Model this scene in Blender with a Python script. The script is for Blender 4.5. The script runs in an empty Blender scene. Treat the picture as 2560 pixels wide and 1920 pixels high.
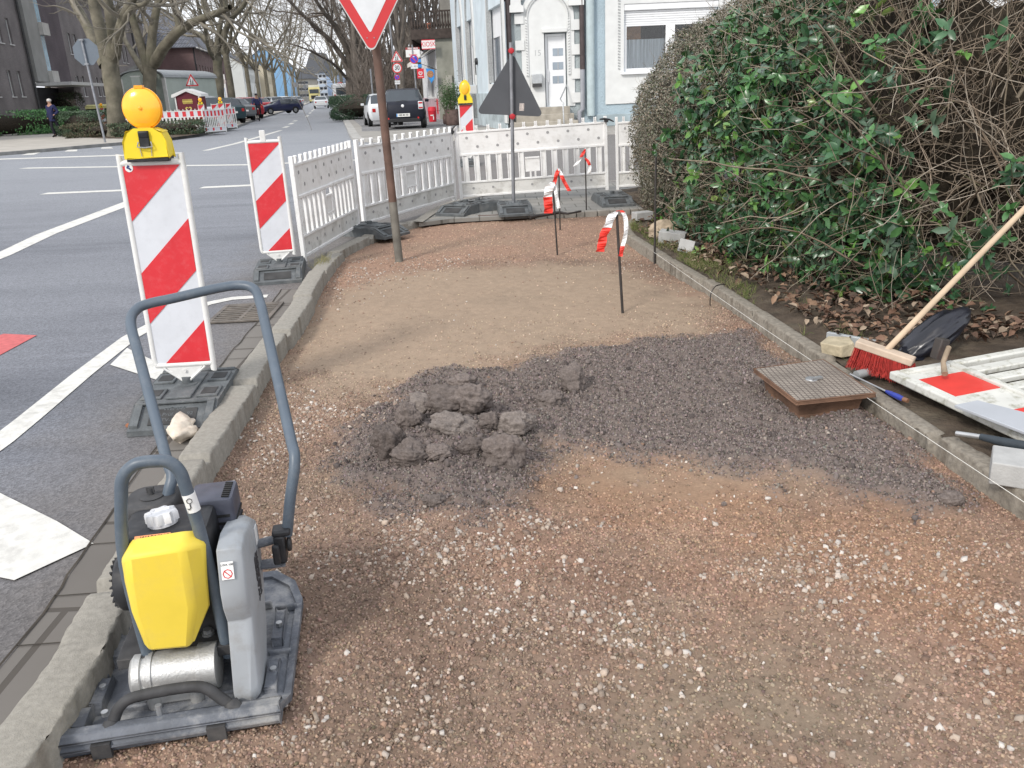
import bpy, math, random
import numpy as np
from mathutils import Vector, Matrix, geometry
R=math.radians
S=bpy.context.scene; COL=S.collection
# ---------------------------------------------------------------- camera
FPX=2080.; PITCH=R(19.6); ROLL=R(2.5); EYE=1.5
_f=np.array([0,math.cos(PITCH),-math.sin(PITCH)]); _u0=np.array([0,math.sin(PITCH),math.cos(PITCH)]); _r0=np.array([1.,0,0])
_r=math.cos(ROLL)*_r0-math.sin(ROLL)*_u0; _u=math.cos(ROLL)*_u0+math.sin(ROLL)*_r0
cd=bpy.data.cameras.new('camera'); cam=bpy.data.objects.new('camera',cd); COL.objects.link(cam)
cd.sensor_fit='HORIZONTAL'; cd.sensor_width=36; cd.lens=36*FPX/2560; cd.clip_start=.05; cd.clip_end=3000
cam.matrix_world=Matrix(((_r[0],_u[0],-_f[0],0),(_r[1],_u[1],-_f[1],0),(_r[2],_u[2],-_f[2],EYE),(0,0,0,1)))
S.camera=cam
# ---------------------------------------------------------------- sky and sun
SUN_EL=38.; SUN_AZ=215.      # compass style: 0 = +Y, clockwise; the sun stands behind the camera to the left
w=bpy.data.worlds.new('World'); S.world=w; w.use_nodes=True; nt=w.node_tree; N=nt.nodes; bg=N['Background']
sky=N.new('ShaderNodeTexSky'); sky.sky_type='NISHITA'; sky.sun_disc=False; sky.sun_elevation=R(SUN_EL); sky.sun_rotation=R(SUN_AZ)
sky.dust_density=3; sky.air_density=1.2
mx=N.new('ShaderNodeMix'); mx.data_type='RGBA'; mx.inputs[0].default_value=.85
nt.links.new(sky.outputs[0],mx.inputs[6]); mx.inputs[7].default_value=(8.9,9.15,9.7,1)
nt.links.new(mx.outputs[2],bg.inputs[0]); bg.inputs[1].default_value=.10
sl=bpy.data.lights.new('sun','SUN'); sun=bpy.data.objects.new('sun',sl); COL.objects.link(sun)
sl.energy=1.5; sl.angle=R(10); sl.color=(1,.95,.88)
_d=Vector((math.sin(R(SUN_AZ))*math.cos(R(SUN_EL)),math.cos(R(SUN_AZ))*math.cos(R(SUN_EL)),math.sin(R(SUN_EL))))
sun.rotation_euler=_d.to_track_quat('Z','Y').to_euler()
S.view_settings.view_transform='Standard'; S.view_settings.look='None'; S.view_settings.exposure=0.66; S.view_settings.gamma=1
S.render.engine='CYCLES'; S.cycles.max_bounces=5; S.cycles.transparent_max_bounces=8
# ---------------------------------------------------------------- measuring the place from the photograph (2560 x 1920 pixels)
C0=np.array([0,0,EYE])
def ray(u,v): return _f+(u-1280)/FPX*_r-(v-960)/FPX*_u
def G(u,v,z=0.):                        # where the sight line meets the level z
    d=ray(u,v); return C0+(z-EYE)/d[2]*d
def W(u,v,y):                           # where it meets the vertical plane at depth y
    d=ray(u,v); return C0+y/d[1]*d
def HT(u,v,P):                          # height above z=0 of that pixel for a thing standing at P
    d=ray(u,v); return EYE+math.hypot(P[0],P[1])/math.hypot(d[0],d[1])*d[2]
rng=np.random.default_rng(7); rnd=random.Random(5)
# ---------------------------------------------------------------- materials
def hexc(r,g,b): return (r,g,b,1)
MATS={}
def mat(name,col,rough=.75,metal=0,var=.18,scale=6,bump=0,bscale=60,attr=None,spec=.35,dirt=0,dcol=(.12,.1,.08),dscale=3,trans=0,coat=0,emit=None,detail=6):
    if name in MATS: return MATS[name]
    m=bpy.data.materials.new(name); m.use_nodes=True; t=m.node_tree; n=t.nodes; L=t.links; b=n['Principled BSDF']
    tc=n.new('ShaderNodeTexCoord')
    b.inputs['Roughness'].default_value=rough; b.inputs['Metallic'].default_value=metal; b.inputs['Specular IOR Level'].default_value=spec
    if coat: b.inputs['Coat Weight'].default_value=coat; b.inputs['Coat Roughness'].default_value=.08
    if trans: b.inputs['Transmission Weight'].default_value=trans
    no=n.new('ShaderNodeTexNoise'); no.inputs['Scale'].default_value=scale; no.inputs['Detail'].default_value=detail; L.new(tc.outputs['Object'],no.inputs['Vector'])
    ramp=n.new('ShaderNodeMapRange'); ramp.inputs[1].default_value=.3; ramp.inputs[2].default_value=.7; ramp.inputs[3].default_value=1-var; ramp.inputs[4].default_value=1+var
    L.new(no.outputs[0],ramp.inputs[0])
    mul=n.new('ShaderNodeVectorMath'); mul.operation='SCALE'
    if attr:
        a=n.new('ShaderNodeAttribute'); a.attribute_name=attr; L.new(a.outputs['Color'],mul.inputs[0])
    else: mul.inputs[0].default_value=col[:3]
    L.new(ramp.outputs[0],mul.inputs['Scale']); out=mul.outputs[0]
    if dirt:
        n2=n.new('ShaderNodeTexNoise'); n2.inputs['Scale'].default_value=dscale; n2.inputs['Detail'].default_value=9; n2.inputs['Roughness'].default_value=.7
        L.new(tc.outputs['Object'],n2.inputs['Vector'])
        mr=n.new('ShaderNodeMapRange'); mr.inputs[1].default_value=.5; mr.inputs[2].default_value=.72; mr.inputs[4].default_value=dirt; L.new(n2.outputs[0],mr.inputs[0])
        mm=n.new('ShaderNodeMix'); mm.data_type='RGBA'; L.new(mr.outputs[0],mm.inputs[0]); L.new(out,mm.inputs[6]); mm.inputs[7].default_value=(*dcol,1); out=mm.outputs[2]
    L.new(out,b.inputs['Base Color'])
    if bump:
        nb=n.new('ShaderNodeTexNoise'); nb.inputs['Scale'].default_value=bscale; nb.inputs['Detail'].default_value=5; L.new(tc.outputs['Object'],nb.inputs['Vector'])
        bp=n.new('ShaderNodeBump'); bp.inputs['Strength'].default_value=min(1,bump); bp.inputs['Distance'].default_value=1/bscale*.6
        L.new(nb.outputs[0],bp.inputs['Height']); L.new(bp.outputs[0],b.inputs['Normal'])
    if emit: b.inputs['Emission Color'].default_value=(*emit[:3],1); b.inputs['Emission Strength'].default_value=emit[3]
    MATS[name]=m; return m
def brickmat(name,c1,c2,mortar,bw=.24,bh=.075,ms=.012,axis='XZ',rough=.85):
    m=bpy.data.materials.new(name); m.use_nodes=True; t=m.node_tree; n=t.nodes; L=t.links; b=n['Principled BSDF']; b.inputs['Roughness'].default_value=rough
    tc=n.new('ShaderNodeTexCoord'); sp=n.new('ShaderNodeSeparateXYZ'); cb=n.new('ShaderNodeCombineXYZ'); L.new(tc.outputs['Object'],sp.inputs[0])
    if axis=='XY': L.new(sp.outputs[0],cb.inputs[0]); L.new(sp.outputs[1],cb.inputs[1])
    else:
        ad=n.new('ShaderNodeMath'); ad.operation='ADD'; L.new(sp.outputs[0],ad.inputs[0]); L.new(sp.outputs[1],ad.inputs[1])
        L.new(ad.outputs[0],cb.inputs[0]); L.new(sp.outputs[2],cb.inputs[1])
    br=n.new('ShaderNodeTexBrick'); br.inputs['Scale'].default_value=1; br.inputs['Brick Width'].default_value=bw; br.inputs['Row Height'].default_value=bh; br.inputs['Mortar Size'].default_value=ms
    br.inputs['Color1'].default_value=(*c1,1); br.inputs['Color2'].default_value=(*c2,1); br.inputs['Mortar'].default_value=(*mortar,1); L.new(cb.outputs[0],br.inputs['Vector'])
    no=n.new('ShaderNodeTexNoise'); no.inputs['Scale'].default_value=.6; no.inputs['Detail'].default_value=8; L.new(tc.outputs['Object'],no.inputs['Vector'])
    mr=n.new('ShaderNodeMapRange'); mr.inputs[1].default_value=.3; mr.inputs[2].default_value=.7; mr.inputs[3].default_value=.75; mr.inputs[4].default_value=1.25; L.new(no.outputs[0],mr.inputs[0])
    ml=n.new('ShaderNodeVectorMath'); ml.operation='SCALE'; L.new(br.outputs['Color'],ml.inputs[0]); L.new(mr.outputs[0],ml.inputs['Scale']); L.new(ml.outputs[0],b.inputs['Base Color'])
    bp=n.new('ShaderNodeBump'); bp.inputs['Strength'].default_value=.5; bp.inputs['Distance'].default_value=.01; bp.invert=True; L.new(br.outputs['Fac'],bp.inputs['Height']); L.new(bp.outputs[0],b.inputs['Normal'])
    return m
# ---------------------------------------------------------------- mesh builder
class MB:
    def __init__(s): s.v=[]; s.f=[]; s.m=[]; s.c=0; s.pc=[]
    def add(s,vs,fs):
        o=len(s.v); s.pc.append((o,len(s.f))); s.v+=[tuple(float(c) for c in x) for x in vs]; s.f+=[tuple(i+o for i in f) for f in fs]; s.m+=[s.c]*len(fs); return s
    def box(s,c,d,rz=0,rx=0,ry=0,tx=1,ty=1):        # centre, full sizes; tx, ty shrink the top
        M=Matrix.Rotation(rz,3,'Z')@Matrix.Rotation(ry,3,'Y')@Matrix.Rotation(rx,3,'X'); a,b,h=d[0]/2,d[1]/2,d[2]/2; vs=[]
        for z in(-1,1):
            k=(tx if z>0 else 1); l=(ty if z>0 else 1)
            for x,y in((-1,-1),(1,-1),(1,1),(-1,1)): vs.append(M@Vector((x*a*k,y*b*l,z*h))+Vector(c))
        return s.add(vs,[(3,2,1,0),(4,5,6,7),(0,1,5,4),(1,2,6,5),(2,3,7,6),(3,0,4,7)])
    def bx(s,x0,x1,y0,y1,z0,z1): return s.box(((x0+x1)/2,(y0+y1)/2,(z0+z1)/2),(x1-x0,y1-y0,z1-z0))
    def prism(s,poly,a,b,ax='z'):                    # polygon extruded along an axis; ax 'x': poly=(y,z), 'y': poly=(x,z), 'z': poly=(x,y)
        q={'z':lambda p,t:(p[0],p[1],t),'x':lambda p,t:(t,p[0],p[1]),'y':lambda p,t:(p[0],t,p[1])}[ax]; n=len(poly)
        vs=[q(p,a) for p in poly]+[q(p,b) for p in poly]; tri=geometry.tessellate_polygon([[Vector((p[0],p[1],0)) for p in poly]])
        fs=[tuple(t) for t in tri]+[tuple(i+n for i in reversed(t)) for t in tri]+[(i,(i+1)%n,(i+1)%n+n,i+n) for i in range(n)]
        return s.add(vs,fs)
    def tube(s,P,r,n=8,cap=True):
        P=[Vector(p) for p in P]; rs=r if hasattr(r,'__len__') else [r]*len(P); vs=[]; up=None
        for i,p in enumerate(P):
            t=(P[min(i+1,len(P)-1)]-P[max(i-1,0)]).normalized()
            if up is None: up=Vector((0,0,1)) if abs(t.z)<.9 else Vector((1,0,0))
            a=t.cross(up).normalized(); b=a.cross(t).normalized(); up=b
            for k in range(n):
                q=2*math.pi*k/n; vs.append(p+(a*math.cos(q)+b*math.sin(q))*rs[i])
        fs=[(i*n+k,i*n+(k+1)%n,(i+1)*n+(k+1)%n,(i+1)*n+k) for i in range(len(P)-1) for k in range(n)]
        if cap: fs+=[tuple(range(n-1,-1,-1)),tuple(range((len(P)-1)*n,len(P)*n))]
        return s.add(vs,fs)
    def cyl(s,a,b,r,n=16,r2=None): return s.tube([a,b],[r,r if r2 is None else r2],n)
    def lathe(s,prof,n=20,o=(0,0,0),ax=(0,0,1)):     # prof = (radius, height)
        q=Vector(ax).to_track_quat('Z','Y').to_matrix(); vs=[]
        for r,z in prof:
            for k in range(n): vs.append(q@Vector((r*math.cos(2*math.pi*k/n),r*math.sin(2*math.pi*k/n),z))+Vector(o))
        m=len(prof); fs=[(i*n+k,i*n+(k+1)%n,(i+1)*n+(k+1)%n,(i+1)*n+k) for i in range(m-1) for k in range(n)]
        fs+=[tuple(range(n-1,-1,-1)),tuple(range((m-1)*n,m*n))]; return s.add(vs,fs)
    def ball(s,c,r,n=12,jit=0,rd=None):
        rr=r if hasattr(r,'__len__') else (r,r,r); m=max(4,n//2); vs=[]; 
        for i in range(m+1):
            for k in range(n):
                a=math.pi*i/m; b=2*math.pi*k/n; q=1+(rnd.uniform(-jit,jit) if jit else 0)
                vs.append((c[0]+rr[0]*q*math.sin(a)*math.cos(b),c[1]+rr[1]*q*math.sin(a)*math.sin(b),c[2]-rr[2]*q*math.cos(a)))
        return s.add(vs,[(i*n+k,i*n+(k+1)%n,(i+1)*n+(k+1)%n,(i+1)*n+k) for i in range(m) for k in range(n)])
    def sheet(s,poly,z):
        tri=geometry.tessellate_polygon([[Vector((p[0],p[1],0)) for p in poly]]); vs=[(p[0],p[1],z) for p in poly]; fs=[]
        for t in tri:
            a,b,c=[Vector(vs[i]) for i in t]; fs.append(tuple(t) if (b-a).cross(c-a).z>0 else tuple(reversed(t)))
        return s.add(vs,fs)
    def strip(s,A,B,z=None):                         # ribbon between two point rows
        n=len(A); f=lambda p:(p[0],p[1],z) if z is not None else p
        return s.add([f(p) for p in A]+[f(p) for p in B],[(i,i+1,n+i+1,n+i) for i in range(n-1)])
    def each(s,name,mats,parent=None,every=1,**kw):      # one object for every piece added (or every n pieces)
        st=s.pc+[(len(s.v),len(s.f))]; out=[]
        for i in range(0,len(s.pc),every):
            a=st[i]; c=st[min(i+every,len(st)-1)]; q=MB(); q.v=s.v[a[0]:c[0]]; q.f=[tuple(k-a[0] for k in f) for f in s.f[a[1]:c[1]]]; q.m=s.m[a[1]:c[1]]; out.append(q.build(name,mats,parent,**kw))
        return out
    def build(s,name,mats,parent=None,loc=None,rz=0,bevel=0,smooth=None,sub=0,solid=0):
        me=bpy.data.meshes.new(name); me.from_pydata(s.v,[],s.f)
        for m in (mats if isinstance(mats,(list,tuple)) else [mats]): me.materials.append(m)
        me.polygons.foreach_set('material_index',s.m); me.update(); me.validate()
        o=bpy.data.objects.new(name,me); COL.objects.link(o); o.parent=parent
        if loc is not None: o.location=loc
        if rz: o.rotation_euler[2]=rz
        if bevel:
            b=o.modifiers.new('b','BEVEL'); b.width=bevel; b.segments=2; b.limit_method='ANGLE'; b.angle_limit=R(35)
        if solid: q=o.modifiers.new('s','SOLIDIFY'); q.thickness=solid; q.offset=0
        if sub: q=o.modifiers.new('u','SUBSURF'); q.levels=q.render_levels=sub
        if smooth or bevel or sub:
            me.polygons.foreach_set('use_smooth',[True]*len(me.polygons))
            if not sub: me.set_sharp_from_angle(angle=R(smooth if smooth and smooth>1 else 40))
        return o
def tag(o,label=None,cat=None,group=None,kind=None):
    if label: o['label']=label
    if cat: o['category']=cat
    if group: o['group']=group
    if kind: o['kind']=kind
    return o
def thing(name,label,cat,loc=(0,0,0),rz=0,group=None):
    o=bpy.data.objects.new(name,None); COL.objects.link(o); o.location=loc; o.rotation_euler[2]=rz; o.empty_display_size=.1
    return tag(o,label,cat,group)
def dup(root,loc=None,rz=None,label=None,group=None,scale=None):
    def cp(o,par):
        c=o.copy(); COL.objects.link(c); c.parent=par
        for ch in o.children: cp(ch,c)
        return c
    r=cp(root,None)
    if loc is not None: r.location=loc
    if rz is not None: r.rotation_euler[2]=rz
    if scale is not None: r.scale=scale if hasattr(scale,'__len__') else (scale,)*3
    if label: r['label']=label
    if group: r['group']=group
    return r
def npmesh(name,V,F,m,parent=None,col=None,smooth=False):    # V (n,3), F (k,3 or 4)
    V=np.asarray(V,np.float32); F=np.asarray(F,np.int32); k=F.shape[1]
    me=bpy.data.meshes.new(name); me.vertices.add(len(V)); me.vertices.foreach_set('co',V.ravel()); me.loops.add(F.size); me.loops.foreach_set('vertex_index',F.ravel())
    me.polygons.add(len(F)); me.polygons.foreach_set('loop_start',np.arange(0,F.size,k,dtype=np.int32)); me.polygons.foreach_set('loop_total',np.full(len(F),k,np.int32))
    if smooth: me.polygons.foreach_set('use_smooth',np.ones(len(F),bool))
    me.update(calc_edges=True)
    if col is not None:
        a=me.color_attributes.new('tint','FLOAT_COLOR','POINT'); c=np.ones((len(V),4),np.float32); c[:,:3]=col; a.data.foreach_set('color',c.ravel())
    me.materials.append(m); o=bpy.data.objects.new(name,me); COL.objects.link(o); o.parent=parent; return o
def text(body,size,m,parent,loc,rot=(R(90),0,0),name='lettering',ext=.001,ax='CENTER',bold=0,sx=1):
    cu=bpy.data.curves.new('txt','FONT'); cu.body=body; cu.size=size; cu.extrude=ext; cu.align_x=ax; cu.align_y='CENTER'; cu.offset=bold; cu.resolution_u=3
    t=bpy.data.objects.new('txt',cu); COL.objects.link(t); dg=bpy.context.evaluated_depsgraph_get(); dg.update()
    me=bpy.data.meshes.new_from_object(t.evaluated_get(dg)); bpy.data.objects.remove(t); me.name=name; me.materials.clear(); me.materials.append(m)
    o=bpy.data.objects.new(name,me); COL.objects.link(o); o.parent=parent; o.location=loc; o.rotation_euler=rot; o.scale=(sx,1,1); return o
# value noise
def _h(ix,iy,s):
    n=(ix*374761393+iy*668265263+s*69069)&0xffffffff; n=((n^(n>>13))*1274126177)&0xffffffff; return ((n^(n>>16))&0xffff)/65535.
def vn(x,y,s=0):
    ix=np.floor(x).astype(np.int64); iy=np.floor(y).astype(np.int64); fx=x-ix; fy=y-iy; fx=fx*fx*(3-2*fx); fy=fy*fy*(3-2*fy)
    return (_h(ix,iy,s)*(1-fx)+_h(ix+1,iy,s)*fx)*(1-fy)+(_h(ix,iy+1,s)*(1-fx)+_h(ix+1,iy+1,s)*fx)*fy
def fbm(x,y,s=0,o=4):
    a=0; w=.5; t=0
    for i in range(o): a=a+w*vn(x*2**i,y*2**i,s+i*17); t+=w; w*=.55
    return a/t
def inpoly(x,y,P):
    r=np.zeros(x.shape,bool); n=len(P)
    for i in range(n):
        x0,y0=P[i][:2]; x1,y1=P[(i+1)%n][:2]
        r^=((y0>y)!=(y1>y))&(x<(x1-x0)*(y-y0)/((y1-y0) or 1e-9)+x0)
    return r
def pdist(x,y,P,closed=True):
    d=np.full(x.shape,1e9); n=len(P)
    for i in range(n if closed else n-1):
        a=np.array(P[i][:2]); b=np.array(P[(i+1)%n][:2]); ab=b-a; t=np.clip(((x-a[0])*ab[0]+(y-a[1])*ab[1])/(ab@ab+1e-12),0,1)
        d=np.minimum(d,np.hypot(x-a[0]-t*ab[0],y-a[1]-t*ab[1]))
    return d
def zone(x,y,pix,soft,z=0.,k=1.1573,rag=.08,s=3):    # soft membership (0..1) of a patch outlined on the photo and laid on the ground
    P=[G(u*k,v*k,z)[:2] for u,v in pix]; d=np.where(inpoly(x,y,P),1,-1)*pdist(x,y,P); d=d+(fbm(x*6,y*6,s)-.5)*rag*4
    return np.clip(.5+d/soft,0,1)
def smooth_pts(P,n=6):
    P=[np.array(p,float) for p in P]; o=[]
    for i in range(len(P)-1):
        a=P[max(i-1,0)];b=P[i];c=P[i+1];d=P[min(i+2,len(P)-1)]
        for k in range(n):
            t=k/n; o.append(.5*((2*b)+(-a+c)*t+(2*a-5*b+4*c-d)*t*t+(-a+3*b-3*c+d)*t**3))
    o.append(P[-1]); return o
# vectorised branches: P (n,k,3) polylines, Rr (n,k) radii
def ptubes(P,Rr,n=4):
    P=np.asarray(P,float); N_,K,_=P.shape; T=np.gradient(P,axis=1); T/=np.linalg.norm(T,axis=2,keepdims=True)+1e-9
    ref=np.where(np.abs(T[...,2:])>.85,np.array([1.,0,0]),np.array([0,0,1.])); A=np.cross(T,ref); A/=np.linalg.norm(A,axis=2,keepdims=True)+1e-9; B=np.cross(A,T)
    q=2*np.pi*np.arange(n)/n; V=P[:,:,None,:]+(A[:,:,None,:]*np.cos(q)[None,None,:,None]+B[:,:,None,:]*np.sin(q)[None,None,:,None])*Rr[:,:,None,None]
    idx=np.arange(N_*K*n).reshape(N_,K,n); a=idx[:,:-1,:]; b=np.roll(a,-1,2); d=idx[:,1:,:]; c=np.roll(d,-1,2)
    return V.reshape(-1,3),np.stack([a,b,c,d],-1).reshape(-1,4)
def wander(start,dirs,length,r0,r1,K=5,wig=.25,up=0.,rg=None):
    rg=rg or rng; n=len(start); P=np.zeros((n,K,3)); P[:,0]=start; d=dirs/(np.linalg.norm(dirs,axis=1,keepdims=True)+1e-9)
    for k in range(1,K):
        P[:,k]=P[:,k-1]+d*(np.asarray(length)/(K-1))[:,None]; d=d+rg.normal(0,wig,(n,3)); d[:,2]+=up; d/=np.linalg.norm(d,axis=1,keepdims=True)+1e-9
    t=np.linspace(0,1,K); Rr=np.asarray(r0)[:,None]*(1-t)+np.asarray(r1)[:,None]*t; return P,Rr
def spawn(P,Rr,m,lr,spread,K=5,wig=.22,up=.05,t0=.25,rr=.55,rg=None,rmin=.003):
    rg=rg or rng; n,k,_=P.shape; i=np.repeat(np.arange(n),m); t=rg.uniform(t0,1,len(i))*(k-1)*.999; a=t.astype(int); f=(t-a)[:,None]
    st=P[i,a]*(1-f)+P[i,a+1]*f; rad=Rr[i,a]*(1-f[:,0])+Rr[i,a+1]*f[:,0]; d=P[i,a+1]-P[i,a]; d/=np.linalg.norm(d,axis=1,keepdims=True)+1e-9
    d=d+rg.normal(0,spread,d.shape); L=np.linalg.norm(np.diff(P,axis=1),axis=2).sum(1)[i]*lr*rg.uniform(.6,1.25,len(i))
    r0=np.maximum(rad*rr,rmin); return wander(st,d,L,r0,np.maximum(r0*.35,rmin*.7),K,wig,up,rg)
def ovals(c,nrm,dirs,L,Wd,col,fold=.12):             # rounder leaves with eight faces
    n=len(c); dirs=dirs-(dirs*nrm).sum(1,keepdims=True)*nrm; dirs/=np.linalg.norm(dirs,axis=1,keepdims=True)+1e-9; sd=np.cross(dirs,nrm); L=np.asarray(L)[:,None]; W2=np.asarray(Wd)[:,None]*.5
    q=lambda t,s,h:c+dirs*L*t+sd*W2*s+nrm*(W2*2*h-L*.22*t*t)
    V=np.stack([q(0,0,0),q(.28,.85,fold),q(.66,.92,fold),q(1,0,0),q(.66,-.92,fold),q(.28,-.85,fold),q(.28,0,0),q(.66,0,0)],1).reshape(-1,3); o=np.arange(n)[:,None,None]*8
    T=np.array([(0,6,1),(1,6,7),(1,7,2),(2,7,3),(3,7,4),(4,7,6),(4,6,5),(5,6,0)]); return V,(o+T[None]).reshape(-1,3),np.repeat(col,8,0)
def leaves(c,nrm,dirs,L,Wd,col,fold=.25):            # c centres, nrm normals, dirs leaf axes -> V,F,col
    n=len(c); dirs=dirs-(dirs*nrm).sum(1,keepdims=True)*nrm; dirs/=np.linalg.norm(dirs,axis=1,keepdims=True)+1e-9; sd=np.cross(dirs,nrm); L=np.asarray(L)[:,None]; Wd=np.asarray(Wd)[:,None]
    b=c; t=c+dirs*L-nrm*L*.18; ml=c+dirs*L*.5+sd*Wd*.5+nrm*Wd*fold; mr=c+dirs*L*.5-sd*Wd*.5+nrm*Wd*fold; mc=c+dirs*L*.5
    V=np.stack([b,ml,t,mr,mc],1).reshape(-1,3); o=np.arange(n)[:,None]*5
    F=np.concatenate([o+np.array([[0,4,1]]),o+np.array([[1,4,2]]),o+np.array([[2,4,3]]),o+np.array([[3,4,0]])],0); return V,F,np.repeat(col,5,0)
# ================================================================ GROUND, ROAD, PIT
RZ=.04
m_earth=mat('earth',(.16,.13,.09),.95,var=.35,scale=1.5,bump=.4,bscale=12)
MB().sheet([(-1500,-40),(1500,-40),(1500,2500),(-1500,2500)],-.12).build('ground',m_earth)['kind']='structure'
# left kerb line (inner upper edge)
KI=[(-1.04,.2),(-1.09,1.0),(-1.12,1.47),(-1.13,1.9),(-1.16,2.08),(-1.26,2.98),(-1.32,3.95),(-1.37,4.5),(-1.43,5.71),(-1.5,6.57),(-1.545,7.2)]
KI=[(x,y,.12) for x,y in KI]+[(*G(850,634,.10)[:2],.10),(*G(880,616,.09)[:2],.09),(*G(917,598,.085)[:2],.085),(*G(975,569,.08)[:2],.08),(*G(1065,549,.07)[:2],.07),(*G(1120,544,.065)[:2],.065)]
KP=smooth_pts(KI,8)
def resample(P,st):
    P=np.array(P); s=np.r_[0,np.cumsum(np.linalg.norm(np.diff(P,axis=0),axis=1))]; t=np.arange(0,s[-1],st); return np.stack([np.interp(t,s,P[:,i]) for i in range(P.shape[1])],1),t
def kerb(name,P,wd,side,stone,m,depth=.35,gap=.03,chip=.010,seed=1,first=.4):
    Q,t=resample(P,.014); T=np.gradient(Q[:,:2],axis=0); T/=np.linalg.norm(T,axis=1,keepdims=True); Nn=np.stack([-T[:,1],T[:,0]],1)*side
    prof=[(0,-depth),(0,-.010),(.003,-.003),(.010,0),(wd*.33,.001),(wd*.66,.001),(wd-.014,0),(wd-.003,-.006),(wd,-.016),(wd,-depth)]
    k=np.floor((t+first)/stone); loc=(t+first)/stone-k; rg=np.random.default_rng(seed); off=rg.normal(0,.010,60); dz=rg.normal(0,.004,60); V=[]
    for j,(a,z) in enumerate(prof):
        nn=((fbm(t*40+j*3,t*0+j*5,seed,3)-.5)*chip*(1.6 if j in(1,2,3,6,7,8) else .5)+(fbm(t*4+j*.2,t*0+3,seed)-.5)*.003); ch=-.007*np.clip((fbm(t*9,t*0+.5+9*(j>4),seed+4)-.66)*12,0,1)*(1 if j in(2,3,6,7) else 0)
        e=off[k.astype(int)]; g=np.where((loc*stone<gap)|((1-loc)*stone<gap),-.03,0)*(1 if 0<j<9 else 0)
        V.append(np.c_[Q[:,:2]+Nn*(a+e+nn*(1 if j<5 else -1))[:,None],Q[:,2]+z+nn*.5+ch+g+dz[k.astype(int)]])
    V=np.stack(V,1); n,p,_=V.shape; idx=np.arange(n*p).reshape(n,p); F=np.stack([idx[:-1,:-1],idx[1:,:-1],idx[1:,1:],idx[:-1,1:]],-1).reshape(-1,4)
    if side>0: F=F[:,::-1]
    o=npmesh(name,V.reshape(-1,3),F,m); o['kind']='structure'; return Q
m_kerb=mat('kerb_concrete',(.275,.258,.225),.9,var=.14,scale=60,bump=.8,bscale=240,dirt=.25,dcol=(.17,.155,.125),dscale=22)
kerb('kerb_stones_road',KP,.135,1,.95,m_kerb,seed=3,first=.83)
KR=[(1.85,1.3,.1),(1.76,2.5,.1),(1.665,3.6,.1),(1.56,4.75,.1),(1.47,5.8,.1),(1.33,6.9,.1),(1.235,7.7,.1),(1.19,8.25,.1),(1.25,8.75,.1),(1.4,9.2,.1),(1.6,9.6,.09)]
KRP=smooth_pts(KR,6)
kerb('kerb_stones_bed',KRP,.085,-1,1.0,mat('edging_concrete',(.22,.195,.16),.9,var=.25,scale=50,bump=.9,bscale=200,dirt=.35,dcol=(.36,.34,.30),dscale=26),seed=9,first=.2)
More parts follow.
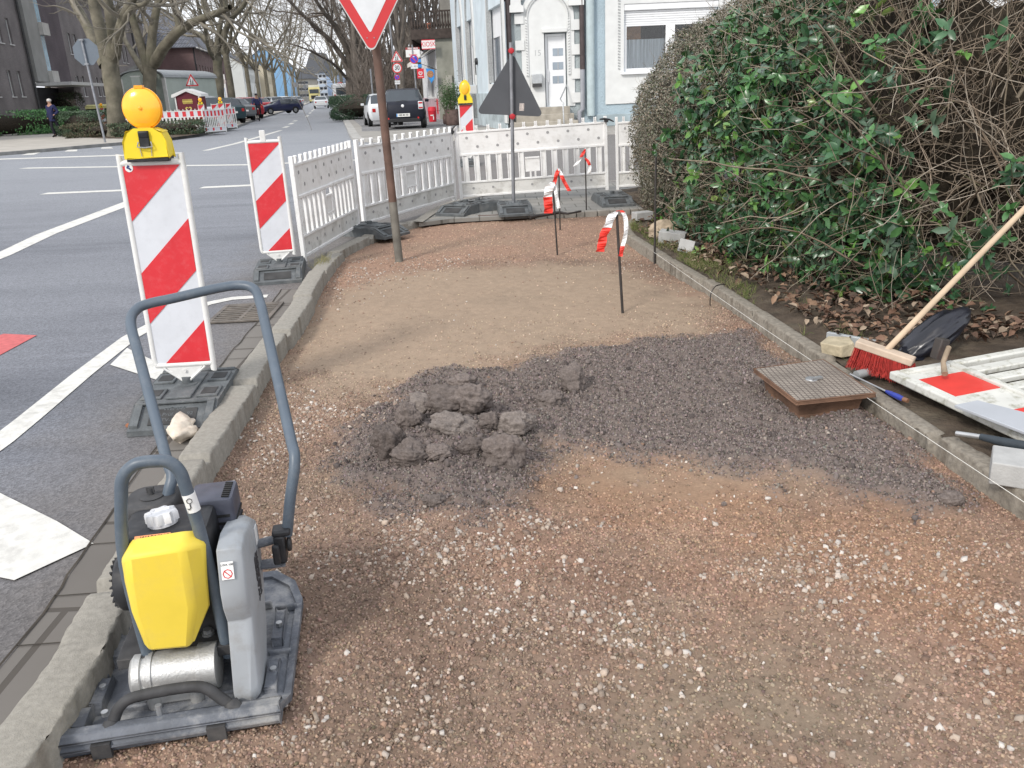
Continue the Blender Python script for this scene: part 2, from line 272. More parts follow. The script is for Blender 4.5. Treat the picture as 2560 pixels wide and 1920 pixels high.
# ---- asphalt
KO=[(p[0]-.12,p[1]) for p in KP if p[1]<7.3]+[(p[0]-.1,p[1]+.07) for p in KP if p[1]>=7.3]
def asphalt_mat():
    m=bpy.data.materials.new('asphalt'); m.use_nodes=True; t=m.node_tree; n=t.nodes; L=t.links; b=n['Principled BSDF']; b.inputs['Roughness'].default_value=.72; b.inputs['Specular IOR Level'].default_value=.45
    tc=n.new('ShaderNodeTexCoord'); O=tc.outputs['Object']
    def noise(sc,de,vec=O,ro=.6):
        q=n.new('ShaderNodeTexNoise'); q.inputs['Scale'].default_value=sc; q.inputs['Detail'].default_value=de; q.inputs['Roughness'].default_value=ro; L.new(vec,q.inputs['Vector']); return q.outputs[0]
    def mr(i,a,bb,c,d):
        q=n.new('ShaderNodeMapRange'); L.new(i,q.inputs[0]); q.inputs[1].default_value=a; q.inputs[2].default_value=bb; q.inputs[3].default_value=c; q.inputs[4].default_value=d; return q.outputs[0]
    def mix(f,a,bb):
        q=n.new('ShaderNodeMix'); q.data_type='RGBA'; L.new(f,q.inputs[0])
        for s,i in((a,6),(bb,7)):
            if isinstance(s,tuple): q.inputs[i].default_value=(*s,1)
            else: L.new(s,q.inputs[i])
        return q.outputs[2]
    mp=n.new('ShaderNodeMapping'); mp.inputs['Rotation'].default_value=(0,0,R(38)); mp.inputs['Scale'].default_value=(.12,1.3,1); L.new(O,mp.inputs[0])
    streak=mr(noise(1.0,7,mp.outputs[0]),.38,.66,0,1); patch=mr(noise(.16,4),.4,.62,0,1)
    c=mix(streak,(.085,.090,.106),(.185,.192,.216)); c=mix(patch,c,(.178,.185,.205))
    sx=n.new('ShaderNodeSeparateXYZ'); L.new(O,sx.inputs[0])
    far=mr(sx.outputs[1],5,24,0,.75); c=mix(far,c,(.275,.288,.31))          # paler with distance: grazing sky sheen mixed into the colour
    # dusty brown margin next to the kerb and the works
    mg=n.new('ShaderNodeMath'); mg.operation='MULTIPLY_ADD'; L.new(sx.outputs[1],mg.inputs[0]); mg.inputs[1].default_value=.09; L.new(sx.outputs[0],mg.inputs[2])
    ed=n.new('ShaderNodeMath'); ed.operation='ADD'; L.new(mg.outputs[0],ed.inputs[0]); L.new(mr(noise(2.2,5),0,1,-.5,.5),ed.inputs[1])
    c=mix(mr(ed.outputs[0],-2.05,-1.1,0,.7),c,(.135,.115,.095))
    sp=n.new('ShaderNodeTexVoronoi'); sp.inputs['Scale'].default_value=110; L.new(O,sp.inputs['Vector'])
    rc=mr(sp.outputs['Color'],0,1,.6,1.4); sc=n.new('ShaderNodeVectorMath'); sc.operation='SCALE'; L.new(c,sc.inputs[0]); L.new(rc,sc.inputs['Scale']); L.new(sc.outputs[0],b.inputs['Base Color'])
    bp=n.new('ShaderNodeBump'); bp.inputs['Strength'].default_value=.6; bp.inputs['Distance'].default_value=.004; L.new(sp.outputs['Distance'],bp.inputs['Height']); L.new(bp.outputs[0],b.inputs['Normal']); return m
m_asph=asphalt_mat()
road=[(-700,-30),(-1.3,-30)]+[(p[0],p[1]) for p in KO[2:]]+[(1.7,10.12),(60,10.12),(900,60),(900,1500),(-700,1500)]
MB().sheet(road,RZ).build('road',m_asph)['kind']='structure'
# gutter slabs beside the kerb
m_gut=brickmat('gutter_slabs',(.145,.132,.118),(.165,.152,.136),(.075,.065,.055),bw=.35,bh=.55,ms=.012,axis='XY')
gx=smooth_pts([(-1.40,.3),(-1.45,1.92),(-1.5,2.5),(-1.6,3.4),(-1.69,4.66),(-1.74,5.52),(-1.82,6.6)],6)
g=MB(); L1=[]; L2=[]
for p in gx: L1.append(p); L2.append((np.interp(p[1],[q[1] for q in KP[:90]],[q[0] for q in KP[:90]])-.12,p[1]))
g.strip(L2,L1,RZ+.004); go=g.build('gutter',m_gut); go['kind']='structure'
crack=MB(); cr=[(p[0]+rnd.uniform(-.006,.006),p[1]) for p in gx]; crack.strip([(p[0]+.004,p[1]) for p in cr],[(p[0]-.004,p[1]) for p in cr],RZ+.008)
for y in (1.3,1.62,2.03,2.28,2.6,3.0,3.4,3.8,4.3,4.75,5.2,5.7,6.1):
    xa=np.interp(y,[q[1] for q in KP[:90]],[q[0] for q in KP[:90]])-.12; xb=np.interp(y,[q[1] for q in gx],[q[0] for q in gx]); crack.strip([(xa,y),(xb,y-.01)],[(xa,y+.005),(xb,y-.005)],RZ+.008)
crack.build('gutter_joints',mat('joint_dirt',(.05,.042,.033),.95,var=.3))['kind']='structure'
# ---- pavements
def pave_mat(name,c1,c2,mo,bw,bh): return brickmat(name,c1,c2,mo,bw,bh,.008,'XY')
m_pave=pave_mat('paving_slabs',(.21,.205,.19),(.25,.24,.22),(.12,.115,.1),.3,.3)
m_pave2=mat('pale_pavement',(.40,.375,.335),.9,var=.12,scale=1.2,bump=.2,bscale=30)
PV=[(-1.0,9.75),(-.66,9.95),(1.62,10.14),(1.9,10.14),(9,10.6),(9,13.1),(3,13.2),(.4,12.9),(-.2,12.2),(-.75,11.2)]
MB().prism(PV,RZ-.02,.065).build('pavement',m_pave)['kind']='structure'
kb=MB(); q=[(-1.0,9.75),(-.75,11.2),(-.2,12.2),(.4,12.9),(3,13.2),(9,13.1)]
kb.strip(smooth_pts([(x+.05,y-.03) for x,y in q],5),smooth_pts([(x-.07,y+.04) for x,y in q],5),.078)
kb.build('pavement_edge',m_kerb)['kind']='structure'
# far left corner pavement with its kerb
fk=[(-60,20.5),(-30,25.6),(-20.5,27.6),(-17.6,28.9),(-16.2,30.4),(-15.3,32.0),(-14.2,33.9),(-13.55,36.5),(-13.5,40),(-14.2,46.3),(-15.1,50.8),(-17.9,64.8),(-21.7,86),(-26,109),(-36,163),(-75,363)]
fks=smooth_pts(fk,6)
MB().sheet([(p[0],p[1]) for p in fks]+[(-400,363),(-400,20.5)],RZ+.11).build('pavement_far_corner',m_pave2)['kind']='structure'
kb=MB(); A=[(p[0]+.14*.9,p[1]-.14*.4) for p in fks]; 
kb.strip([(p[0],p[1],RZ+.112) for p in fks],[(p[0],p[1],RZ+.112) for p in A]); kb.strip([(p[0],p[1],RZ+.112) for p in A],[(p[0],p[1],RZ-.02) for p in A])
kb.build('kerb_far_corner',mat('kerb_grey',(.2,.2,.195),.9,var=.25,scale=4))['kind']='structure'
# pavement on the right of the street, kiosk side
rk=[(26,25.5),(8,26.2),(1.5,26.3),(-2.6,26.9),(-4.3,28.3),(-4.95,30.5),(-6.5,38.6),(-10.5,59.6),(-17.3,94.7),(-31,164),(-70,363)]
rks=smooth_pts(rk,6)
MB().sheet([(p[0],p[1]) for p in reversed(rks)]+[(26,25.5),(120,25.5),(120,363)],RZ+.09).build('pavement_house_side',mat('house_pavement',(.3,.285,.26),.9,var=.15,scale=1,bump=.2,bscale=20))['kind']='structure'
kb=MB(); A=[(p[0]-.3,p[1]-.1) for p in rks]; kb.strip([(p[0],p[1],RZ+.092) for p in A],[(p[0],p[1],RZ+.092) for p in rks]); kb.strip([(p[0]-.0,p[1],RZ-.02) for p in A],[(p[0],p[1],RZ+.092) for p in A])
kb.build('kerb_house_side',mat('kerb_pale',(.37,.36,.34),.9,var=.2,scale=3))['kind']='structure'
m_drive=pave_mat('driveway_setts',(.2,.2,.205),(.26,.25,.25),(.13,.13,.13),.2,.1)
MB().sheet([(-6.2,38.9),(-5.4,33.8),(-.5,33),(-1.5,40),(-4.6,56),(-10,58)],RZ+.094).build('parking_setts',m_drive)['kind']='structure'
# ---- road markings
m_mark=mat('road_paint',(.62,.61,.57),.75,var=.12,scale=20,bump=.3,bscale=200,dirt=.55,dcol=(.3,.29,.27),dscale=9)
mk=MB(); mz=RZ+.004
def line(P,w0,w1=None,dash=None):
    w1=w1 or w0; P=[np.array(p[:2],float) for p in P]; A=[];B=[]
    for i,p in enumerate(P):
        t=P[min(i+1,len(P)-1)]-P[max(i-1,0)]; t/=np.linalg.norm(t); nrm=np.array([-t[1],t[0]]); w_=w0+(w1-w0)*i/max(1,len(P)-1); A.append(p+nrm*w_/2); B.append(p-nrm*w_/2)
    mk.strip(B,A,mz)
zs=lambda x,y:G(x*.2893,360+.2893*y,RZ)
z2=lambda x,y:G(x*.289,840+.289*y,RZ)
line([(-2.4,2.9),(-2.4,3.6),(-2.42,3.9),(-2.48,4.6),(-2.52,5.35),(-2.47,5.8),(-2.3,6.22),(-2.15,6.36),(-1.88,6.39)],.14,.1)
mk.sheet([z2(955,255)[:2],z2(1370,390)[:2],z2(1440,270)[:2],z2(1100,110)[:2]],mz+.001)
mk.sheet([(-2.9,2.85),(-1.66,2.38),(-1.5,2.6),(-1.72,2.78),(-2.09,3.05),(-2.7,3.3)],mz+.002)
line([zs(-300,1090),zs(0,970),zs(400,780),zs(1100,515),zs(1250,460)],.17,.3)
line([zs(-900,460),zs(-350,440)],.25); line([zs(380,430),zs(1150,398)],.3); line([zs(1740,378),zs(2300,352)],.3)
line([zs(200,210),zs(1040,197),zs(1600,188),zs(2180,180),zs(3500,120)],.3)
line([zs(-1500,190),zs(0,132),zs(1090,97),zs(1560,78)],.5)
for a,b in((180,340),(555,650),(870,940)): mk.sheet([zs(a,112-.08*a)[:2],zs(a+110,109-.08*a)[:2],zs(b+20,95-.072*b)[:2],zs(b-60,97-.072*b)[:2]],mz+.001)
z3=lambda x,y:G(400+.1447*x,180+.1447*y,RZ); z4=lambda x,y:G(600+.1447*x,120+.1447*y,RZ)
line([z3(780,1360),z3(1300,1240),z3(1700,1125),z3(2090,1008)],.22,.2)
line([z4(760,1380),z4(830,1352)],.25); line([z4(860,1320),z4(910,1295)],.25); line([z4(930,1268),z4(970,1252)],.25)
for k in range(7): y=66+k*12; line([(-.195*(y-50.6)-11.6,y),(-.195*(y-44.6)-11.6,y+6)],.2)
mk.build('road_markings',m_mark)['kind']='structure'
MB().sheet([(-3.49,5.58),(-3.7,5.1),(-3.22,5.0),(-3.22,5.5)],mz).build('red_road_marking',mat('red_paint_road',(.5,.12,.12),.8,var=.15,scale=30))['kind']='structure'
# ================================================================ the dug-out footpath
k_=1.1573
Z=dict(
 tan=[(600,790),(640,700),(700,640),(800,600),(900,585),(1100,570),(1300,570),(1420,600),(1560,660),(1500,720),(1250,745),(1050,795),(800,850),(700,850)],
 far=[(640,680),(720,560),(880,480),(1350,470),(1420,560),(1300,560),(1100,555),(960,575),(800,600),(700,640)],
 heap=[(715,985),(790,905),(860,845),(960,810),(1100,800),(1200,780),(1320,755),(1470,735),(1600,725),(1700,800),(1860,890),(1960,975),(2060,1060),(2090,1090),(2020,1108),(1900,1085),(1780,1045),(1620,1030),(1500,1000),(1350,985),(1240,975),(1170,985),(1120,1070),(1110,1105),(1000,1112),(900,1100),(830,1080),(740,1040)],
 sand=[(1150,985),(1300,985),(1500,1010),(1700,1055),(1600,1090),(1400,1100),(1250,1060)],
 orange=[(1200,1040),(1420,1030),(1620,1045),(2000,1110),(2212,1190),(2212,1420),(2000,1360),(1700,1250),(1350,1130)],
 green=[(1420,1400),(1600,1360),(1830,1400),(1900,1470),(1800,1580),(1650,1659),(1400,1600)])
PALE=[([(620,850),(880,850),(860,920),(780,960),(560,1000),(540,940)],1.),([(640,1130),(900,1110),(1250,1130),(1200,1200),(900,1230),(650,1230)],1.),
 ([(1000,1250),(1180,1230),(1220,1330),(1050,1420),(960,1350)],.6),([(1220,1300),(1500,1260),(1560,1400),(1330,1470),(1230,1400)],.7),
 ([(1640,1190),(1850,1170),(1960,1280),(1800,1320),(1640,1290)],1.),([(2120,1330),(2212,1320),(2212,1410),(2130,1400)],1.3),([(660,1460),(950,1500),(900,1640),(620,1620)],.6),
 ([(1960,1190),(2060,1180),(2080,1260),(1960,1250)],.6),([(700,560),(830,520),(1000,560),(760,680),(650,700)],.6),([(1250,960),(1450,950),(1300,1000)],.6)]
def pit_fields(x,y):
    f={k:zone(x,y,v,.38 if k!='heap' else .20,rag=.12 if k!='heap' else .085,s=i*11+3) for i,(k,v) in enumerate(Z.items())}
    return f
def pit_color(x,y,f):
    n=fbm(x*3,y*3,5)[...,None]; c=np.array([.205,.140,.104])*(.6+.8*n)+0*x[...,None]
    r=fbm(x*1.6,y*1.6,41)[...,None]; c=c*(1-.45*np.clip((r-.45)*5,0,1))+np.array([.255,.15,.105])*.45*np.clip((r-.45)*5,0,1)
    def b(c,k,col,a=1.): w_=(f[k]*a)[...,None]; return c*(1-w_)+np.array(col)*w_
    c=b(c,'tan',(.31,.235,.17),.9); c=b(c,'far',(.30,.195,.14),.85); c=b(c,'sand',(.27,.2,.14),.85); c=b(c,'orange',(.275,.16,.098),.6); c=b(c,'green',(.19,.165,.12),.6)
    nn=fbm(x*1.3+7,y*1.3,77)[...,None]; c=c*(1-.35*np.clip((nn-.55)*6,0,1))+np.array([.26,.2,.145])*.35*np.clip((nn-.55)*6,0,1)
    c=c*(.86+.28*fbm(x*25,y*25,91)[...,None]); c=b(c,'heap',(.145,.12,.108),.93); return c
ys=[.7]; 
while ys[-1]<10.25: ys.append(ys[-1]+.0055+.0024*(ys[-1]-.7))
ys=np.array(ys); xs=np.arange(-1.75,2.2,.0105); X,Y=np.meshgrid(xs,ys)
FD=pit_fields(X,Y)
hh=(fbm(X*1.2,Y*1.2,9)-.5)*.03+(fbm(X*9,Y*9,21,3)-.5)*.010
rough_=1-.75*np.maximum(FD['tan'],FD['sand'])
hh+=(fbm(X*60,Y*60,33,3)-.5)*.010*rough_+(fbm(X*25,Y*25,35,2)-.5)*.006
hp=FD['heap']; near_=np.exp(-((X+.03-(-.1))**2/.16+(Y-2.95)**2/.3)); 
hh+=hp*(.012+.05*fbm(X*2.6,Y*2.6,55,3)*.7+.020*(fbm(X*75,Y*75,61,2)-.5)+.018*(fbm(X*28,Y*28,63,2)-.4))
hc=np.array(G(985*k_,965*k_,0)); hh+=.07*np.exp(-(((X-hc[0])/.33)**2+((Y-hc[1])/.33)**2))*hp
H_=hh
def pit_z(x,y):                                       # height of the pit floor at a point
    i=np.clip(np.searchsorted(ys,y)-1,0,len(ys)-2); j=np.clip(((x-xs[0])/.0105).astype(int),0,len(xs)-2); return H_[i,j]
pc=pit_color(X,Y,FD); V=np.stack([X,Y,hh],-1).reshape(-1,3); idx=np.arange(X.size).reshape(X.shape); F=np.stack([idx[:-1,:-1],idx[:-1,1:],idx[1:,1:],idx[1:,:-1]],-1).reshape(-1,4)
inner=[(p[0]-.06,p[1]) for p in KP if p[1]<9.7]+[(-.66,10.2),(1.7,10.3),(1.7,9.6)]+[(p[0]+.05,p[1]) for p in reversed(KRP) if p[1]<9.3]+[(1.95,.2),(-1.1,.2)]
cx=X[:-1,:-1].ravel(); cy=Y[:-1,:-1].ravel(); keep=inpoly(cx,cy,inner); F=F[keep]
m_pit=mat('pit_gravel',(.3,.2,.1),.95,var=.12,scale=90,bump=.7,bscale=260,attr='tint',spec=.2)
o=npmesh('gravel_bed',V,F,m_pit,col=pc.reshape(-1,3),smooth=True); o['kind']='structure'
def stones(name,n,size,region,colf,m,keepf=None,sink=.25,flat=.6,seed=1):
    rg=np.random.default_rng(seed); x0,x1,y0,y1=region
    y=y0+(y1-y0)*rg.random(n)**1.35; x=rg.uniform(x0,x1,n); ok=inpoly(x,y,inner)
    x=x[ok];y=y[ok]; f=pit_fields(x,y); 
    if keepf is not None: kk=keepf(x,y,f,rg); x=x[kk];y=y[kk]; f={a:b[kk] for a,b in f.items()}
    n=len(x); s=size(rg,n); cube=np.array([(-1,-1,-1),(1,-1,-1),(1,1,-1),(-1,1,-1),(-1,-1,1),(1,-1,1),(1,1,1),(-1,1,1)],float)*.5
    V=cube[None]*rg.uniform(.55,1.15,(n,8,3)); ax=rg.uniform(.6,1.25,(n,1,3)); ax[...,2]*=flat; V=V*ax; V[:,4:,:2]*=rg.uniform(.45,.95,(n,1,1))
    t=rg.uniform(0,6.28,n); c,s_=np.cos(t),np.sin(t); tx=rg.normal(0,.3,n); a=V[...,0].copy(); V[...,2]+=a*tx[:,None]
    xx=V[...,0]*c[:,None]-V[...,1]*s_[:,None]; yy=V[...,0]*s_[:,None]+V[...,1]*c[:,None]; V=np.stack([xx,yy,V[...,2]],-1)*s[:,None,None]
    V[...,0]+=x[:,None]; V[...,1]+=y[:,None]; V[...,2]+=(pit_z(x,y)+s*flat*.5*(1-2*sink))[:,None]
    col=np.repeat(colf(x,y,f,rg,n),8,0); o_=np.arange(n)[:,None,None]*8
    F=(o_+np.array([(4,5,6,7),(0,1,5,4),(1,2,6,5),(2,3,7,6),(3,0,4,7)])[None]).reshape(-1,4)
    o=npmesh(name,V.reshape(-1,3),F,m,col=col); o['kind']='stuff'; return o
m_st=mat('crushed_stone',(.5,.4,.3),.9,var=.12,scale=120,attr='tint',spec=.2)
def cfine(x,y,f,rg,n): return (pit_color(x,y,f)*.9+np.array([.30,.24,.19])*.16*(1-f['heap'])[:,None])*rg.uniform(.55,1.65,(n,1))*rg.normal(1,.035,(n,3))
def kfine(x,y,f,rg): return rg.random(len(x))<np.clip(1-.95*np.maximum(f['tan'],f['sand'])-.5*f['green'],.03,1)*(1-f['heap'])*(.45+.9*fbm(x*4,y*4,15))
stones('fine_gravel',270000,lambda rg,n:rg.uniform(.004,.0105,n),(-1.5,2.1,.85,5.6),cfine,m_st,kfine,seed=2)
def pale_d(x,y): 
    d=0*x
    for P,a in PALE: d=np.maximum(d,zone(x,y,P,.25,rag=.12,s=71)*a)
    return d
def kpale(x,y,f,rg): return rg.random(len(x))<(.02+.07*(fbm(x*2.2,y*2.2,99)>.55)+.95*pale_d(x,y)*(fbm(x*7,y*7,18)>.40))*(1-.9*f['heap'])*(1-.88*f['tan'])*(1-.6*f['far'])
def cpale(x,y,f,rg,n):
    p=np.array([(.50,.40,.32),(.58,.50,.43),(.42,.29,.21),(.34,.22,.16),(.46,.38,.31),(.62,.57,.52),(.33,.24,.19),(.38,.30,.24),(.30,.2,.15)]); return p[rg.integers(0,9,n)]*rg.uniform(.6,1.0,(n,1))
stones('pale_gravel',120000,lambda rg,n:rg.uniform(.006,.0135,n)*rg.choice([1,1,1,1,1.6],n),(-1.6,2.1,.85,8.),cpale,m_st,kpale,sink=.1,seed=3)
def cmul(x,y,f,rg,n): return np.array([.172,.143,.130])*rg.uniform(.4,1.6,(n,1))*rg.normal(1,.04,(n,3))
stones('dark_granules',210000,lambda rg,n:rg.uniform(.0035,.0075,n)*rg.choice([1,1,1,1,1.7],n),(-.9,2.0,1.9,5.0),cmul,m_st,lambda x,y,f,rg:rg.random(len(x))<np.clip(f['heap']*1.3,0,1)**1.5*(.5+.9*fbm(x*3,y*3,12)),sink=.1,flat=.8,seed=4)
stones('loose_gravel_far',16000,lambda rg,n:rg.uniform(.007,.014,n),(-1.7,1.6,5.2,10.),lambda x,y,f,rg,n:cfine(x,y,f,rg,n)*1.15,m_st,kfine,seed=5)

def cclod(x,y,f,rg,n): return np.array([.14,.117,.108])*rg.uniform(.5,1.4,(n,1))
_cc=G(985*k_,960*k_,0); _c2=G(1210*k_,860*k_,0)
stones('crumbs',9000,lambda rg,n:rg.uniform(.010,.026,n),(-.9,1.6,2.3,4.4),cclod,m_st,lambda x,y,f,rg:rg.random(len(x))<np.clip(1.0*np.exp(-((x-_cc[0])**2+(y-_cc[1])**2)/.07)+.6*np.exp(-((x-_c2[0])**2+(y-_c2[1])**2)/.03)+.05*f['heap'],0,1),sink=.1,flat=.85,seed=8)
# ================================================================ PLATE COMPACTOR
m_blk=mat('black_plastic',(.022,.023,.026),.5,var=.3,scale=30,dirt=.35,dcol=(.12,.11,.1),dscale=14)
m_blk2=mat('dusty_black',(.05,.05,.052),.7,var=.3,scale=20,dirt=.5,dcol=(.14,.13,.12),dscale=12)
m_cast=mat('cast_plate',(.12,.13,.15),.6,var=.3,scale=14,dirt=.9,dcol=(.36,.35,.33),dscale=7,bump=.4,bscale=90)
m_tube=mat('slate_tube',(.085,.11,.14),.42,var=.1,scale=9,dirt=.25,dcol=(.22,.23,.24),dscale=25,spec=.5)
m_yel=mat('yellow_cover',(.84,.64,.075),.5,var=.06,scale=9,dirt=.3,dcol=(.56,.43,.14),dscale=9)
m_guard=mat('grey_guard',(.34,.36,.38),.58,var=.08,scale=9,dirt=.65,dcol=(.24,.23,.21),dscale=13)
m_guard2=mat('grey_guard_side',(.2,.205,.21),.6,var=.1,scale=5,dirt=.4,dcol=(.14,.14,.135),dscale=8)
m_alu=mat('cast_aluminium',(.55,.55,.54),.45,metal=.55,var=.12,scale=12,dirt=.5,dcol=(.33,.32,.3),dscale=10,bump=.3,bscale=140)
m_chr=mat('silver_cap',(.78,.78,.79),.35,metal=.3,var=.05,scale=20)
m_steel=mat('zinc_steel',(.42,.43,.44),.45,metal=.7,var=.2,scale=20,dirt=.3,dcol=(.25,.24,.22))
m_wh=mat('white_label',(.75,.75,.74),.6,var=.05,scale=30); m_ink=mat('black_ink',(.02,.02,.02),.6,var=0); m_red=mat('red_ink',(.6,.03,.03),.6,var=.05)
pc_=thing('plate_compactor','yellow and grey vibrating plate compactor with a folding tube handle, standing against the left kerb','plate compactor',(-.882,1.68,0),R(9.5))
out=[(-.262,.0),(.262,-.015),(.285,.05),(.29,.5),(.262,.60),(.2,.66),(-.17,.66),(-.24,.6),(-.27,.5),(-.27,.05)]
b=MB(); ins=[(x*.93,.33+(y-.33)*.93) for x,y in out]
n=len(out); lv=[(out,.012),(out,.034),(ins,.032),(ins,.022)]
vs=[(x,y,z+(max(0,(.07-y))*.35 if y<.07 else 0)+(max(0,y-.5)**2*.6)) for P,z in [([(x*.9,.33+(y-.33)*.9) for x,y in out],.003)]+lv for x,y in P]
fs=[tuple(range(n-1,-1,-1))]+[(i*n+k,i*n+(k+1)%n,(i+1)*n+(k+1)%n,(i+1)*n+k) for i in range(4) for k in range(n)]+[tuple(range(4*n,5*n))]
b.add(vs,fs); b.build('base_plate',m_cast,pc_,smooth=30)
b=MB(); # ribs, raised bars on the plate
for x,y0,y1 in((.235,.06,.2),(.235,.27,.44),(-.205,.1,.23),(-.2,.29,.42),(-.225,.02,.12)):
    b.prism([(y0,.02),(y0+.012,.052),(y1-.02,.056),(y1,.02)],x-.014,x+.014,'x')
for y in(.24,.46): b.bx(.21,.275,y-.006,y+.006,.02,.045); b.bx(-.26,-.21,y-.006,y+.006,.02,.045)
b.bx(-.17,.2,.09,.1,.02,.045); b.bx(-.17,.2,.48,.49,.02,.05); b.bx(-.13,.14,.24,.29,.02,.06)
b.build('lifting_rib',m_cast,pc_,bevel=.005)
b=MB() # front bar
b.prism([(-.022,.012),(-.03,.03),(-.02,.038),(-.026,.05),(-.012,.066),(.02,.062),(.035,.03),(.02,.008)],-.262,.262,'x')
b.build('front_bar',m_cast,pc_,bevel=.004)
b=MB()
hp_=smooth_pts([(-.150,.01,.035),(-.140,.025,.062),(-.122,.035,.092),(-.085,.042,.108),(.02,.045,.112),(.078,.042,.106),(.115,.03,.078),(.155,.012,.045)],4)
for i,p in enumerate(hp_[:-1]): pass
b.tube([tuple(p) for p in hp_],[.0145]*len(hp_),8)
b.bx(-.185,-.14,-.034,-.02,.0,.04); b.bx(.085,.13,-.034,-.02,.0,.04); b.tube([(-.155,-.01,.04),(-.145,.02,.055)],.02,8); b.tube([(.165,-.005,.04),(.14,.02,.06)],.022,8)
b.build('carry_handle',m_blk2,pc_,smooth=50)
b=MB(); b.lathe([(.060,-.070),(.060,-.060)],28,(0,.15,.092),(1,0,0)); b.lathe([(.0605,.050),(.0605,.062)],28,(0,.15,.092),(1,0,0)); prof=[(.03,-.118),(.048,-.116),(.056,-.108),(.056,-.09),(.05,-.088),(.05,-.08),(.056,-.078),(.056,.06),(.06,.062),(.06,.098),(.05,.1),(.02,.1)]
b.lathe(prof,28,(0,.15,.092),(1,0,0)); b.bx(-.105,.09,.12,.22,.03,.075); b.bx(-.07,.06,.09,.11,.035,.07)
for x in(-.06,.045): b.cyl((x,.095,.03),(x,.095,.085),.018,10)
e=b.build('exciter',m_alu,pc_,smooth=40)
b=MB()
for x,y,z in((-.085,.088,.066),(.06,.088,.066),(-.07,.21,.148),(.07,.212,.148)): b.cyl((x,y,z),(x,y,z+.014),.012,6); b.cyl((x,y,z-.002),(x,y,z+.004),.017,12)
for x,y,z in((-.175,.07,.045),(.235,.14,.05),(.235,.34,.055),(-.205,.17,.05)): b.cyl((x,y,z),(x,y,z+.012),.009,8)
b.cyl((-.03,.02,.06),(-.03,.02,.09),.008,8)
b.each('bolt',m_steel,pc_,smooth=30)
# engine
b=MB(); b.box((.01,.34,.20),(.22,.22,.2)); b.box((.01,.32,.31),(.23,.2,.1)); b.box((-.0,.3,.13),(.3,.3,.03))
for i in range(9): b.box((.01,.345,.25+i*.014),(.25,.19,.004))
eng=b.build('engine_block',m_blk2,pc_,bevel=.006)
b=MB(); b.lathe([(.02,0),(.068,.004),(.078,.015),(.08,.05),(.078,.075),(.03,.08)],24,(-.165,.33,.27),(1,0,0))
for k in range(20):
    a=k*.314; b.box((-.165,.33+.05*math.cos(a),.27+.05*math.sin(a)),(.006,.005,.036),rx=a+R(90))
b.build('recoil_starter',m_blk,pc_,smooth=40)
b=MB(); 
def rbox(b,x0,x1,y0,y1,z0,z1,r=.02,top=.02):
    P=[]
    for cx,cy,a0 in((x1-r,y1-r,0),(x0+r,y1-r,90),(x0+r,y0+r,180),(x1-r,y0+r,270)):
        for k in range(5): a=R(a0+k*22.5); P.append((cx+r*math.cos(a),cy+r*math.sin(a)))
    m=((x0+x1)/2,(y0+y1)/2); n=len(P); vs=[]
    for z,s in((z0,1),(z1-top,1),(z1-top*.35,.985),(z1-top*.08,.95),(z1,.86)): vs+=[(m[0]+(p[0]-m[0])*s,m[1]+(p[1]-m[1])*s,z) for p in P]
    b.add(vs,[tuple(range(n-1,-1,-1))]+[(i*n+k,i*n+(k+1)%n,(i+1)*n+(k+1)%n,(i+1)*n+k) for i in range(4) for k in range(n)]+[tuple(range(4*n,5*n))])
rbox(b,-.09,.128,.150,.335,.36,.486,.035,.05); tank=b.build('fuel_tank',m_blk,pc_,smooth=50)
b=MB(); P=[]; 
b.lathe([(.022,-.01),(.036,-.008),(.036,.0)],20,(0,0,0)); nn=32; rr=[.038+.004*math.cos(k*2*math.pi*8/nn) for k in range(nn)]
vs=[(rr[k]*s*math.cos(k*2*math.pi/nn),rr[k]*s*math.sin(k*2*math.pi/nn),z) for z,s in((0,1),(.02,1),(.027,.93),(.028,.6),(.025,.55)) for k in range(nn)]
b.add(vs,[(i*nn+k,i*nn+(k+1)%nn,(i+1)*nn+(k+1)%nn,(i+1)*nn+k) for i in range(4) for k in range(nn)]+[tuple(range(4*nn,5*nn))])
c=b.build('fuel_cap',m_chr,tank,smooth=45,loc=(.010,.225,.492)); c.rotation_euler=(R(-6),R(-4),0)
wl=MB().box((0,0,0),(.085,.016,.002)).build('warning_label',mat('orange_label',(.8,.32,.14),.5,var=.03),tank,loc=(.0,.150,.487)); wl.rotation_euler=(R(32),0,0)
text('⚠ WARNING' if 0 else '▲ WARNING' if 0 else 'WARNING',.0145,m_ink,wl,(.006,0,.0015),(0,0,0),ext=.0004)
b=MB(); rbox(b,-.120,.02,.31,.46,.39,.492,.045,.06); b.lathe([(.03,0),(.032,.004),(.012,.008)],16,(-.05,.38,.491)); b.cyl((-.05,.38,.495),(-.05,.38,.517),.007,8); b.box((-.05,.38,.512),(.02,.006,.018))
b.build('air_filter',m_blk2,pc_,smooth=50)
b=MB(); rbox(b,.055,.172,.30,.425,.33,.495,.014,.018); mf=b.build('muffler',mat('muffler_box',(.07,.075,.1),.45,var=.2,scale=20,dirt=.3,dcol=(.03,.03,.03),dscale=12),pc_,smooth=45)
b=MB()
for i in range(8): b.box((.152,.318+i*.012,.497),(.02,.005,.004),rz=R(-15))
for j in range(5): b.box((.11,.299,.36+j*.022),(.1,.004,.007))
for j in range(4): b.box((.173,.36,.36+j*.022),(.004,.1,.007))
b.build('vent_slot',m_ink,mf)
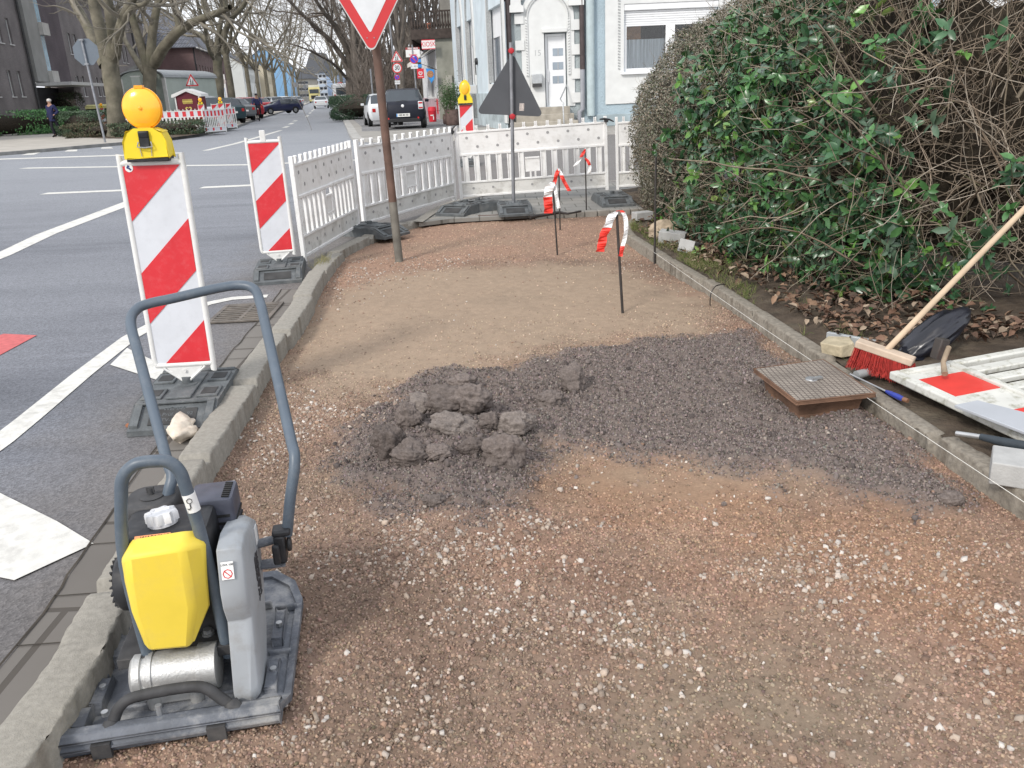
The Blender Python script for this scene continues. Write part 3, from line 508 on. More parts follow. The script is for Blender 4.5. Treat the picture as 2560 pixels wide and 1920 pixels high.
# yellow front cover
F0=[(-.088,.13,.482),(-.03,.085,.505),(.092,.083,.506),(.142,.125,.478),(.125,.14,.29),(.098,.135,.225),(.052,.115,.178),(-.055,.115,.19),(-.075,.13,.25)]
b=MB(); 
fr=[(-.048,.083,.480),(.082,.080,.486),(.080,.088,.40),(.074,.1,.3),(.046,.112,.176),(-.056,.112,.182),(-.066,.1,.3),(-.058,.09,.4)]
lt=[(-.076,.125,.452),(-.082,.13,.39),(-.082,.135,.3),(-.070,.135,.2)]; rt_=[(.124,.125,.468),(.122,.13,.39),(.112,.14,.28),(.054,.135,.182)]
vs=fr+lt+rt_+[(-.076,.2,.45),(.124,.2,.46),(-.066,.19,.2),(.054,.19,.19),(-.048,.15,.488),(.082,.15,.494)]
b.add(vs,[(0,1,2,7),(7,2,3,6),(6,3,4,5),(8,0,7,9),(9,7,6,10),(10,6,5,11),(1,12,13,2),(2,13,14,3),(3,14,15,4),(0,8,16,20),(0,20,21,1),(1,21,17,12),(5,4,15,11),(8,9,18,16),(9,10,11,18),(12,17,19,13),(13,19,15,14),(11,15,19,18)])
b.build('yellow_cover',m_yel,pc_,bevel=.012)
# lifting cage
b=MB(); cg=[(-.075,.17,.10),(-.078,.155,.42),(-.050,.15,.61)]+[(-.036,.15,.658),(-.012,.15,.682),(.010,.15,.69),(.052,.15,.689),(.074,.15,.682),(.092,.15,.658),(.100,.15,.612)]+[(.116,.155,.42),(.122,.17,.1)]
b.tube(smooth_pts(cg,4),.0158,12); cage=b.build('lifting_frame',m_tube,pc_,smooth=60)
lb=MB().tube([(.1025,.15,.596),(.109,.15,.548)],.0164,14).build('hook_label',m_wh,cage,smooth=60)
MB().tube([(.106+.007*math.sin(t),.1325,.582+.007*math.cos(t)) for t in [0,1,2,3,4,5,6.2]],.001,4).tube([(.106,.1325,.575),(.107,.1325,.564),(.102,.1325,.558),(.099,.1325,.562)],.0012,4).build('hook_symbol',m_ink,lb)
# belt guard
gp=[(y,z-.032) for y,z in [(.34,.455),(.20,.482),(.125,.475),(.088,.37),(.088,.325),(.108,.275),(.035,.11),(.04,.07),(.09,.045),(.18,.05),(.28,.12),(.36,.25),(.40,.35),(.395,.42)]]
def ginset(s): 
    c=(.24,.26); return [(c[0]+(y-c[0])*s,c[1]+(z-c[1])*(s+.01)) for y,z in gp]
b=MB(); n=len(gp); vs=[(x,y,z) for x,P in((.148,gp),(.19,gp),(.208,ginset(.93)),(.212,ginset(.86))) for y,z in P]
b.add(vs,[(i*n+k,(i+1)*n+k,(i+1)*n+(k+1)%n,i*n+(k+1)%n) for i in range(3) for k in range(n)]+[tuple(range(n)),tuple(range(4*n-1,3*n-1,-1))]); b.m[-1]=0
gd=b.build('belt_guard',m_guard,pc_,bevel=.003)
for w_,z in(('WACKER',.335),('NEUSON',.312)):
    pass
tx=text('WACKER\nNEUSON',.030,mat('grey_lettering',(.05,.05,.055),.6,var=.1),gd,(.2135,.268,.275),(R(90),0,R(90)),ext=.0008,bold=.0015); tx.rotation_euler=(Matrix.Rotation(R(90),3,'Z')@Matrix.Rotation(R(90),3,'X')@Matrix.Rotation(R(82),3,'Z')).to_euler()
lab=MB().box((0,0,0),(.03,.002,.045)).build('warning_sticker',m_wh,gd,loc=(.172,.102,.395)); lab.rotation_euler=(R(-17),0,0)
rg_=MB(); rg_.tube([(.011*math.cos(a/8*6.283),-.0015,-.008+.011*math.sin(a/8*6.283)) for a in range(9)],.0012,4).tube([(-.008,-.0015,0),(.008,-.0015,-.016)],.0012,4).build('warning_symbol',m_red,lab)
text('LWA 108',.0075,m_ink,lab,(0,-.0015,.015),ext=.0003)
MB().box((.2135,.33,.365),(.002,.03,.05)).build('red_white_label',m_wh,gd)
# handle
b=MB(); ht=[(.292,.36,.35),(.31,.37,.46),(.332,.385,.535),(.335,.41,.56)]
hl=smooth_pts([(.292,.35,.34),(.315,.36,.45),(.338,.385,.55),(.325,.46,.605),(.262,.78,.84),(.245,.86,.895),(.228,.905,.928),(.19,.925,.94),(.12,.925,.938),(-.02,.905,.92),(-.09,.895,.912),(-.128,.878,.9),(-.142,.84,.868),(-.11,.74,.79),(-.015,.46,.575),(.005,.41,.535),(-.005,.39,.50),(-.03,.38,.43),(-.03,.38,.38)],4)
b.tube(hl,.0155,12); b.build('push_handle',m_tube,pc_,smooth=60)
b=MB(); b.tube([(.19,.34,.325),(.262,.35,.332)],.013,10); b.box((.235,.34,.262),(.09,.045,.006)); b.build('handle_bracket',m_cast,pc_,smooth=40)
b=MB(); b.box((.272,.345,.31),(.03,.05,.085)); b.box((.262,.31,.305),(.02,.018,.06)); b.box((.28,.345,.36),(.05,.05,.018)); b.cyl((.29,.345,.315),(.302,.345,.315),.022,14); b.build('handle_clamp',m_blk,pc_,bevel=.006)
b=MB(); b.cyl((.147,.225,.10),(.135,.225,.10),.055,20); b.build('clutch_housing',m_blk2,pc_,smooth=40)
# ================================================================ TRAFFIC BEACONS
m_frame=mat('white_beacon_plastic',(.72,.72,.70),.5,var=.06,scale=6,dirt=.45,dcol=(.42,.41,.38),dscale=12)
m_bred=mat('reflective_red',(.62,.028,.038),.38,var=.06,scale=8,dirt=.15,dcol=(.7,.3,.3),dscale=30,spec=.5)
m_bwhite=mat('reflective_white',(.62,.64,.68),.4,var=.05,scale=7,dirt=.2,dcol=(.4,.4,.42),dscale=22,spec=.5)
m_rub=mat('recycled_rubber',(.115,.125,.13),.85,var=.25,scale=12,bump=.5,bscale=70,dirt=.6,dcol=(.21,.2,.185),dscale=6)
m_rubd=mat('rubber_recess',(.05,.05,.05),.9,var=.3,scale=12)
m_lampy=mat('lamp_yellow',(.82,.62,.03),.45,var=.05,scale=8,dirt=.2,dcol=(.5,.4,.1))
m_amber=mat('amber_lens',(.95,.46,.03),.2,var=.12,scale=9,spec=.6,coat=.3,emit=(1,.42,.02,.10))
m_amber2=mat('amber_lens_ring',(.92,.38,.015),.25,var=.1,scale=9,coat=.4)
def foot_mesh(b,L=.82,Wd=.40,h=.115):
    # trapezoid rubber block with sloping ends and a raised centre carrying the socket
    b.prism([(-L/2,.0),(-L/2,.022),(-L/2+.2,h*.86),(-.17,h*.92),(.17,h*.92),(L/2-.2,h*.86),(L/2,.022),(L/2,0)],-Wd/2,Wd/2,'x') 
def base_foot(name,parent=None,words=True):
    e=parent
    b=MB(); L,Wd,h=.80,.40,.10
    P=[(-L/2,.0),(-L/2,.025),(-.24,h),(.24,h),(L/2,.025),(L/2,0)]
    b.prism(P,-Wd/2,Wd/2,'x'); o=b.build(name,m_rub,e,bevel=.010)
    r=MB()
    for s in(-1,1):
        def sl(y,x0,x1,w=.006): 
            z=.025+(.075)*(.40-abs(y))/.16
            return z
        # raised rim bars on the sloping end
        for xx in(-.17,.17): r.prism([(s*.385,.030),(s*.245,.096),(s*.245,.112),(s*.385,.046)] if s>0 else [(-.245,.096),(-.385,.030),(-.385,.046),(-.245,.112)],xx-.018,xx+.018,'x')
        r.bx(-.19,.19,min(s*.23,s*.26),max(s*.23,s*.26),.098,.110)
        for xx in(-.135,.135): r.box((xx,s*.12,.104),(.1,.14,.012))
    r.bx(-.06,.06,-.2,.2,.1,.112)
    r.each('raised_rib',m_rub,o,bevel=.004)
    q=MB()
    for xx in(-.135,.135):
        for s in(-1,1): q.box((xx,s*.12,.111),(.07,.09,.003))
    q.box((0,-.33,.0622),(.22,.1,.002),rx=math.atan2(.075,.16))
    q.each('recess',m_rubd,o)
    if words:
        for t,yy in((('WEMAS',-.285)),('TL-Prüf. Nr. 92',-.318),('ZTV-SA K1',-.351)):
            z=.025+.075*(.40+yy)/.16+.004; tt=text(t,.030,m_rub,o,(0,yy,z),(math.atan2(.075,.16),0,0),ext=.002)
    return o
def stripes(b,x0,x1,z0,z1,y,period,sl,ph,thick=.003):
    # red bands rising to the right, clipped to the board; each band a thin plate
    import itertools
    def clip(P,f):
        o=[]
        for i in range(len(P)):
            a,c=P[i],P[(i+1)%len(P)]; fa,fc=f(a),f(c)
            if fa>=0: o.append(a)
            if (fa>=0)!=(fc>=0): t=fa/(fa-fc); o.append((a[0]+(c[0]-a[0])*t,a[1]+(c[1]-a[1])*t))
        return o
    k=-8
    while k<12:
        lo=z0+ph+k*period; hi=lo+period/2; P=[(x0,z0),(x1,z0),(x1,z1),(x0,z1)]
        P=clip(P,lambda p:p[1]-sl*(p[0]-x0)-lo); 
        if P: P=clip(P,lambda p:hi-(p[1]-sl*(p[0]-x0)))
        if len(P)>=3: b.prism(P,y,y-thick,'y')
        k+=1
def lamp(parent,z,s=1.,facing=0,name='warning_lamp'):
    e=bpy.data.objects.new(name,None); COL.objects.link(e); e.parent=parent; e.location=(0,0,z); e.rotation_euler[2]=facing; e.scale=(s,s,s)
    b=MB(); b.prism([(-.105,0),(.105,0),(.103,.075),(.085,.118),(.045,.128),(-.045,.128),(-.085,.118),(-.107,.075)],-.05,.05,'y'); b.build('housing',m_lampy,e,bevel=.008)
    MB().box((0,0,-.009),(.204,.1,.022)).build('lamp_base',m_blk,e,bevel=.003)
    b=MB(); b.box((0,-.056,.085),(.05,.016,.075)); b.box((0,-.062,.105),(.046,.014,.028),rx=R(12)); b.build('clasp',m_blk,e,bevel=.004)
    b=MB(); b.tube([(-.03,-.058,.072),(-.036,-.066,.05),(0,-.07,.046),(.036,-.066,.05),(.03,-.058,.072)],.0035,6).tube([(-.028,-.055,.048),(-.024,-.055,.005)],.002,5).tube([(.028,-.055,.048),(.024,-.055,.005)],.002,5); b.build('wire_bail',m_steel,e)
    b=MB(); cz=.225; b.lathe([(.01,-.036),(.045,-.034),(.075,-.026),(.09,-.014),(.09,.014),(.075,.026),(.045,.034),(.01,.036)],40,(0,0,cz),(0,1,0)); ln=b.build('lens',m_amber,e,smooth=50)
    b=MB(); b.tube([(.0915*math.cos(a*math.pi/20),0,cz+.0915*math.sin(a*math.pi/20)) for a in range(41)],.006,6,cap=False); b.box((0,0,cz+.096),(.04,.035,.014)); b.box((0,0,cz-.096),(.06,.05,.02)); b.lathe([(.009,-.040),(.006,-.042),(.001,-.042)],12,(0,0,cz),(0,1,0)); b.build('lens_ring',m_amber2,ln,smooth=45)
    return e
def beacon(name,label,loc,rz,foot_dz=0,lamp_on=None,foot=True,lean=0,words=True,group=None,w=.285,sticker=False,detail=True):
    t=thing(name,label,'traffic beacon',loc,rz,group); h=.965; z0=.215
    fr=MB(); a=w/2
    P=smooth_pts([(-a,0,z0+.03),(-a,0,z0+h-.03),(-a+.006,0,z0+h-.006),(-a+.03,0,z0+h),(a-.03,0,z0+h),(a-.006,0,z0+h-.006),(a,0,z0+h-.03),(a,0,z0+.03),(a-.006,0,z0+.006),(a-.03,0,z0),(-a+.03,0,z0),(-a+.006,0,z0+.006),(-a,0,z0+.03)],2)
    fr.tube(P,.015 if detail else .014,8,cap=False); f=fr.build('frame',m_frame,t,smooth=50)
    MB().box((0,.004,z0+h/2),(w-.018,.022,h-.018)).build('board',m_bwhite,t)
    b=MB(); stripes(b,-a+.012,a-.012,z0+.012,z0+h-.012,-.0072,.49,.95,h-.024-.247); b.each('red_stripe',m_bred,t)
    if foot:
        b=MB(); b.prism([(-a+.05,z0-.008),(a-.05,z0-.008),(.02,.13),(.02,.10),(-.02,.10),(-.02,.13)],-.01,.01,'y'); b.tube([(-a+.04,-.012,z0-.012),(-.018,-.012,.135)],.006,6); b.tube([(a-.04,-.012,z0-.012),(.018,-.012,.135)],.006,6); b.cyl((0,-.02,z0-.03),(0,.02,z0-.03),.008,8); b.build('lower_bracket',m_frame,t,smooth=40)
        b=MB(); b.lathe([(.052,.108),(.05,.116),(.028,.12),(.026,.15),(.02,.152)],18); b.build('socket',m_rub,t,smooth=40)
        ft=base_foot('base_plate',t,words)
    if sticker:
        b=MB(); b.cyl((-.102,-.0105,z0+.945),(-.102,-.0122,z0+.945),.018,24); st=b.build('round_sticker',m_wh,t); MB().box((-.106,-.0127,z0+.95),(.01,.001,.016),ry=R(30)).box((-.098,-.0127,z0+.94),(.008,.001,.012),ry=R(-40)).build('sticker_print',mat('navy_ink',(.03,.05,.16),.6,var=0),st)
        text('WEMAS',.011,m_bwhite,t,(-.01,-.0112,z0+.972),ext=.0004)
    if lamp_on: lamp(t,z0+h+.026,lamp_on)
    return t
bk=beacon('traffic_beacon','large red and white striped beacon with a round amber lamp, nearest the camera on the left road edge','',(0)) if 0 else None
p=G(465,966,RZ+.10)
bk=beacon('traffic_beacon','largest striped beacon with a big amber lamp on top, nearest on the left road edge',(p[0]+.01,p[1],RZ),R(6),lamp_on=.93,sticker=True)
bk.rotation_euler[1]=R(.9); bk.scale=(.98,.98,1.018)
p=G(700,664,RZ+.08)
b2=beacon('traffic_beacon','striped beacon without a lamp at the near end of the white barriers',(p[0],p[1],RZ),R(10),words=False,w=.27); b2.scale[2]=.95
MB().box((0,0,1.225),(.045,.03,.10)).build('top_stub',m_frame,b2,bevel=.004)
# third one behind the barrier corner, near the house
p=W(1168,330,17.5)
b3=beacon('traffic_beacon','striped beacon with an amber lamp standing behind the corner of the white barriers',(p[0],p[1],RZ),R(0),words=False,w=.27)
zt=1.18
# its lamp: open teardrop yellow housing round an amber lens
e=bpy.data.objects.new('warning_lamp',None); COL.objects.link(e); e.parent=b3; e.location=(0,0,zt)
b=MB(); b.prism([(-.14,0),(.14,0),(.14,.10),(.105,.17),(.085,.2),(-.085,.2),(-.105,.17),(-.14,.11)],-.045,.045,'y'); b.prism([(.11*math.cos(R(a))*1.0,.30+.155*math.sin(R(a))) for a in range(0,360,18)],-.04,.04,'y'); b.build('housing',m_lampy,e,bevel=.008)
b=MB(); b.ball((0,-.045,.30),(.078,.03,.118),20); b.build('lens',m_amber,e,smooth=60)
MB().box((0,-.055,.13),(.045,.02,.09)).build('clasp',m_blk,e,bevel=.004); MB().box((0,0,.01),(.285,.095,.03)).build('lamp_base',m_blk,e)
# ================================================================ WHITE SITE BARRIERS
m_bar=mat('barrier_white',(.80,.80,.79),.6,var=.05,scale=5,dirt=.5,dcol=(.48,.46,.42),dscale=7,detail=8)
m_bar2=mat('barrier_lower',(.66,.655,.63),.65,var=.08,scale=5,dirt=.8,dcol=(.27,.255,.22),dscale=6)
m_dimple=mat('barrier_dimple',(.33,.33,.33),.7,var=.1,scale=20)
def barrier(label,loc,rz,group='white plastic site barriers around the dig'):
    t=thing('site_barrier',label,'barrier',loc,rz,group); Wd=2.06
    b=MB()
    b.bx(0,.045,-.02,.02,0,1.03); b.bx(Wd-.045,Wd,-.02,.02,0,1.03); b.bx(.045,Wd-.045,-.018,.018,.93,.958); b.bx(.045,Wd-.045,-.02,.02,.618,.65); b.bx(.045,Wd-.045,-.02,.02,.235,.262); b.bx(.045,Wd-.045,-.02,.02,.04,.07)
    PB=b
    b=MB(); b.bx(.045,Wd-.045,-.008,.008,.65,.93); b.c=1; rr=random.Random(3)
    for i in range(14):
        x=.16+i*.137; z=.865 if i%2==0 else .74
        b.cyl((x,-.0095,z),(x,-.0115,z),.019,14)
    b.build('top_board',[m_bar,m_dimple],t)
    b=PB
    for i in range(12):
        x=.14+i*.16; b.bx(x-.028,x+.028,-.014,.014,.958,.968); b.bx(x-.019,x-.006,-.014,.014,.968,1.03); b.bx(x+.006,x+.019,-.014,.014,.968,1.03); b.bx(x-.006,x+.006,-.006,.006,.968,1.024)
    b.build('frame',m_bar,t,bevel=.004)
    b=MB(); n=13
    for i in range(n):
        x=.045+.075+i*(Wd-.24)/(n-1)
        if i in(6,): continue
        for d in(-.030,.030): b.bx(x+d-.009,x+d+.009,-.016,.016,.262,.618)
        b.bx(x-.021,x+.021,-.006,.006,.262,.618)
    xm=Wd/2; b.bx(xm-.1,xm+.1,-.014,.014,.52,.545); b.bx(xm-.1,xm+.1,-.014,.014,.34,.36); b.bx(xm-.1,xm+.1,-.005,.005,.36,.52); b.bx(xm-.045,xm-.02,-.014,.014,.262,.34); b.bx(xm+.02,xm+.045,-.014,.014,.262,.34)
    b.build('slats',m_bar,t,bevel=.003)
    b=MB(); b.bx(.045,Wd-.045,-.008,.008,.07,.235); b.c=1
    for i in range(7): b.cyl((.2+i*.27,-.0095,.16),(.2+i*.27,-.0115,.16),.017,12)
    b.build('lower_board',[m_bar2,m_dimple],t)
    return t
def bplace(u0,v0,u1,v1,z=.14):
    a=G(u0,v0,z); c=G(u1,v1,z); return a,c,math.atan2(c[1]-a[1],c[0]-a[0]),math.hypot(c[0]-a[0],c[1]-a[1])
a,c,rz,L_=bplace(758,640,897,568,.11)
br1=barrier('dirty grey-white site barrier seen steeply from the side, behind the second striped beacon',(a[0],a[1],.055),rz); br1.scale=(L_/2.06,1,.92); br1.rotation_euler[1]=R(-1.2)
a,c,rz,L_=bplace(908,562,1139,497,.11)
br2=dup(br1,(a[0],a[1],.075),rz,'white site barrier behind the rusty give way sign pole'); br2.scale=(L_/2.06,1,.93); br2.rotation_euler[1]=R(-.4)
a,c,rz,L_=bplace(1150,496,1522,480,.11)
br3=dup(br1,(a[0],a[1],.085),rz,'white site barrier facing the camera, behind the dark triangular sign back'); br3.scale=(L_/2.06,1,.93); br3.rotation_euler[1]=R(-1.5)
a,c,rz,L_=bplace(1541,479,1552,478.6,.11)
br4=dup(br1,(a[0],a[1],.13),rz,'rightmost white site barrier, mostly hidden by the grey hedge')
def rubber_foot(label,u,v,rz,z=.07):
    p=G(u,v,z+.05); t=thing('ballast_block',label,'ballast block',(p[0],p[1],z),rz,'rubber feet of the site barriers'); base_foot('rubber_body',t,False); MB().lathe([(.05,.108),(.03,.12),(.03,.15)],14).build('socket',m_rub,t,smooth=40); return t
rubber_foot('black rubber foot between the two barriers left of the rusty pole',925,575,R(55),RZ)
rubber_foot('long black rubber foot at the corner of the barriers',1195,515,R(-62),.066)
rubber_foot('black rubber foot lying in front of the corner foot',1165,519,R(-28),.066)
rubber_foot('grey rubber foot at the hedge end of the barriers, in front of the rightmost gap',1530,497,R(4),.066)
b=MB(); p=G(1118,330,0); 
for u,v,rz_,lb in((1129,326,R(60),'barrier_clip'),(1517,299,R(5),'barrier_clip')):
    P=W(u,v,9.6 if u<1200 else 11.5)
# clips
def clip(label,P,rot):
    o=MB().tube([(-.09,0,-.0),(-.03,0,.012),(.04,0,.01),(.10,0,-.01)],[.010,.014,.012,.007],8).box((0,.0,-.01),(.05,.03,.03)).build('barrier_clip',m_blk,loc=tuple(P),smooth=50); o.rotation_euler=rot; tag(o,label,'clip')
clip('black clip joining the barriers at the left corner',W(1130,330,11.45),(0,R(-62),R(10)))
clip('black clip joining the two barriers beside the hedge',W(1516,300,11.45),(0,R(8),0))
# ================================================================ SIGNS NEAR THE CAMERA
m_rust=mat('rusty_paint_pole',(.125,.075,.058),.75,var=.35,scale=5,bump=.3,bscale=60,dirt=.75,dcol=(.10,.085,.075),dscale=2.2)
m_sred=mat('sign_red',(.55,.03,.035),.4,var=.05,scale=8,spec=.5); m_swh=mat('sign_white',(.66,.68,.70),.45,var=.06,scale=9,dirt=.15,dcol=(.5,.5,.48),dscale=16)
m_sback=mat('sign_back_grey',(.085,.09,.10),.55,var=.08,scale=5); m_galv=mat('galvanised_pole',(.27,.28,.30),.5,metal=.4,var=.2,scale=9,dirt=.3,dcol=(.18,.18,.17))
m_border=mat('sign_edge',(.55,.56,.55),.5,var=.1)
def rtri(w_,r,down=False,n=6):     # rounded equilateral triangle, centred on its centroid, in x,z
    h=w_*math.sqrt(3)/2; V3=[(-w_/2,-h/3),(w_/2,-h/3),(0,2*h/3)]; c=(0,0); P=[]
    for i,(x,z) in enumerate(V3):
        L=math.hypot(x,z); k=1-2*r/L; cx,cz=x*k,z*k; a0=math.atan2(z,x)
        for j in range(n+1): a=a0-R(60)+R(120)*j/n; P.append((cx+r*math.cos(a),cz+r*math.sin(a)))
    return [(-x,-z) for x,z in P] if down else P
def tri_sign(parent,wd,down,y=0,back=False,inner=.66,name='sign_plate'):
    o=MB().prism(rtri(wd,wd*.05,down),y+.004,y-.004,'y').build(name,m_border if not back else m_sback,parent,bevel=.002)
    MB().prism(rtri(wd*.965,wd*.045,down),y-.0045,y-.006,'y').build('red_border',m_sred,o)
    MB().prism(rtri(wd*inner,wd*.012,down),y-.0065,y-.008,'y').build('white_field',m_swh,o); return o
B0=G(998,654,0); T0=W(941,128,7.92); ax=(Vector(T0)-Vector(B0)).normalized()
gw=thing('give_way_sign','upside-down red and white triangle sign on a rusty brown pole standing in the gravel','road sign',(B0[0],B0[1],0))
top=ax*2.6
MB().tube([ax*-.1,top],.038,16).build('pole',m_rust,gw,smooth=60)
MB().tube([ax*-.02,ax*.55],.0384,16).build('pole_foot',mat('weathered_grey_pole',(.16,.15,.13),.8,var=.35,scale=7),gw,smooth=60)
e=bpy.data.objects.new('sign_plate',None)
wd=.9; tipz=(Vector(T0)-Vector((B0[0],B0[1],0))); 
sp=tri_sign(gw,wd,True); h=wd*math.sqrt(3)/2; sp.location=(tipz.x-.003,-.05,tipz.z+2*h/3-wd*.045); sp.rotation_euler=(0,R(1.5),R(2))
for x in(-.03,.03): MB().cyl((x,-.006,-2*h/3+.14),(x,-.011,-2*h/3+.14),.0055,8).build('rivet',m_galv,sp)
st=MB().box((-.02,-.0095,.13),(.2,.001,.15)).build('sticker_residue',mat('sticker_residue',(.52,.53,.53),.8,var=.25,scale=40,dirt=.6,dcol=(.3,.3,.27),dscale=30),sp)
MB().box((-.01,-.0095,-.01),(.07,.001,.08)).build('sticker_residue',mat('sticker_residue2',(.38,.36,.3),.9,var=.3,scale=50),sp)
# triangular warning sign seen from behind, standing in its own rubber foot
Bp=G(1284,508,.17); ts=thing('warning_sign','grey back of a triangular sign on a thin pole in a rubber foot','road sign',(Bp[0],Bp[1],.066))
def rel(P,o): return Vector(P)-Vector(o)
tp=rel(W(1277,106,Bp[1]),(Bp[0],Bp[1],.066)); 
MB().tube([(0,0,.1),tuple(tp)],.021,12).build('pole',m_galv,ts,smooth=60)
a_=rel(W(1278,131,Bp[1]-.0),ts.location); l_=rel(W(1197,284,Bp[1]),ts.location); r_=rel(W(1356,291,Bp[1]),ts.location)
cen=(a_+l_+r_)/3; wd=(r_-l_).length*1.07
sg=MB().prism(rtri(wd,wd*.05),.034,.040,'y').build('sign_plate',m_sback,ts,bevel=.001); sg.location=(cen.x,0,cen.z); sg.rotation_euler[1]=-math.atan2((r_-l_).z,(r_-l_).x)
MB().prism(rtri(wd*.96,wd*.045),.0405,.042,'y').build('sign_face',m_sred,sg)
MB().box((.135,.0335,-.135),(.055,.001,.085)).build('small_sticker',mat('sticker_photo',(.5,.45,.42),.6,var=.4,scale=60),sg)
for zf in(.95,.32):
    q=tp*(zf if zf>.5 else 0); zz=(rel(W(1278,127,Bp[1]),ts.location) if zf>.5 else rel(W(1281,291,Bp[1]),ts.location))
    b=MB(); b.lathe([(.012,-.03),(.032,-.028),(.034,0),(.032,.01),(.015,.014)],8,(zz.x,-.03,zz.z),(0,-1,0)); b.box((zz.x,0,zz.z),(.07,.06,.03)); b.build('red_clamp',mat('clamp_red',(.45,.03,.04),.45,var=.15,scale=20),ts,smooth=30)
base_foot('rubber_block',ts,False).rotation_euler[2]=R(3)
# ================================================================ MARKER RODS WITH TAPE
m_rod=mat('dark_steel_rod',(.055,.05,.048),.6,metal=.3,var=.3,scale=12,dirt=.3,dcol=(.12,.09,.07),dscale=8); m_tr=mat('tape_red',(.75,.05,.035),.5,var=.05,spec=.4); m_tw=mat('tape_white',(.8,.8,.8),.5,var=.04)
def ribbon(parent,P,wd,cuts,ydir=(0,0,0)):      # hanging tape: points down its middle, coloured by lengths
    P=[np.array(p,float) for p in smooth_pts(P,5)]; n=len(P); b=MB(); A=[];B=[]
    for i,p in enumerate(P):
        ww=wd*(.5+.5*min(1,i/4)); a=.5*math.sin(i*.9); A.append(p+np.array([ww/2*math.cos(a),ww/2*math.sin(a),0])); B.append(p-np.array([ww/2*math.cos(a),ww/2*math.sin(a),0]))
    for i in range(n-1):
        t=i/(n-1); b.c=sum(t>=c for c in cuts[1:])%2 if cuts[0]==0 else (1+sum(t>=c for c in cuts[1:]))%2
        b.strip(A[i:i+2],B[i:i+2])
    return b.build('warning_tape',[m_tr,m_tw],parent,solid=.0015)
def rod(label,bu,bv,tu,tv,tapes,r=.008):
    b0=G(bu,bv,0); t0=W(tu,tv,b0[1]); t=thing('marker_rod',label,'marker rod',(b0[0],b0[1],0),0,'steel rods driven into the gravel'); d=Vector((t0[0]-b0[0],0,t0[2]))
    MB().tube([tuple(d*-.1),tuple(d)],r,10).build('steel_bar',m_rod,t,smooth=60)
    for P,wd,cuts in tapes: ribbon(t,[tuple(d+Vector(p)) for p in P],wd,cuts)
    return t
k=1.1573
rod('nearest steel rod with red and white tape knotted on its tip, right of centre',1345*k,677*k,1332*k,460*k,[([(0,-.01,.01),(-.03,-.015,-.01),(-.06,-.02,-.08),(-.09,-.02,-.14),(-.10,-.015,-.20),(-.115,-.02,-.25)],.06,(1,.42)),([(0,0,.01),(.03,-.015,.015),(.055,-.02,-.03),(.06,-.02,-.12),(.04,-.01,-.22),(.025,-.01,-.29)],.03,(0,.25,.78))],.0095)
rod('steel rod with a wide drooping white and red tape, left one of the middle pair',1204*k,550*k,1194*k,393*k,[([(0,-.01,0),(-.03,-.02,-.04),(-.05,-.02,-.13),(-.045,-.02,-.22),(-.05,-.02,-.28)],.085,(1,.5)),([(0,0,0),(.02,-.01,-.06),(.035,-.02,-.16),(.05,-.02,-.24)],.035,(1,))])
rod('steel rod behind the middle pair, with two red tape ends spread like wings',1210*k,497*k,1207*k,364*k,[([(0,-.01,0),(-.02,-.02,-.04),(-.045,-.02,-.12),(-.07,-.02,-.19)],.045,(0,)),([(0,-.01,0),(.025,-.02,-.07),(.06,-.02,-.15),(.11,-.02,-.24)],.045,(1,.3))])
rod('farthest taped steel rod, before the long white barrier',1267*k,466*k,1264*k,322*k,[([(0,-.01,0),(-.03,-.02,-.05),(-.07,-.02,-.12),(-.13,-.02,-.19)],.04,(0,.5)),([(.0,-.01,-.1),(.03,-.02,-.14),(.05,-.02,-.2),(.04,-.02,-.28)],.04,(0,.6))])
r5=rod('taller bare steel rod beside the right kerb, without tape',1414*k,570*k,1417*k,340*k,[],.0095)
P0=G(1634,630,.13); P1=G(2700,1348,.125); d_=P1-P0
tag(MB().tube([tuple(P0+d_*t+np.array([0,0,-.012*math.sin(math.pi*t)])) for t in np.linspace(0,1,14)],.0012,5).build('guide_string',mat('string_white',(.75,.73,.68),.8,var=.05)),'thin white mason line stretched above the right kerb','string')
bw=smooth_pts([(*G(1775,765,.0)[:2],0),(*G(1777,735,.09)[:2],.09),(*G(1790,715,.13)[:2],.13),(*G(1815,710,.12)[:2],.12)],4)
tag(MB().tube([tuple(p) for p in bw],.004,6).build('bent_wire',m_rod),'bent rusty wire hook over the right kerb','wire')
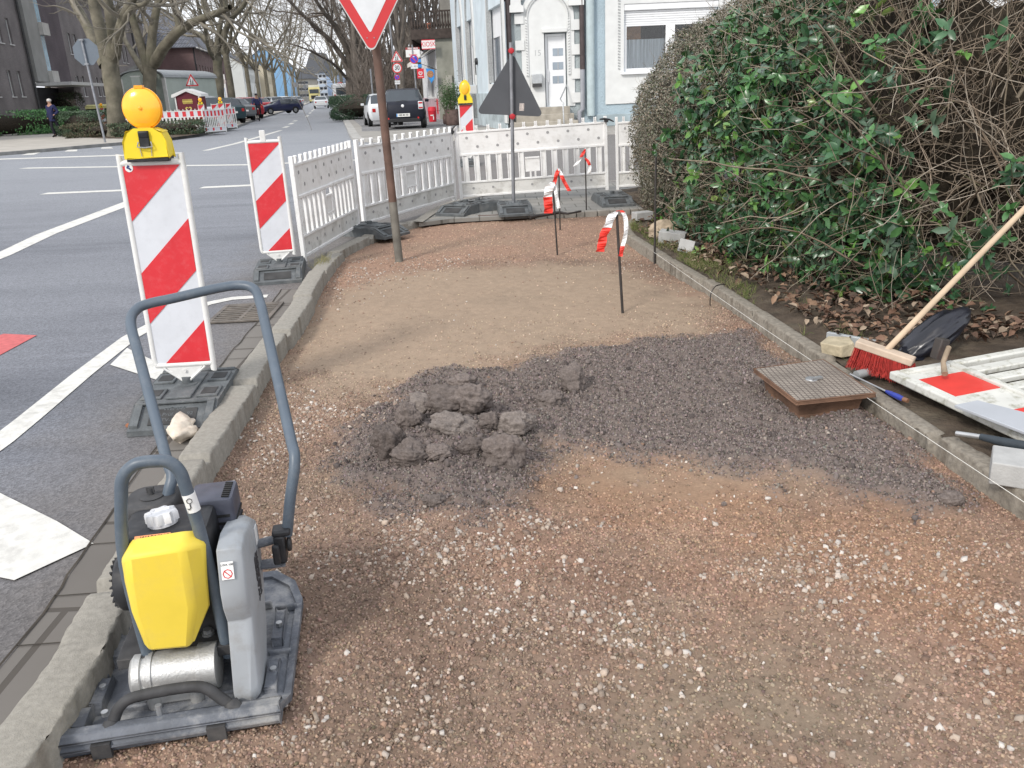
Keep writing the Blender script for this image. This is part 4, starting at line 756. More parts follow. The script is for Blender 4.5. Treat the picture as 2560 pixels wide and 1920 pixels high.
# ================================================================ RUSTY VALVE BOX
m_rbox=mat('rusty_box',(.15,.085,.055),.85,var=.35,scale=9,bump=.4,bscale=60,dirt=.5,dcol=(.22,.12,.07),dscale=5)
def checker():
    m=mat('checker_lid',(.27,.235,.20),.75,var=.25,scale=8,dirt=.5,dcol=(.30,.26,.22),dscale=5); t=m.node_tree; n=t.nodes; L=t.links; b=n['Principled BSDF']
    tc=n.new('ShaderNodeTexCoord'); mp=n.new('ShaderNodeMapping'); mp.inputs['Scale'].default_value=(42,42,1); L.new(tc.outputs['Object'],mp.inputs[0])
    sx=n.new('ShaderNodeSeparateXYZ'); L.new(mp.outputs[0],sx.inputs[0]); fs=[]
    for i in(0,1):
        f=n.new('ShaderNodeMath'); f.operation='FRACT'; L.new(sx.outputs[i],f.inputs[0]); g=n.new('ShaderNodeMath'); g.operation='GREATER_THAN'; g.inputs[1].default_value=.25; L.new(f.outputs[0],g.inputs[0]); fs.append(g.outputs[0])
    a=n.new('ShaderNodeMath'); a.operation='MULTIPLY'; L.new(fs[0],a.inputs[0]); L.new(fs[1],a.inputs[1])
    bp=n.new('ShaderNodeBump'); bp.inputs['Distance'].default_value=.004; bp.inputs['Strength'].default_value=1; L.new(a.outputs[0],bp.inputs['Height']); L.new(bp.outputs[0],b.inputs['Normal'])
    src=b.inputs['Base Color'].links[0].from_socket; mm=n.new('ShaderNodeMix'); mm.data_type='RGBA'; L.new(a.outputs[0],mm.inputs[0]); mm.inputs[6].default_value=(.12,.10,.085,1); L.new(src,mm.inputs[7]); L.new(mm.outputs[2],b.inputs['Base Color']); return m
q=[G(1884,922,.135),G(1992,1004,.135),G(2190,983,.135),G(2058,898,.135)]
cen=sum(q)/4; rzb=math.atan2(q[2][1]-q[1][1],q[2][0]-q[1][0])
vb=thing('valve_box','rusty square box with a diamond-pattern lid, beside the right kerb','valve box',(cen[0],cen[1],0))
qq=[(p[0]-cen[0],p[1]-cen[1]) for p in q]
MB().prism(qq,.118,.135).build('lid_rim',m_rbox,vb,bevel=.003)
lid=MB().prism([(x*.96,y*.96) for x,y in qq],.134,.137).build('lid',checker(),vb)
MB().lathe([(.03,0),(.028,.006),(.01,.008)],12,(0,0,.137)).box((.02,-.01,.146),(.06,.02,.01),rz=.4).build('lid_knob',m_steel,lid,smooth=40)
b=MB(); n=4; lv=((.82,.118),(.74,.04),(.84,-.03)); vs=[(x*s,y*s,z) for s,z in lv for x,y in qq]
b.add(vs,[(i*n+k,(i+1)*n+k,(i+1)*n+(k+1)%n,i*n+(k+1)%n) for i in range(2) for k in range(n)]); b.build('box_wall',m_rbox,vb,solid=.012)
# ================================================================ DRAIN, LITTER
m_iron=mat('grate_iron',(.13,.115,.10),.7,var=.3,scale=14,dirt=.5,dcol=(.25,.21,.17)); dg=thing('drain_grate','rusty slotted drain grate in the gutter behind the nearest beacon','drain',(-1.89,5.86,RZ+.004),R(2))
MB().bx(-.2,.2,-.24,.24,.0,.003).build('grate_pit',mat('deep_black',(.01,.01,.01),.9,var=0),dg)
b=MB(); b.bx(-.215,-.185,-.255,.255,0,.014); b.bx(.185,.215,-.255,.255,0,.014); b.bx(-.185,.185,-.255,-.225,0,.014); b.bx(-.185,.185,.225,.255,0,.014); b.build('grate_frame',m_iron,dg,bevel=.003)
b=MB(); 
for i in range(8): b.bx(-.185,.185,-.2+i*.056,-.176+i*.056,.002,.013)
b.bx(-.012,.012,-.225,.225,.002,.0125); b.build('grate_bars',m_iron,dg,bevel=.002)
def lump(name,label,cat,P,size,m,col,rough=.25,seed=0,sub=4,grain=.03,group=None,flat=False,rz=0,tilt=0):
    import bmesh
    bm=bmesh.new(); bmesh.ops.create_icosphere(bm,subdivisions=sub,radius=1); V=np.array([v.co[:] for v in bm.verts]); F=np.array([[l.index for l in f.verts] for f in bm.faces]); bm.free()
    V=np.sign(V)*np.abs(V)**.95
    f3=lambda k,s,o=4:(fbm(V[:,0]*k+s,V[:,1]*k+5,s,o)+fbm(V[:,1]*k+7,V[:,2]*k+s,s+1,o)+fbm(V[:,2]*k+3,V[:,0]*k+9,s+2,o))/3
    d=1+rough*4.2*(f3(1.5,seed)-.5)+rough*1.6*(f3(3.4,seed+5)-.5)+grain*4.5*(f3(11,seed+9,3)-.5)
    V=V*d[:,None]*np.array(size)/2; c=np.array(col)[None]*(.75+.5*fbm(V[:,0]*90,V[:,1]*90+V[:,2]*90,seed+3,2))[:,None]
    o=npmesh(name,V,F,m,col=c,smooth=not flat); o.location=(P[0],P[1],P[2]); o.rotation_euler=(tilt,tilt*.5,rz); return tag(o,label,cat,group)
m_clod=mat('clod_granules',(.1,.08,.07),.95,var=.2,scale=120,bump=1,bscale=170,attr='tint',spec=.15)
CL=[(838,975,80,95,.9,'upright dark clod at the left end of the lumpy heap'),(885,925,62,70,.8,'crumbly clod second from the left in the heap'),(915,893,75,46,1,'greyish clod behind the second from the left'),(962,902,88,70,1.0,'big slanted clod in the middle of the heap, left of the largest'),(1022,898,96,84,1.0,'largest clod in the middle of the heap'),(980,955,92,42,.8,'pale tilted slab of crust in front of the largest clod'),(885,1003,88,62,.9,'rounded clod at the lower left front of the heap'),(1001,838,74,48,1,'separate rounded clod behind the heap'),(1090,998,88,80,1,'big rounded clod at the lower right of the heap'),(1058,945,52,50,.8,'small brownish clod between the largest and the right ones'),(1118,942,92,58,.9,'grey capped clod at the right end of the heap'),(1238,828,56,68,.9,'tall dark clod standing alone at the top edge of the granules'),(1190,872,66,36,1,'low dark clod just left of the tall one'),(1020,992,60,44,.8,'small crumb in the front hollow of the heap'),(950,1005,70,38,.9,'low crumb at the middle foot of the heap'),(2058,1082,44,30,1,'single grey lump at the far right tip of the granules'),(935,1080,60,34,.9,'small clod on the near edge of the dark granules'),(1565,1080,14,12,1,'tiny dark crumb lying on the bare sandy gravel')]
for i,(u,v,ww,hh_,dd,lb) in enumerate(CL):
    P=G(u*k,(v+hh_*.33)*k,.02); D=math.hypot(P[0],P[1],EYE); s=D/1797*.985; zz=max(float(pit_z(np.array([P[0]]),np.array([P[1]]))[0]),0)
    sz=(ww*s*.88,ww*s*dd*.68,hh_*s*.92); lump('soil_clod',lb,'clod',(P[0],P[1]+sz[1]*.35,zz+sz[2]*.36),sz,m_clod,tuple(np.array((.155,.130,.118))*(.82+.36*((i*37)%10)/10)) if i not in(2,10,5) else (.20,.172,.155),.42,seed=i*7+1,group='dark clods on the granules',tilt=.35 if i in(3,4,5) else rnd.uniform(-.25,.25),sub=5,grain=.075)
m_conc=mat('concrete_block',(.40,.40,.39),.85,var=.12,scale=12,bump=.4,bscale=120)
def block(label,u,v,z,size,rz,tilt=(0,0),m=m_conc,name='paving_block',cat='paving block',group='grey paving blocks on the verge'):
    P=G(u,v,z); o=MB().box((0,0,size[2]/2),size).build(name,m,loc=(P[0],P[1],z),bevel=.005); o.rotation_euler=(tilt[0],tilt[1],rz); return tag(o,label,cat,group)
block('small grey paving block at the far end of the right kerb',1606,549,.10,(.2,.13,.085),R(18))
block('grey paving block lying on its side in the middle of the verge, with a seam',1680,608,.10,(.24,.12,.11),R(-22),(R(4),R(6)))
block('grey paving block half under the laurel leaves, tipped up on an edge',1722,634,.09,(.14,.20,.11),R(-38),(R(-16),R(8)))
lump('field_stone','rounded tan boulder half hidden behind the paving blocks','stone',(*G(1660,598,.1)[:2],.17),(.27,.2,.2),mat('tan_stone',(.4,.3,.2),.9,var=.25,scale=14,bump=.6,bscale=60,attr='tint'),(.36,.29,.21),.2,seed=77)
# crumpled paper in the gutter
P=G(462,1085,.06); m_paper=mat('crumpled_paper',(.68,.6,.5),.85,var=.15,scale=20,dirt=.45,dcol=(.42,.29,.18),dscale=20)
lump('crumpled_paper','crumpled white and brown paper bag in the gutter beside the beacon foot','litter',(P[0],P[1],RZ+.045),(.12,.17,.085),m_paper,(.7,.6,.5),.75,seed=15,sub=3,grain=.3,flat=True)
lump('brick_shard','rust coloured wedge sticking out under the nearest beacon foot','shard',(*G(338,1068,RZ)[:2],RZ+.012),(.08,.05,.03),mat('rust_shard',(.3,.12,.06),.8,var=.3,scale=30),(.3,.14,.08),.3,seed=19,sub=2,flat=True)
# ================================================================ TOOLS ON THE VERGE
zb=.10
m_wood=mat('broom_wood',(.52,.40,.28),.7,var=.12,scale=9,bump=.2,bscale=40,dirt=.3,dcol=(.35,.28,.2)); m_bris=mat('red_bristles',(.50,.055,.045),.65,var=.25,scale=60); m_headw=mat('broom_head_wood',(.50,.40,.31),.8,var=.15,scale=14,dirt=.3,dcol=(.3,.25,.2))
hc_=Vector(G(2212,880,.235)); br=thing('street_broom','long-handled street broom with red bristles leaning over the right kerb','broom',tuple(hc_),R(-38))
MB().box((0,0,0),(.27,.07,.035)).build('head_block',m_headw,br,bevel=.006).rotation_euler=(0,R(12),0)
V=[];F=[]; rb=np.random.default_rng(8); n=1700; P_=np.zeros((n,3,3)); x=rb.uniform(-.132,.132,n); y=rb.uniform(-.036,.036,n); 
P_[:,0]=np.c_[x,y,-.015-x*.21]; P_[:,1]=np.c_[x*1.08,y*1.3,-.06-x*.2]; P_[:,2]=np.c_[x*1.2+rb.normal(0,.006,n),y*1.5+rb.normal(0,.004,n)-.01,-.108-x*.2+rb.normal(0,.004,n)]
v_,f_=ptubes(P_,np.full((n,3),.0012),3); npmesh('bristles',v_,f_,m_bris,br)
he=Vector(W(2600,478,4.15)); hs=hc_+Vector((.0,.0,.01)); dv=(he-hs); rzq=Matrix.Rotation(R(38),3,'Z')
MB().tube([tuple(rzq@(dv.normalized()*.0)),tuple(rzq@(dv.normalized()*1.25))],.0145,12).build('handle',m_wood,br,smooth=60)
# lying red and white barrier
m_brd=mat('barrier_red_sheet',(.62,.05,.04),.5,var=.08,scale=10,dirt=.2,dcol=(.5,.3,.25)); m_algae=mat('mossy_white_plastic',(.58,.58,.54),.6,var=.1,scale=6,dirt=1,dcol=(.22,.21,.14),dscale=16)
A=Vector(G(2222,938,.17)); Bv=Vector(G(2600,1118,.16)); Cv=Vector(G(2600,812,.22)); rz_=math.atan2((Bv-A).y,(Bv-A).x)
lb=thing('lying_barrier','dirty red and white barrier panel lying flat on the verge at the right edge','barrier',tuple(A),0); 
exv=(Bv-A).normalized(); eyv=(Cv-A); eyv=(eyv-exv*eyv.dot(exv)).normalized(); ezv=exv.cross(eyv); 
if ezv.z<0: ezv=-ezv
lb.matrix_world=Matrix(((exv.x,eyv.x,ezv.x,A.x),(exv.y,eyv.y,ezv.y,A.y),(exv.z,eyv.z,ezv.z,A.z),(0,0,0,1)))
b=MB(); b.bx(0,1.9,-.0,.05,-.02,.02); b.bx(0,1.9,.30,.335,-.018,.022); b.bx(0,1.9,.86,.9,-.02,.02); b.bx(-.0,.045,.05,.30,-.02,.02); b.bx(0,.05,.335,.86,-.02,.02); b.build('frame',m_algae,lb,bevel=.008)
b=MB(); b.bx(.045,1.9,.05,.30,-.008,.006); lo=b.build('board',m_algae,lb)
for i in range(4): MB().bx(.12+i*.43,.34+i*.43,.055,.296,.006,.009).build('red_sheet',m_brd,lo)
for i in range(9): MB().bx(.09+i*.115,.155+i*.115,.335,.86,-.014,.014).build('slat',m_algae,lb,bevel=.006)
# black sack
P=G(2350,885,.15); m_bag=mat('black_foil',(.012,.013,.02),.28,var=.2,scale=10,spec=.6)
import bmesh
bm=bmesh.new(); bmesh.ops.create_icosphere(bm,subdivisions=4,radius=1); V=np.array([v.co[:] for v in bm.verts]); F=np.array([[l.index for l in f.verts] for f in bm.faces]); bm.free()
fo=1+.22*np.abs(np.sin(V[:,1]*7+V[:,2]*5+2*fbm(V[:,0]*2,V[:,1]*2,4)))*(1-np.abs(V[:,0]))-.1+.25*(fbm(V[:,0]*2,V[:,1]*3+V[:,2]*3,8)-.5); V=V*fo[:,None]*np.array([.235,.10,.075]); V[:,2]+=.05*np.sin(V[:,0]*7); 
o=npmesh('plastic_sack',V,F,m_bag,smooth=True); o.location=(P[0]+.02,P[1]+.12,.215); o.rotation_euler=(0,R(-14),R(12)); tag(o,'crumpled black plastic sack behind the broom head','sack')
P2=[tuple(Vector(W(u,v,y))) for u,v,y in((2255,868,4.0),(2262,895,3.95),(2330,903,3.97),(2345,888,4.05),(2290,866,4.08))]
tag(MB().add(P2+[tuple(Vector(p)+Vector((.01,.03,-.03))) for p in P2],[(0,1,2,3,4),(9,8,7,6,5)]+[(i,(i+1)%5,(i+1)%5+5,i+5) for i in range(5)]).build('foil_scrap',m_bag,bevel=.004),'flat scrap of black foil between broom and lying barrier','foil')
def bar(name,label,cat,a,c,w_,h_,m,bev=.003,grp=None):
    a=Vector(a);c=Vector(c); d=c-a; o=MB().box((d.length/2,0,0),(d.length,w_,h_)).build(name,m,loc=tuple(a),bevel=bev); o.rotation_euler=d.to_track_quat('X','Z').to_euler(); return tag(o,label,cat,grp)
m_al2=mat('dull_aluminium',(.45,.47,.48),.5,metal=.4,var=.12,scale=9)
lv=bar('spirit_level','grey aluminium spirit level lying behind the broken stone slab','spirit level',G(2068,840,.13),G(2190,862,.13),.025,.05,m_al2); MB().cyl((.09,-.013,.0),(.09,-.0145,.0),.016,14).build('vial_window',m_rubd,lv)
b=MB(); P=[G(2048,872,.13),G(2070,846,.16),G(2124,844,.16),G(2134,868,.15),G(2100,878,.14)]; n=5
o=MB().add([(p[0],p[1],.165+.01*(i%2)) for i,p in enumerate(P)]+[(p[0]+.01,p[1]-.01,.105) for p in P],[(0,1,2,3,4)[::-1],(5,6,7,8,9)]+[(i,(i+1)%5,(i+1)%5+5,i+5) for i in range(5)]).build('stone_slab',mat('sandstone',(.42,.36,.25),.9,var=.25,scale=20,bump=.5,bscale=50),bevel=.006); tag(o,'broken tan stone slab with a flat top, left of the broom','stone')
tag(MB().tube([tuple(G(2140,938,.13)),tuple(G(2215,918,.14))],.021,14).tube([tuple(G(2139,938,.13)),tuple(G(2141.5,937.5,.13))],.017,14).build('pipe_piece',mat('grey_pipe',(.25,.26,.26),.6,var=.15,scale=12,dirt=.5,dcol=(.15,.1,.07)),smooth=50),'short grey pipe piece under the broom bristles','pipe')
ch=thing('screwdriver','long thin screwdriver with a blue handle on the verge beside the valve box','screwdriver',tuple(G(2125,935,.135)))
v0=Vector(ch.location); f_=lambda u,v,z:tuple(Vector(G(u,v,z))-v0)
MB().tube([(0,0,0),f_(2215,978,.125)],[.004,.0045],8).build('blade',m_steel,ch); MB().tube([f_(2215,978,.125),f_(2225,983,.125),f_(2245,992,.125),f_(2258,998,.125)],[.006,.011,.013,.011],10).build('handle',mat('blue_handle',(.03,.05,.3),.4,var=.1),ch,smooth=50)
MB().tube([f_(2258,998,.125),f_(2270,1002,.125)],[.011,.010],10).build('end_cap',mat('brown_cap',(.2,.1,.06),.6),ch,smooth=50)
hm=thing('hammer','old hammer with a short worn head lying on the barrier slats','hammer',tuple(G(2362,935,.22)))
v0=Vector(hm.location); MB().tube([(0,0,0),f_(2358,905,.25),f_(2372,868,.30)],[.014,.011,.012],8).build('handle',mat('worn_wood',(.26,.2,.14),.8,var=.25,scale=20),hm,smooth=50)
MB().box(f_(2350,872,.28),(.055,.045,.10),rz=R(20),ry=R(12)).build('head',m_rod,hm,bevel=.006)
p=[G(2386,1012,.22),G(2444,1000,.23),G(2640,1050,.22),G(2640,1110,.2)]
tag(MB().add([tuple(x) for x in p]+[(x[0],x[1],x[2]-.012) for x in p],[(3,2,1,0),(4,5,6,7)]+[(i,(i+1)%4,(i+1)%4+4,i+4) for i in range(4)]).build('metal_sheet',mat('grey_sheet',(.42,.44,.47),.5,metal=.2,var=.06,scale=6),bevel=.002),'flat grey sheet lying across the lying barrier at the right edge','sheet')
tl=thing('long_tool','tool with a silver shaft and thick dark grip lying at the right edge','tool',tuple(G(2390,1083,.15)))
v0=Vector(tl.location); MB().tube([(0,0,0),f_(2452,1092,.16)],.010,10).build('shaft',m_steel,tl,smooth=50); MB().tube([f_(2452,1092,.16),f_(2520,1108,.17),f_(2620,1125,.18)],[.013,.019,.021],12).build('grip',mat('dark_grip',(.035,.045,.055),.6,var=.2,scale=20),tl,smooth=50)
P=G(2545,1215,.115); o=block('large pale grey concrete block cut by the right edge of the picture',2560,1200,.10,(.22,.17,.085),R(-30),(0,0),m_conc,'concrete_block','concrete block','loose concrete pieces')
tag(MB().tube([tuple(G(1452,528,.1)),tuple(G(1420,534,.1)),tuple(G(1398,531,.1)),tuple(G(1325,543,.09))],[.012,.012,.018,.022],8).build('trowel_handle',m_rod,smooth=50),'dark tool handle lying on the far paving by the cobble edge','tool')
# cobbles closing the far end of the pit
m_cob=mat('cobble_concrete',(.25,.235,.21),.9,var=.25,scale=9,bump=.5,bscale=90); x=-.64
segs=[(-.64,-.33),(.36,1.7)]
us=[1122,1158,1190]
def cob(a,c,yo=10.0,lab=''):
    w_=c-a-.008; o=MB().box(((a+c)/2,yo+.055,.01),(w_,.12,.12)).build('cobble',m_cob,bevel=.007); o.rotation_euler[2]=0; return o
i=0; labs=[]
for s0,s1 in segs:
    xx=s0
    while xx<s1-.05:
        wd_=rnd.choice([.10,.15,.155]); t=min(1,max(0,(xx+.64)/.6)); yo=10.16-.12*t if xx<0 else 10.0+.07*(xx-.36)
        o=cob(xx,min(xx+wd_,s1),yo+rnd.uniform(-.006,.006)); tag(o,'grey edging cobble in the row closing the far end of the gravel','cobble','edging cobbles at the far end'); xx+=wd_; i+=1
tag(MB().box((.015,10.10,.03),(.67,.05,.075)).build('rusty_edge_plate',mat('rusty_plate',(.10,.05,.035),.8,var=.3,scale=8)),'dark rusty steel plate set in the gap of the cobble row','plate')
# ================================================================ VERGE AND HEDGE
m_soil=mat('verge_soil',(.075,.056,.04),.95,var=.4,scale=9,bump=1,bscale=50,dirt=.6,dcol=(.16,.14,.10),dscale=4)
xs2=np.arange(1.2,6.5,.05); ys2=np.arange(1.0,12.0,.05); X2,Y2=np.meshgrid(xs2,ys2); 
kx=np.interp(Y2,[p[1] for p in KRP],[p[0] for p in KRP])+.06
Z2=.085+.05*fbm(X2*2,Y2*2,3)*np.clip((X2-kx)/.3,0,1)+.02*(fbm(X2*12,Y2*12,5)-.5)+.08*np.clip((X2-kx-.3)/1.5,0,1)
def soil_z(x,y): return np.interp(x,[1.2,1.6,3],[.10,.12,.2])+0*y
idx=np.arange(X2.size).reshape(X2.shape); F=np.stack([idx[:-1,:-1],idx[:-1,1:],idx[1:,1:],idx[1:,:-1]],-1).reshape(-1,4)
F=F[((X2-kx)[:-1,:-1].ravel()>-.02)&~((Y2[:-1,:-1].ravel()>9.85)&(X2[:-1,:-1].ravel()<1.5))]
o=npmesh('verge',np.stack([X2,Y2,Z2],-1).reshape(-1,3),F,m_soil,smooth=True); o['kind']='structure'
HB=smooth_pts([(5.0,12.6),(3.3,12.3),(2.1,11.7),(1.6,10.7),(1.47,9.6),(1.5,8.6),(1.6,7.5),(1.75,6.3),(1.95,5.4),(2.3,4.85),(2.9,4.5),(4.0,4.2),(5.5,4.0)],10)
HBa,_s=resample([(p[0],p[1],0) for p in HB],.05); HT_=np.gradient(HBa[:,:2],axis=0); HT_/=np.linalg.norm(HT_,axis=1,keepdims=True); HN=np.stack([HT_[:,1],-HT_[:,0]],1)   # outward normal candidate
if (HN[len(HN)//2]@np.array([-1,0]))<0: HN=-HN
HL=len(HBa)
pz=np.array([0,.5,.93,1.34,1.74,1.97,2.28,2.42,2.5]); pA=np.array([.2,.03,0,.12,.45,.72,1.3,1.9,2.5]); nz=np.array([0,.5,1,1.5,2,2.5,2.9,3.0,3.05]); pB=np.array([.28,.08,0,.1,.3,.6,1.1,1.7,2.4])
def hsurf(si,t):           # si index along the base, t 0..1 up the profile
    a=np.clip(si.astype(int),0,HL-1); y=HBa[a,1]; m=np.clip((7.8-y)/2.5,0,1); tt=t*8; i=np.clip(tt.astype(int),0,7); f=tt-i
    z=(pz[i]*(1-f)+pz[i+1]*f)*(1-m)+(nz[i]*(1-f)+nz[i+1]*f)*m; off=(pA[i]*(1-f)+pA[i+1]*f)*(1-m)+(pB[i]*(1-f)+pB[i+1]*f)*m
    P=np.stack([HBa[a,0]-HN[a,0]*off,HBa[a,1]-HN[a,1]*off,z+.1],-1)
    up=np.clip((z-.9)/1.6,-.3,.95); N_=np.stack([HN[a,0]*(1-np.abs(up)),HN[a,1]*(1-np.abs(up)),up],-1); N_/=np.linalg.norm(N_,axis=1,keepdims=True)
    lump_=(fbm(a*.09+0*t,z*2.2,31)-.5)*.26+(fbm(a*.3+0*t,z*6,37)-.5)*.10; return P+N_*lump_[:,None],N_,z,y
rh=np.random.default_rng(11)
m_priv=mat('privet_leaf',(.1,.1,.07),.6,var=.15,scale=40,attr='tint',spec=.25); m_laur=mat('laurel_leaf',(.03,.09,.03),.30,var=.15,scale=30,attr='tint',spec=.5)
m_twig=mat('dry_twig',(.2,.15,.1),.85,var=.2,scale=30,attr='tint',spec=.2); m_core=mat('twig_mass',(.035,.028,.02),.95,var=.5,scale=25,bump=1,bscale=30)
m_litter=mat('dead_leaves',(.15,.08,.05),.85,var=.15,scale=40,attr='tint',spec=.2)
priv=thing('privet_hedge','clipped rounded grey-brown hedge at the far end of the right kerb','hedge',(0,0,0)); laur=thing('laurel_shrub','glossy green laurel growing out of the middle of the hedge','shrub',(0,0,0)); tang=thing('tangled_shrub','overgrown leafless brown shrub behind the broom at the right edge','shrub',(0,0,0))
def mkleaves(name,par,n,m,size,ratio,zone_f,cols,inn,jit,wt=None):
    s=rh.uniform(0,HL-1,n); t=rh.random(n)**1.05; P,N_,z,y=hsurf(s,t); k=rh.random(n)<zone_f(y,z,P); P=P[k];N_=N_[k];z=z[k];y=y[k]; n=len(P)
    P=P-N_*(rh.random((n,1))**1.6*inn); nn=N_+rh.normal(0,jit,(n,3)); nn/=np.linalg.norm(nn,axis=1,keepdims=True); d=rh.normal(0,1,(n,3)); d[:,2]+=.4
    L=rh.uniform(*size,n); c=np.array(cols)[rh.choice(len(cols),n,p=wt)]*rh.uniform(.7,1.3,(n,1)); V,F,C=leaves(P,nn,d,L,L*ratio,c); return npmesh(name,V,F,m,par,col=C)
def sm(a,b,x): return np.clip((x-a)/(b-a),0,1)
mkleaves('small_leaves',priv,150000,m_priv,(.018,.034),.55,lambda y,z,P:np.clip(sm(6.6,8.0,y+.9*(fbm(y*1.5,z*1.5,41)-.5)*2+.25*z),0,1),[(.15,.15,.115),(.20,.185,.145),(.10,.105,.07),(.24,.20,.15),(.08,.11,.05),(.30,.28,.23)],.20,.75,[.28,.24,.16,.16,.08,.08])
def twigs_on(name,par,n,L,r,zf,K=5,wig=.3,inn=.25,outw=.5,cols=[(.29,.235,.18),(.35,.29,.225),(.20,.165,.125),(.42,.37,.30)],up=0,tr=(0,1)):
    s=rh.uniform(0,HL-1,n); t=rh.uniform(*tr,n); P,N_,z,y=hsurf(s,t); k=rh.random(n)<zf(y,z,P); P=P[k];N_=N_[k]; n=len(P); P=P-N_*rh.random((n,1))*inn
    d=rh.normal(0,1,(n,3))+N_*outw; d[:,2]+=.3; r0=rh.uniform(*r,n); Pp,Rr=wander(P,d,rh.uniform(*L,n),r0,r0*.5,K,wig,up,rh); V,F=ptubes(Pp,Rr,3); c=np.array(cols)[rh.integers(0,len(cols),n)]*rh.uniform(.7,1.2,(n,1)); return npmesh(name,V,F,m_twig,par,col=np.repeat(c,K*3,0))
twigs_on('fine_twigs',priv,5000,(.06,.2),(.001,.002),lambda y,z,P:sm(6.6,8.0,y),outw=.7,inn=.1)
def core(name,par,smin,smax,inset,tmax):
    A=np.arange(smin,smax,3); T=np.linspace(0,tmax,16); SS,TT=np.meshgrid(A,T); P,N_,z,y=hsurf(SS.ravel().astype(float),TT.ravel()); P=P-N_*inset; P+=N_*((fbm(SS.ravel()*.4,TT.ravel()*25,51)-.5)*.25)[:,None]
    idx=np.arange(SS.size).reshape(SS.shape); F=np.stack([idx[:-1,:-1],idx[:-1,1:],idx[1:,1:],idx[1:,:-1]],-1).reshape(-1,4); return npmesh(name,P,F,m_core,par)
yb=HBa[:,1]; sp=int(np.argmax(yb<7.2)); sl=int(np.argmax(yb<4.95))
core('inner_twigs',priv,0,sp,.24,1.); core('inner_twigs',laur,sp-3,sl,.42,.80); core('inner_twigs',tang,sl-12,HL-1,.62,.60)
# laurel rosettes
def rosettes(name,par,n,zf,size,tr=(0,.85),outm=.1):
    s=rh.uniform(0,HL-1,n); t=rh.uniform(*tr,n); P,N_,z,y=hsurf(s,t); k=rh.random(n)<zf(y,z,P); P=P[k]+N_[k]*rh.uniform(-.22,outm,(k.sum(),1)); N_=N_[k]; n=len(P); m=6
    ax=N_+rh.normal(0,.5,(n,3)); ax[:,2]+=.25; ax/=np.linalg.norm(ax,axis=1,keepdims=True); ii=np.repeat(np.arange(n),m); a=np.tile(np.arange(m)*2.4,n)+rh.uniform(0,6,n)[ii]+rh.normal(0,.5,n*m)
    ref=np.cross(ax,[0.3,.2,1.]); ref/=np.linalg.norm(ref,axis=1,keepdims=True); r2=np.cross(ax,ref); rad=ref[ii]*np.cos(a)[:,None]+r2[ii]*np.sin(a)[:,None]; el=rh.uniform(.1,.9,(len(ii),1))
    d=rad+ax[ii]*el; nr=ax[ii]-rad*el*.8+rh.normal(0,.45,(len(ii),3)); nr/=np.linalg.norm(nr,axis=1,keepdims=True); L=rh.uniform(*size,len(ii))*rh.uniform(.55,1.15,n)[ii]*rh.uniform(.75,1.1,len(ii))
    pal=np.array([(.045,.115,.05),(.06,.155,.05),(.032,.085,.04),(.11,.24,.05),(.085,.14,.09),(.17,.25,.07)]); pc=rh.choice(6,n,p=[.34,.26,.2,.08,.09,.03])[ii]; c=pal[pc]*rh.uniform(.75,1.25,(len(ii),1))
    st=P[ii]+ax[ii]*rh.uniform(-.035,.03,(len(ii),1)); V,F,C=ovals(st,nr,d,L,L*.46,c);     Pp,Rr=wander(P-ax*.22+rh.normal(0,.03,P.shape),ax,np.full(n,.24),np.full(n,.0035),np.full(n,.002),4,.08,0,rh); v,f=ptubes(Pp,Rr,4); f3=np.concatenate([f[:,[0,1,2]],f[:,[0,2,3]]])+len(V); return npmesh(name,np.concatenate([V,v]),np.concatenate([F,f3]),m_laur,par,col=np.concatenate([C,np.tile([.13,.12,.07],(len(v),1))]))
cl=lambda y,z,sd,th,g=9.:np.clip((fbm(y*1.7+3,z*1.7,sd)-th)*g,0,1)
rosettes('laurel_leaves',laur,12500,lambda y,z,P:sm(8.6,7.6,y)*sm(4.7,5.1,y)*(.28+.95*cl(y,z,61,.42))*np.where(z>1.8,.5,1.),(.065,.115))
rosettes('low_leaves',laur,1800,lambda y,z,P:sm(8.3,7.3,y)*sm(4.4,4.7,y)*sm(.75,.3,z),(.045,.085),(0,.3),.25)
rosettes('leaf_clumps',tang,3200,lambda y,z,P:sm(5.6,5.0,y)*cl(P[:,0],z,67,.47,12.)*np.where(z>1.6,.3,1.)*1.,(.07,.12))
# twigs
twigs_on('dry_branches',laur,7500,(.2,.55),(.0015,.004),lambda y,z,P:sm(8.3,7.,y)*sm(4.7,5.,y)*(.35+.65*(1-cl(y,z,61,.42))+.8*(z>1.6)),K=6,wig=.25,inn=.2,outw=.55)
twigs_on('dry_branches',tang,13000,(.35,1.0),(.0014,.0042),lambda y,z,P:sm(5.9,5.1,y)*np.where(z<1.8,1,.75),K=8,wig=.22,inn=.9,outw=.25,cols=[(.29,.235,.175),(.36,.29,.225),(.20,.16,.12),(.44,.38,.31)])
twigs_on('thick_branches',tang,260,(.9,1.8),(.006,.013),lambda y,z,P:sm(6.,5.2,y),K=9,wig=.16,inn=.9,outw=.15,cols=[(.17,.13,.095),(.24,.2,.15)],up=.06,tr=(0,.5))
twigs_on('upper_twigs',laur,2600,(.2,.6),(.0012,.003),lambda y,z,P:sm(9.,7.5,y),K=6,wig=.2,inn=.3,outw=.5,tr=(.55,1),up=.05)
twigs_on('upper_twigs',tang,3200,(.4,1.1),(.0015,.004),lambda y,z,P:sm(6.3,5.4,y),K=7,wig=.22,inn=1.2,outw=.3,tr=(.5,1),up=.06)
